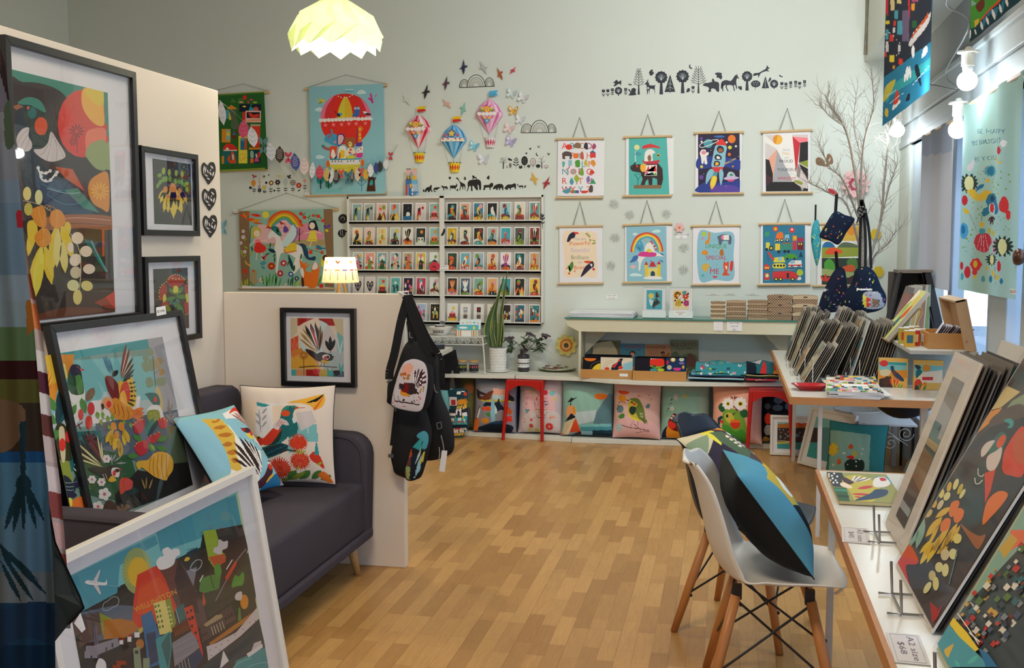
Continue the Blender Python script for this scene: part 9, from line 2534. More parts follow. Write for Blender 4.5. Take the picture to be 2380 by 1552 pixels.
for(tg,x,yn,w,h,ti,n,st,fr)in(('front low stack',.408,5.80,.25,.24,29,6,.012,'small green and cream print fronting the lowest stack on the far table'),('second stack',.388,6.12,.21,.345,26,9,.012,'pale olive print in the second stack along the aisle edge'),('rear aisle stack',.385,6.50,.22,.36,20,9,.013,'grey floral print in the rear stack along the aisle edge'),('farthest aisle stack',.375,6.86,.2,.36,18,8,.012,'pale beige print in the farthest aisle stack'),('middle teal stack',.50,6.03,.30,.325,24,8,.012,'teal and yellow print of the middle stack'),('tall orange stack',.635,6.08,.34,.355,19,5,.011,'sepia and orange print leaning in the tall middle stack'),('white mounted stack',.672,5.95,.36,.345,16,14,.014,'white mounted print with red and blue scene, front of the big stack'),('back lilac stack',.53,6.40,.20,.40,20,5,.012,'lilac print in the back stack'),('back olive stack',.60,6.36,.20,.38,20,7,.011,'olive and gold print in the back stack')):
 sd=len(tg);wm='white mounted' in tg;stack(tg,x,yn+w,w,h,ti,n,.75,gen(['c83a3c','3a8aa0','6fb0b8','9a8a70','5a5a58']if wm else['7a6a98','b8a0b0','8a7a8a']if 'lilac' in tg else E1,sd),step=st,mount='d3d2d0' if wm else 'b8b2a6',bgc='4f98a8' if wm else 'a39880',rect=(.12,.2,.88,.7)if wm else(.05,.04,.95,.96),first=fr)
for i,(x,y,w)in enumerate(((.395,5.79,.26),(.375,6.10,.24),(.372,6.48,.25),(.62,6.06,.3),(.655,5.93,.34),(.80,5.9,.3))):
 T=thing('acrylic_stand','clear acrylic easel stand %s'%('under the lowest stack of prints','under the second aisle stack','under the rear aisle stack','under the tall orange stack','under the white mounted stack','right of the white mounted stack')[i],'stand',(x,y,.746),0,'acrylic print stands')
 mb=MB();mb.bb((-.012,.0,0),(-.008,w*.9,.05));mb.bb((-.012,0,0),(.12,w*.9,.004));mb.bb((.06,0,.0),(.064,w*.9,.12));mb.build('acrylic_body',CLEAR,T)
 mb=MB();mb.bb((-.0125,0,0),(-.0075,.003,.05));mb.bb((.06,-.001,0),(.064,.001,.12));mb.build('bright_edge',WIRE,T)
c=onZ(1885,906,.75);T=thing('red_dish','small glossy red square dish on the table corner','dish',(c.x,c.y+.04,.7465),R(8));mb=MB();rr_=lambda s,z:[(x*s,y*s,z)for x,y in catmull([(-1,-.72),(1,-.72),(1.0,.72),(-1.0,.72)],5)]
Ls=[rr_(.045,0),rr_(.05,.004),rr_(.075,.026),rr_(.079,.028),rr_(.072,.026),rr_(.048,.007)];m=len(Ls[0]);vs=[p for l in Ls for p in l];fs=[(j*m+i,j*m+(i+1)%m,(j+1)*m+(i+1)%m,(j+1)*m+i)for j in range(5)for i in range(m)]+[tuple(range(5*m,6*m)),tuple(range(m))[::-1]];mb.add(vs,fs);mb.build('dish_body',mat('red_gloss','b0101c',.12,spec=.6),T,smooth=1)
a,b,c2,d=[onZ(*PX(x,y,(1820,560,4.083)),.76)for x,y in((395,1330),(860,1330),(950,1450),(480,1470))];rs2=random.Random(4)
for k in range(7):
 M=MTr(((a.x+c2 .x)/2+rs2 .uniform(-.008,.008),(a.y+c2 .y)/2,.7462+.005*k))@MRo(rs2 .uniform(-.12,.1),4,'Z');w,h=(b.x-a.x)*.98,(a.y-d.y)*1.15;top=k==6
 mb=MB();mb.box((0,0,.0023),(w,h,.0045),'d8d4d0');o=None
 if top or k==5:
  A=Art(None,w,h,'c8c0b4',local=True);r3=random.Random(8);A.draw('\n'.join('r %s %.2f %.2f %.2f %.2f'%(r3 .choice(['c8502c','2a8a98','1c2a34','e8c04a','e8e0d4','7a9a3a','d88a9a','3a4a68']),x,y,x+.09,y+.1)for _ in range(150)for x,y in[(r3 .uniform(-.05,.95),r3 .uniform(-.05,.95))])+'\nr 2 .3 .55 .8 .68');mb.M=MTr((-w/2,-h/2,.0047));A.flat(mb,0,4e-6);mb.M=Matrix()
 o=mb.build('calendar',PAPER);o.matrix_world=M;tag(o,'spiral bound calendar of colourful pictures, top of the pile' if top else 'spiral bound calendar in the far table pile, %s from the bottom'%ORD[k],'calendar','calendars on the far table')
mb=MB()
for i in range(26):mb.tube([((i/25-.5)*w*.85+.004*math.cos(q),h/2+.004*math.sin(q)*.9,.002+.005*math.sin(q))for q in np.linspace(0,2*PI,9)],.0007,4)
mb.build('spiral_binding',STEEL,o)
for lb,x0,x1,art,Yc in(('square canvas block of a kereru bird on orange hills',98,382,'''z 2042.7 840.1 1.429
p 79 0 0 93 3 93 31 0 28
p 66 0 1 93 4 92 13 0 8
e 39 17 6 14 10.6
p 8 0 31 93 28 93 55 0 58
s 34 4 31 27 25 40 35 27 48 7 45
s 82 38 17 49 15 52 28 67 41 84 61 74 65 54 51 44 38
s 48 44 31 54 30 59 41 50 45
p 81 1 58 40 48 47 91 0 88
s 15 11 68 27 48 44 65 24 81
f 91 47 85 37 55 6.6 50 85 50 51 6.6 54 85 67 55 6.6 50 85 60 51 6
f 25 49 85 44 58 4 52 85 59 60 4
f 6 54 91 50 71 4.6 60 92 70 71 4.6 67 91 80 75 4.6''',5.72),('square canvas block of a small bird with orange sun',452,735,'''z 2124.4 847.0 1.429
p 79 0 0 96 5 96 41 0 38
e 8 41 12 14 11.3
p 17 10 28 94 18 94 61 10 61
p 39 27 41 63 41 63 52 27 52
s 84 7 22 17 14 27 25 17 38 7 45
s 52 2 2 17 3 23 12 10 15
s 1 2 58 17 48 27 65 17 85 3 85
f 95 10 88 23 61 8 30 88 40 68 8
e 8 36 65 7.3 7.3
s 52 3 75 10 68 17 88 3 88''',5.66)):
 p,q=onY(*PX(x0,1035,(2020,600,4.311)),Yc),onY(*PX(x1,1310,(2020,600,4.311)),Yc);w=q.x-p.x;h=.155;M=MTr((p.x,Yc,.746))@MRo(PI/2,4,'X');T=thing('canvas_block',lb,'canvas block',M=M,group='canvas blocks under the riser');A=Art(M,w,h,'e8b45a',z=(2020,600,4.311));A.draw(art);mb=MB();A.flat(mb,.0003);mb.build('printed_face',PAPER,T);MB().bb((0,0,-.03),(w,h,0)).build('block_body',OAK,T)
ZR=(2020,600,4.311);RZ=.981
def crate2(label,M,w,d,h,tck=.008,m=None,nm='box_body',cat='box',name='wooden_box'):
 T=thing(name,label,cat,M=M);mb=MB()
 for c,s in(((w/2,tck/2,h/2),(w,tck,h)),((w/2,d-tck/2,h/2),(w,tck,h)),((tck/2,d/2,h/2),(tck,d-2*tck,h)),((w-tck/2,d/2,h/2),(tck,d-2*tck,h)),((w/2,d/2,.003),(w-2*tck,d-2*tck,.006))):mb.box(c,s)
 mb.build(nm,m or MATS['bamboo'],T,bevel=.001);return T
c0=onZ(2157,810,RZ);T=crate2('bamboo box of sleeved cards on the grey riser',MTr((c0 .x,c0 .y,RZ)),onZ(2243,811,RZ).x-c0 .x,.30,.078)
mb=MB();mb.bb((-.0015,.13,.02),(-.0005,.19,.062),'e6e6ea');mb.build('label_card',PAPER,T)
for k in range(14):M=MTr((c0 .x+.012,c0 .y+.03+.018*k,RZ+.01))@MRo(R(-10),4,'Z')@MRo(R(38),4,'Y')@MRo(0,4,'Z');o=MB().box((.0,.0,.065),(.003,.10,.13),rs.choice(['5a5468','b8b4c0','8a8698','3a3a44','d0ccd4'])).build('sleeved_card',PAPER);o.matrix_world=MTr((c0 .x+.016+.009*k,c0 .y+.09+.004*k,RZ+.008))@MRo(R(-8+k),4,'Z')@MRo(R(30+1.5*k),4,'Y');tag(o,'clear sleeved card in the bamboo box on the riser, %s from the left'%ORD[k],'card','sleeved cards in the bamboo box on the riser')
a,b=onX(*PX(1200,985,ZR),1.19),onX(*PX(800,350,ZR),1.12)
T=thing('plywood_cover','pale wooden box lid standing open at the right end of the riser','cover',M=frameM((1.185,5.78,.982),(0,-1,0),(-.22,0,1)));LW,LH=.42,.26
mb=MB();mb.bb((0,0,-.008),(LW,LH,0));mb.bb((0,LH-.01,-.0),(LW,LH,.045));mb.bb((0,0,0),(.01,LH,.045));mb.bb((LW-.01,0,0),(LW,LH,.045));mb.build('lid_body',mat('pale_ply','c2a27e',.5,noise=.12,scale=14,stretch=(8,1,1)),T,bevel=.001)
MB().tube([(LW-.02,.03,.04),(LW+.01,.06,.03)],.002,6).build('brass_stay',mat('brass','b08d4a',.3,.9),T)
c1=onZ(*PX(300,830,ZR),RZ);T=thing('print_easel','bent wooden easel holding a yellow bird print on the riser','easel',M=frameM((c1 .x-.07,c1 .y+.26,RZ+.002),(0,-1,0),(math.sin(R(38)),0,math.cos(R(38)))));mb=MB();mb.bb((0,.0,-.034),(.22,.24,-.028));mb.bb((0,0,-.034),(.22,.005,.012));mb.tube([(.2,.24,-.031),(.2,.25,-.045),(.2,.235,-.06),(.2,.05,-.115)],.006,8);mb.build('easel_body',OAK,T)
mb=MB();mb.bb((.0,.006,-.022),(.24,.34,0),'bab3a8');A=Art(None,.232,.325,'c9c87a',local=True);A.draw('s 84 .3 .9 .4 .6 .6 .45 .7 .6 .6 .9\ns 55 .5 .5 .6 .35 .8 .3 .9 .5 .7 .6\ns 82 .2 1 .3 .75 .5 .8 .5 1\ne 89 .7 .2 .15 .1\nf 97 .1 .5 .3 .2 .1 .2 .6 .4 .3 .1\ns 17 .0 .0 .4 .05 .3 .2 .0 .3');mb.M=MTr((.004,.01,.0006));A.flat(mb,0,5e-5);mb.build('print',PAPER,T)
CM=frameM((.90,6.55,.983),(0,-1,0),(.20,0,1));KB=mat('dark_wood_case','1d1a1c',.5,noise=.2);p,q=onY(*PX(245,135,ZR),6.3),onY(*PX(770,560,ZR),6.3)
T=thing('sample_case','open black sample case of prints standing on the back of the riser','case',M=MTr((.905,6.28,.982)));w,h=.27,p.z-.985
mb=MB()
for xa,xb in((0,.075),(w-.012,w+.065)):mb.add([(xa,0,0),(xa+.012,0,0),(xa+.012+(.06 if xa<.1 else-.075),0,h),(xa+(.06 if xa<.1 else-.075),0,h),(xa,.16,0),(xa+.012,.16,0),(xa+.012+(.06 if xa<.1 else-.075),.16,h),(xa+(.06 if xa<.1 else-.075),.16,h)],[(3,2,1,0)[::-1],(4,5,6,7)[::-1],(0,1,5,4),(1,2,6,5),(2,3,7,6),(3,0,4,7)]);
mb.add([(w+.0,0,0),(w+.05,0,0),(w-.04,0,h),(w-.09,0,h),(w,.16,0),(w+.05,.16,0),(w-.04,.16,h),(w-.09,.16,h)],[(0,1,2,3),(7,6,5,4),(0,4,5,1),(1,5,6,2),(2,6,7,3),(3,7,4,0)]);mb.build('case_sides',KB,T);MB().bb((.05,0,h-.004),(w-.03,.17,h+.014)).build('case_top',mat('case_grey_wood','6f6459',.6,noise=.2),T);MB().bb((.02,.155,.01),(w-.02,.165,h)).build('case_back',mat('case_inside','4a433f',.7),T)
for k in range(7):o=MB().box((0,0,.145),(.05,.004,.29),rs.choice(['b8b0a0','8a9a8c','c0b8a8','7a7068']));o.box((0,-.0025,.14),(.038,.001,.22),rs.choice(['7a8a5a','b89a5a','5a7a80','9a6a5a']));o=o.build('narrow_print',PAPER);o.matrix_world=MTr((.935+.03*k,6.275+.004*k,.984))@MRo(R(17-3*k),4,'Y')@MRo(R(6),4,'X');tag(o,'narrow matted print in the open black sample case, %s from the left'%ORD[k],'mounted print','narrow prints in the sample case')
for k in range(6):q=onZ(*PX(60+34*(k%3)+20*(k//3),640+20*(k//3)+8*(k%3),ZR),RZ+.0);o=MB().box((0,0,.04),(.05,.03,.08),('d8a83a','c83a30','d8c86a','b8b04a','d8902c','c8b85a')[k]);o.box((0,0,.082),(.052,.032,.004),'e4e0d8');o.box((0,-.0155,.04),(.03,.001,.04),('3a6a78','e8d8a0','5a8a4a','c8502c','3a4a3a','2a5a68')[k]);o=o.build('printed_tin',PAPER);o.location=(.91+.0+.035*(k%3),5.55+.12*k/2,RZ);tag(o,'small printed %s tin in the cluster at the left of the riser'%('orange','red','yellow','olive','amber','mustard')[k],'tin','printed tins on the riser')
ZU=(1780,920,5.667)
HARB='''z 1804.7 960.6 1.429
p 79 0 10 232 0 232 48 0 43
p 62 4 35 116 28 116 48 4 48
p 91 62 25 86 25 106 33 106 43 62 43
p 81 3 48 141 48 146 124 3 98
p 66 3 96 146 96 146 164 3 116
p 45 3 93 48 93 40 100 3 101
k 2 2 32 18 45 24
k 2 1.3 21 21 24 33
s 2 76 30 81 24 91 29 86 34
d 34 1.8 10 53 15 63 23 55 30 68 38 61 45 73 28 83 15 78 53 68 66 73 78 63 86 78
d 88 1.8 13 71 25 63 43 55 48 83 71 83 33 78
r 38 10 73 15 83 33 71 45 79 61 68 76 78
k 2 1.3 5 89 45 93
s 55 58 105 66 103 71 106 63 108'''
Mu=frameM((onZ(1789,1056,0).x,7.50,.002),(1,0,0),(0,.16,1));T=framed('framed_print','white framed harbour print upright under the far table, left one',Mu,.33,.285,.018,.025,WFR,(.05,.045,.28,.235),D(HARB),bgc='3a6a70',glass=0)
a=onZ(1858,1078,0);b=onZ(1900,1095,0);u=(b-a);u.z=0;Mu=frameM((a.x,a.y,.002),u,u.normalized().cross(V((0,0,1)))*-.28+V((0,0,1)));Mu=frameM((a.x,a.y,.003),(.62,-.78,0),V((.78*.30,.62*.30,1)))
T=framed('framed_print','white framed harbour print angled under the far table, right one',Mu,.42,.40,.02,.025,WFR,(.06,.06,.36,.34),D(HARB),bgc='5a9098',glass=0)
sc_=onZ(*PX(720,960,ZU),0);cushion('teal cushion with yellow sun and balloons under the far table',frameM((.62,6.72,.03),(.92,-.30,0),(.10,.30,1)),0.36,.36,.12,D('''z 1926.5 999.4 1.429
p 20 3 0 144 18 139 139 0 139
o 3 15 66 23 12 10.1
o 91 15 66 23 6 3.5
e 3 15 66 15 17
e 91 38 108 7.1 11.1
l 78 1.3 38 98 38 119
s 52 58 129 58 113 73 101 93 101 118 103 124 124 113 139 63 139
s 39 64 93 78 88 93 93 81 101
e 45 92 83 7.6 11.1
s 55 71 61 78 50 88 58 81 68
d 2 2.5 68 118 96 108 108 101 96 124 115 83 118 66
p 2 11 121 18 112 21 121
p 2 50 81 58 76 61 83'''),bgc='3a8484',back='x',backcol='14151a',n=110)
T=thing('wrought_table','wrought iron scroll console with black cover under the far table','table',(1.0,6.9,0));mb=MB();Yw=6.85;zt=onY(2030,985,Yw).z
mb.bb((.84,Yw,zt-.012),(1.19,Yw+.5,zt));mb.build('metal_top',LEGM,T,world=1);mb=MB()
for cx_,cz_,r_,s in((2005,998,.05,1),(1993,1020,.04,-1),(2070,1030,.05,1),(2105,1008,.05,-1)):spiral(mb,tuple(onY(cx_,cz_,Yw)),r_,s,1.7)
mb.tube([onY(1965,1015,Yw),onY(1985,1000,Yw),onY(2000,985,Yw)],.003,6);mb.tube([onY(2060,1000,Yw),onY(2085,1018,Yw),onY(2110,1036,Yw)],.003,6);mb.build('scrollwork',WIRE,T,world=1,smooth=1)
for x in(.86,1.17):
 for y in(Yw+.03,Yw+.47):MB().cyl((x,y,0),(x,y,zt-.01),.009,8).build('leg',BLACK,T,world=1)
q=onY(2030,955,6.4);o=MB(MTr((1.0,6.3,.52)));P_=catmull([(-.2,0),(-.1,-.11),(.05,-.13),(.19,-.06),(.19,.0)],4);o=thing('black_bag','large black bundle slung beneath the far tabletop','bag',(.99,6.2,.58));mb=MB(MRo(PI/2,4,'X'));puffy(mb,[(x,y)for x,y in catmull([(-.18,.12),(0,.125),(.18,.12),(.19,.02),(.08,-.06),(-.05,-.07),(-.17,.02)],4)],(0,.03),.16,back=.6);mb.build('bag_body',BLKF,o,smooth=1)
NZ=.724
LAND='''z 2076.2 866.6 1.176
p 93 134 127 159 0 210 35 172 121
p 9 134 64 159 1 209 35 169 121 134 70
p 43 134 70 169 118 150 153 96 121 121 89
p 38 88 166 104 121 131 140 121 153 147 172 126 199
p 43 121 178 132 147 134 134 153 137 147 172 131 185
p 56 80 185 88 169 126 199 115 217
p 35 76 191 115 229 111 245 73 204
p 36 45 264 76 194 118 242 73 328 57 296
p 36 64 217 108 245 86 290 57 274
p 26 19 318 43 264 73 325 48 369 19 331
p 43 6 341 16 328 48 376 41 395 10 354
p 26 0 366 6 350 38 401 19 408'''
stack('white landscape stack',.44,2.98,.308,.515,19,8,NZ,LAND,step=.011,mount='d6cdc4',bgc='55544c',rect=(.28,.09,.72,.88),Z=(2060,780,3.694),first='tall white mounted landscape print leaning on the near table',grp='prints in the white landscape stack')
TU2='''z 2141.2 896.4 1
p 7 157 57 200 0 230 14 184 51
p 8 119 119 157 60 189 51 162 84
p 83 211 35 239 19 239 73 195 57
s 26 157 89 189 57 239 46 239 127 189 127
p 0 70 181 162 95 239 73 239 425 0 398 22 263
s 66 192 81 206 76 215 84 211 97 200 97 206 89
s 84 157 154 168 127 184 108 198 114 195 135 179 154 162 162
e 91 186 129 8.1 17 30
s 93 139 162 141 146 154 131 171 127 162 143 152 157 143 165
s 93 152 189 154 165 173 152 188 143 184 171 171 195 160 198
s 42 97 249 119 208 133 184 146 171 152 192 146 236 141 276 141 317 108 317
s 1 189 181 198 143 239 95 239 203 206 208 191 200
s 55 214 127 239 108 239 176 219 176
l 2 2.2 125 214 127 227 135 227 143 219
l 2 1.9 133 192 133 206 141 211 146 206
p 1 148 203 173 195 162 244 149 273
s 23 143 322 152 273 173 249 192 245 202 254 189 276 162 306
z 2082.3 1125.6 1.176
s 85 177 108 203 128 229 141 246 137 236 164 223 177 203 151
s 1 0 219 33 164 61 203 56 219 28 224 39 282 16 255
f 20 56 177 79 95 20 39 170 62 124 13
f 78 108 92 151 62 16 82 144 128 88 20 85 177 121 105 9.8 98 190 151 105 15 118 190 157 124 13 69 216 105 157 20 88 213 124 137 16 111 190 144 170 13 128 177 170 105 15 151 160 177 111 9.8
s 23 146 82 152 52 170 44 174 56 157 88
s 23 160 101 160 82 173 65 187 72 183 92 170 105
s 23 123 128 124 108 137 93 151 97 144 121 131 129
f 3 65 190 101 151 13 67 219 85 190 11.8 85 216 105 177 9.8
e 92 126 25 7.2 13 10
e 78 147 7 5.9 14 15
e 47 165 0 6.5 16 20
e 45 177 13 5.9 16 25
e 47 183 26 5.2 15 30
e 47 141 33 7.9 13 30
e 89 106 52 7.2 13 10
e 34 123 56 6.5 15 30
e 7 93 80 5.9 13 35
e 92 170 149 11.1 14 20
e 47 158 191 11.1 15
e 34 136 193 11.8 16 10
e 47 120 227 11.1 14
e 47 137 235 9.2 18 5
e 7 101 250 9.8 14
e 47 88 283 7.9 18 30
e 92 111 272 8.5 19
l 38 3.3 170 177 160 223 147 275
p 63 95 321 118 340 105 370 101 383
p 63 105 363 131 327 118 360 105 380'''
stack('bird and flower stack',.411,2.59,.455,.62,27.5,6,NZ,TU2,step=.011,mount='cfc8c0',bgc='4a3f40',rect=(.012,.012,.985,.985),Z=(2060,1120,3.594),first='large dark print of blue bird with yellow flowers leaning on the near table',grp='prints in the bird and flower stack')
CT2='z 2060 1120 3.594\np 20 1150 180 1160 500 600 1100 420 1340 540 1130\np 60 1040 400 1150 400 1150 500 1000 600\np 89 940 560 1040 430 1100 480 990 640\n'
rc_=random.Random(2);bl=[]
for _ in range(150):
 t_,s_=rc_.random(),rc_.random();x=560+t_*560+s_*200;y=1120-t_*620+s_*420;a=rc_.uniform(12,40);bl.append('p %s %d %d %d %d %d %d %d %d'%(rc_.choice(['c83a30','3a3a44','8a9098','2f6a70','d8a83a','ece4d4','5a7a3a','7a3a34','2a2c34','4a5a78','34343c','34343c']),x,y,x+a,y-a*1.2,x+a*1.9,y-a*.3,x+a*.9,y+a*.8))
CT3=CT2+'\n'.join(bl)+'\np 3 540 1180 580 1140 700 1270 800 1410 770 1430 650 1330\np 54 445 1340 540 1190 640 1310 760 1420 900 1560 520 1560\np 65 800 1400 880 1450 960 1560 860 1560\ns 89 510 1420 560 1380 590 1370 560 1440 540 1480\nf 19 700 1540 800 1460 40 600 1500 640 1560 30\nl 2 8 620 1110 700 1220 800 1370\nk 2 10 720 1270 810 1350'
stack('harbour city stack',.404,2.05,.46,.62,26.5,3,NZ,CT3,step=.011,mount='b8c0a0',bgc='3f4a50',rect=(.02,.02,.98,.98),Z=(2060,1120,3.594),first='harbour city print leaning nearest the camera on the near table',grp='prints in the harbour city stack')
stack('white mounts at the table back',.70,3.45,.40,.50,16,4,NZ,'r 83 .2 .3 .8 .8',step=.035,mount='d4cec6',bgc='5a7a4a',rect=(.2,.1,.8,.8),first='white mounted print standing at the window side of the near table',grp='white mounts at the back of the near table')
for i,(x,y,w,lb)in enumerate(((.425,2.83,.10,'small chrome wire easel under the white landscape print'),(.395,2.30,.13,'small chrome wire easel under the bird and flower print'),(.39,1.78,.12,'small chrome wire easel under the harbour city print'))):
 T=thing('wire_easel',lb,'easel',(x,y,.7205),0,'wire easels on the near table');ti=math.tan(R((19,27.5,26.5)[i]))
 for yy in(-w/2,w/2):MB().tube([(-.03,yy,.078),(-.026,yy,.004),(-.055,yy,.004)],.003,6).build('wire_arm',STEEL,T);MB().tube([(-.026,yy,.004),(.16,yy,.004)],.003,6).build('wire_foot',STEEL,T)
 MB().tube([(-.026,-w/2,.004),(-.026,w/2,.004)],.003,6).build('wire_bar',STEEL,T)
def card(label,pts,z,lines,tz,size):
 c=[onZ(*PX(x,y,tz),z)for x,y in pts];u=c[1]-c[0];v=c[3]-c[0];w,h=u.length,v.length;M=frameM(c[3],u,-v);T=thing('price_card',label,'price card',M=M);mb=MB();mb.bb((0,0,0),(w,h,.0012),'d9d6da');A=Art(None,w,h,None,local=True)
 A.draw('k 77 .012 .05 .1 .95 .1\nk 77 .012 .05 .9 .95 .9\nk 77 .01 .05 .1 .05 .9\nk 77 .01 .95 .1 .95 .9\n'+'\n'.join('c 18 .2 .5 %.2f 0 %s'%(.42+.32*i,l)for i,l in enumerate(lines)));mb.M=MTr((0,0,.0014));A.flat(mb,0,2e-5);mb.build('card_sheet',PAPER,T)
ZN5=(1540,880,2.3095)
card('price card reading A3 size on the near table beside the placemat',[(1100,800),(1112,882),(988,875),(960,795)],.721,['A3 size','$45'],ZN5,1)
card('larger price card reading A2 size at the near table corner',[(1375,1372),(1438,1535),(1255,1520),(1198,1362)],.721,['A2 size','$68'],ZN5,1)
q=[onZ(*PX(x,y,ZU),.732)for x,y in((800,1005),(1730,1075),(1560,1400),(960,1385))];u=q[1]-q[0];w=.40;h=(q[0]-q[3]).length;M=frameM((q[3].x-.0,q[3].y,.722),(1,0,0),(0,1,0));
T=thing('placemat','bird printed placemat stack on the near table corner','placemat',M=M);w=q[2].x-q[3].x+.06;h=q[0].y-q[3].y;A=Art(M@MTr((0,0,.0122)),w,h,'9a9a5a',z=ZU)
A.draw('''p 0 790 1000 1000 1010 1100 1210 880 1190
d 2 14 830 1030 870 1050 830 1060 880 1085 850 1110 890 1140 920 1110 940 1060 900 1020 940 1140
s 45 1000 1100 1150 1040 1300 1060 1450 1150 1500 1250 1400 1400 1200 1400 1100 1250
f 2 1150 1120 1050 1040 0 1130 1130 1180 1045 26 1150 1130 1250 1055 26 1170 1130 1330 1070 26 1180 1130 1400 1085 24
f 18 1140 1130 1215 1045 12 1160 1130 1290 1060 12 1180 1135 1370 1080 12
s 76 1000 1090 1040 1070 1120 1110 1160 1140 1100 1165 1040 1140
s 17 980 1150 1040 1140 1140 1200 1100 1215 1000 1190
p 54 1430 1060 1720 1075 1660 1150 1480 1110
s 2 1430 1090 1560 1070 1640 1150 1560 1200 1420 1190
s 57 1500 1080 1560 1080 1590 1110 1520 1120
p 14 880 1200 1060 1210 1110 1400 950 1380
p 31 900 1220 1060 1230 1075 1260 915 1250
p 52 930 1300 1090 1310 1100 1340 940 1330
f 96 1200 1220 1420 1190 40 1120 1290 1380 1300 30 1160 1320 1300 1350 22
s 82 1380 1280 1450 1230 1600 1240 1580 1310 1400 1360 1180 1380 1240 1340''')
mb=MB(MTr((0,0,.0122)));A.flat(mb,0,2e-5);mb.build('print',PAPER,T);MB().bb((0,0,-.0),(w,h,.012)).build('cork_base',mat('cork','b8a878',.7),T,bevel=.003)
def shell_chair(label,loc,rz,m):
 T=thing('shell_chair',label,'chair',loc,rz,'shell chairs at the near table');pr=catmull([(.236,.430),(.215,.435),(.12,.430),(.0,.422),(-.10,.432),(-.165,.470),(-.20,.54),(-.225,.64),(-.25,.74),(-.275,.80),(-.285,.825)],6,False);wd=catmull([(.17,0),(.205,0),(.222,0),(.228,0),(.228,0),(.222,0),(.212,0),(.200,0),(.182,0),(.145,0),(.085,0)],6,False);n=len(pr)-1
 def fn(u,v):
  k=v*n;i=min(int(k),n-1);f=k-i;x=pr[i][0]+(pr[i+1][0]-pr[i][0])*f;z=pr[i][1]+(pr[i+1][1]-pr[i][1])*f;w=wd[i][0]+(wd[i+1][0]-wd[i][0])*f;s=2*u-1;e=abs(s)**2.6;b=min(1,max(0,(v-.32)/.2));c=math.sin(PI*min(1,max(0,(v-.02)/.96)))**.5
  return(x+(.085*b*c)*e-.05*e*max(0,1-v/.12),s*w,z+(.05*(1-b)*c)*e-(.02*e if v>.92 else 0))
 MB().grid(fn,26,60).build('seat_shell',m,T,smooth=1,solid=.006)
 for sx,sy,fx,fy in((.12,.13,.215,.205),(.12,-.13,.215,-.205),(-.11,.12,-.205,.215),(-.11,-.12,-.205,-.215)):
  MB().tube([(fx,fy,0),((sx+fx)/2-.001,(sy+fy)/2,.19),(sx,sy,.385)],[.0135,.0175,.0165],14).build('leg',mat('beech','b8783f',.45,noise=.12,scale=16,stretch=(1,1,.3)),T,smooth=1);mb=MB();mb.box((sx*.97,sy*.97,.398),(.03,.026,.045));mb.build('leg_bracket',BLACK,T);MB().ball((fx*.62+sx*.38+.017,fy*.62+sy*.38,.145),.007,8).build('bolt',BLACK,T);MB().ball((sx+.016,sy,.355),.006,8).build('bolt',BLACK,T)
 mb=MB();H_=[(.12,.13),(.12,-.13),(-.11,.12),(-.11,-.12)];L_=[(.18,.175),(.18,-.175),(-.17,.18),(-.17,-.18)]
 for i,j in((0,1),(1,0),(2,3),(3,2),(0,2),(2,0),(1,3),(3,1)):mb.cyl((*H_[i],.372),(*L_[j],.145),.0042,7)
 mb.build('wire_brace',BLACK,T);return T
SW=mat('white_shell_plastic','dcd8d0',.35,noise=.015,spec=.5);SN=mat('navy_shell_plastic','1e222b',.4,noise=.03)
shell_chair('white moulded shell chair with wooden legs at the near table',(.15,3.40,0),0,SW)
shell_chair('dark navy moulded shell chair behind the white one',(.085,4.06,0),R(-22),SN)
def loc_art(t):
 def f(a):a.local=True;a.draw(t)
 return f
cushion('light blue cushion with black back leaning in the white shell chair',frameM((.275,3.235,.468),(-.12,.99,0),(-.6,-.05,.8)),.43,.40,.20,loc_art('''z 0 0 1
p c8b04a .2 .2 .85 .2 .85 .85 .2 .85
f 3a8a9a .3 .8 .6 .4 .2
f d8402c .5 .7 .8 .5 .15
p d83a48 .72 .2 .85 .25 .85 .5 .75 .45
p e8c84a .6 .2 .72 .22 .7 .4
e ecece4 .4 .4 .12 .1
p 1f2a38 .2 .5 .4 .6 .3 .85 .2 .85'''),bgc='5a9db8',back='black_fabric',n=120)
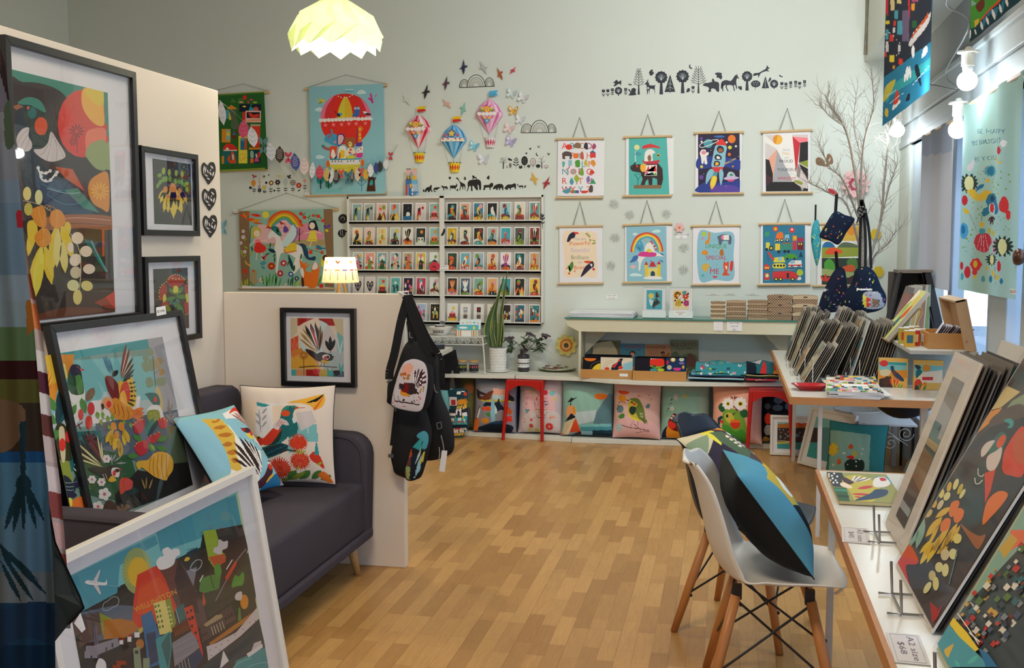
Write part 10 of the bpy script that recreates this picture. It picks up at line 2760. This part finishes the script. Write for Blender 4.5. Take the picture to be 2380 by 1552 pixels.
cushion('patterned cushion with yellow flowers and teal bird in the navy chair',frameM((.125,3.811,.495),(.342,.939,-.035),(-.73,.289,.62)),.43,.43,.13,D('''z 1566.7 990.5 1.176
p 26 148 9 372 99 341 215 193 215
p 34 0 36 58 22 85 54 76 99 22 58
p 71 54 22 85 20 108 54 103 81 67 45
p 83 27 54 72 40 76 94 49 81
p 35 76 31 112 31 184 99 175 126 103 72
p 66 103 13 117 0 126 9 112 18
p 23 90 18 126 7 162 18 193 40 211 63 157 40
p 1 121 13 171 22 220 63 256 99 238 94 171 45
p 78 103 16 126 11 148 22 121 22
s 82 135 31 162 36 202 63 256 94 220 103 175 81 148 58
s 54 159 49 171 47 184 63 175 67
f 2 123 31 137 47 7.2 175 40 193 54 5.4 184 58 193 70 3.6
f 17 117 45 171 90 2.7 126 58 117 49 6.3 137 67 126 61 6.3 148 76 137 72 6.3 159 85 148 82 6.3 139 56 148 65 5.4 153 65 159 74 5.4 162 76 170 84 5.4
s 68 238 99 283 112 310 153 323 202 292 188 256 144
f 78 211 99 256 153 15 220 94 274 157 15 238 99 278 166 13 224 112 265 171 13 247 108 292 175 11.7 211 112 238 148 10.8
f 23 229 103 247 130 9.9 242 103 260 130 9 213 103 229 121 9
e 2 270 119 4.5 7.2 -30
e 2 285 135 4.5 7.6 -30
e 2 300 158 4.5 6.7 -20
e 2 290 152 4 6.3
e 2 308 183 4.5 6.7 -20
e 2 301 186 4 6.3
e 2 294 171 4 6.3
e 17 197 94 5.4 8.1 -30
e 17 204 88 4.5 7.2 -30
p 1 319 188 330 202 319 206'''),bgc='3a3440',back='black_fabric',n=130)
T=thing('shop_building','pale shop building across the street seen through the glass','building',(9,14,-.12));mb=MB();mb.bb((8.5,2,-.12),(9.5,40,7));mb.build('facade',mat('pale_render','9aa6b2',.8,noise=.1,scale=1),T,world=1)
for y in range(3,38,3):MB().bb((8.44,y,.5),(8.5,y+1.9,2.6)).build('shop_window',mat('dark_glass','2c3640',.15),T,world=1)
MB().bb((7.6,8,2.75),(8.5,30,2.95)).build('awning',mat('turquoise_awning','2f98a8',.6),T,world=1)
for y in range(3,38,3):MB().bb((8.44,y,3.6),(8.5,y+1.6,5.4)).build('upper_window',MATS['dark_glass'],T,world=1)
for i,(x,y)in enumerate(((2.3,6.9),(3.2,12.5))):T=thing('street_pole','white pole on the pavement outside, %s one'%('nearer','farther')[i],'pole',(x,y,-.12));MB().cyl((0,0,0),(0,0,3.4),.045,14).build('pole_shaft',mat('pole_white','b8c4d0',.4),T,smooth=1)
T=thing('potted_shrub','dark spiky shrub with red flowers outside the glass door','plant',onX(2376,560,2.6)-V((0,0,1.0)));z0=onX(2376,560,2.6).z;mb=MB();rg=random.Random(5)
for k in range(70):a=rg.random()*6.28;e=rg.uniform(-.3,1.2);d=V((math.cos(a)*math.cos(e),math.sin(a)*math.cos(e),math.sin(e)));mb.tube([(0,0,.95),d*.15+V((0,0,.95)),d*.34+V((0,0,.90))],[.006,.008,.001],4)
mb.build('foliage',mat('spiky_leaf','2a3c30',.5,noise=.4),T);mb=MB()
for k in range(5):mb.ball((rg.uniform(-.1,.1),rg.uniform(-.1,.1),rg.uniform(1.02,1.15)),.035,8)
mb.build('red_flowers',mat('red_petal','b8202c',.6),T,smooth=1);MB().cyl((0,0,.0),(0,0,.95),.02,8).build('stem',BARK,T);MB().lathe([(.15,-.0),(.2,.3),(.18,.3),(.001,.28)],20).build('pot',POTW,T)
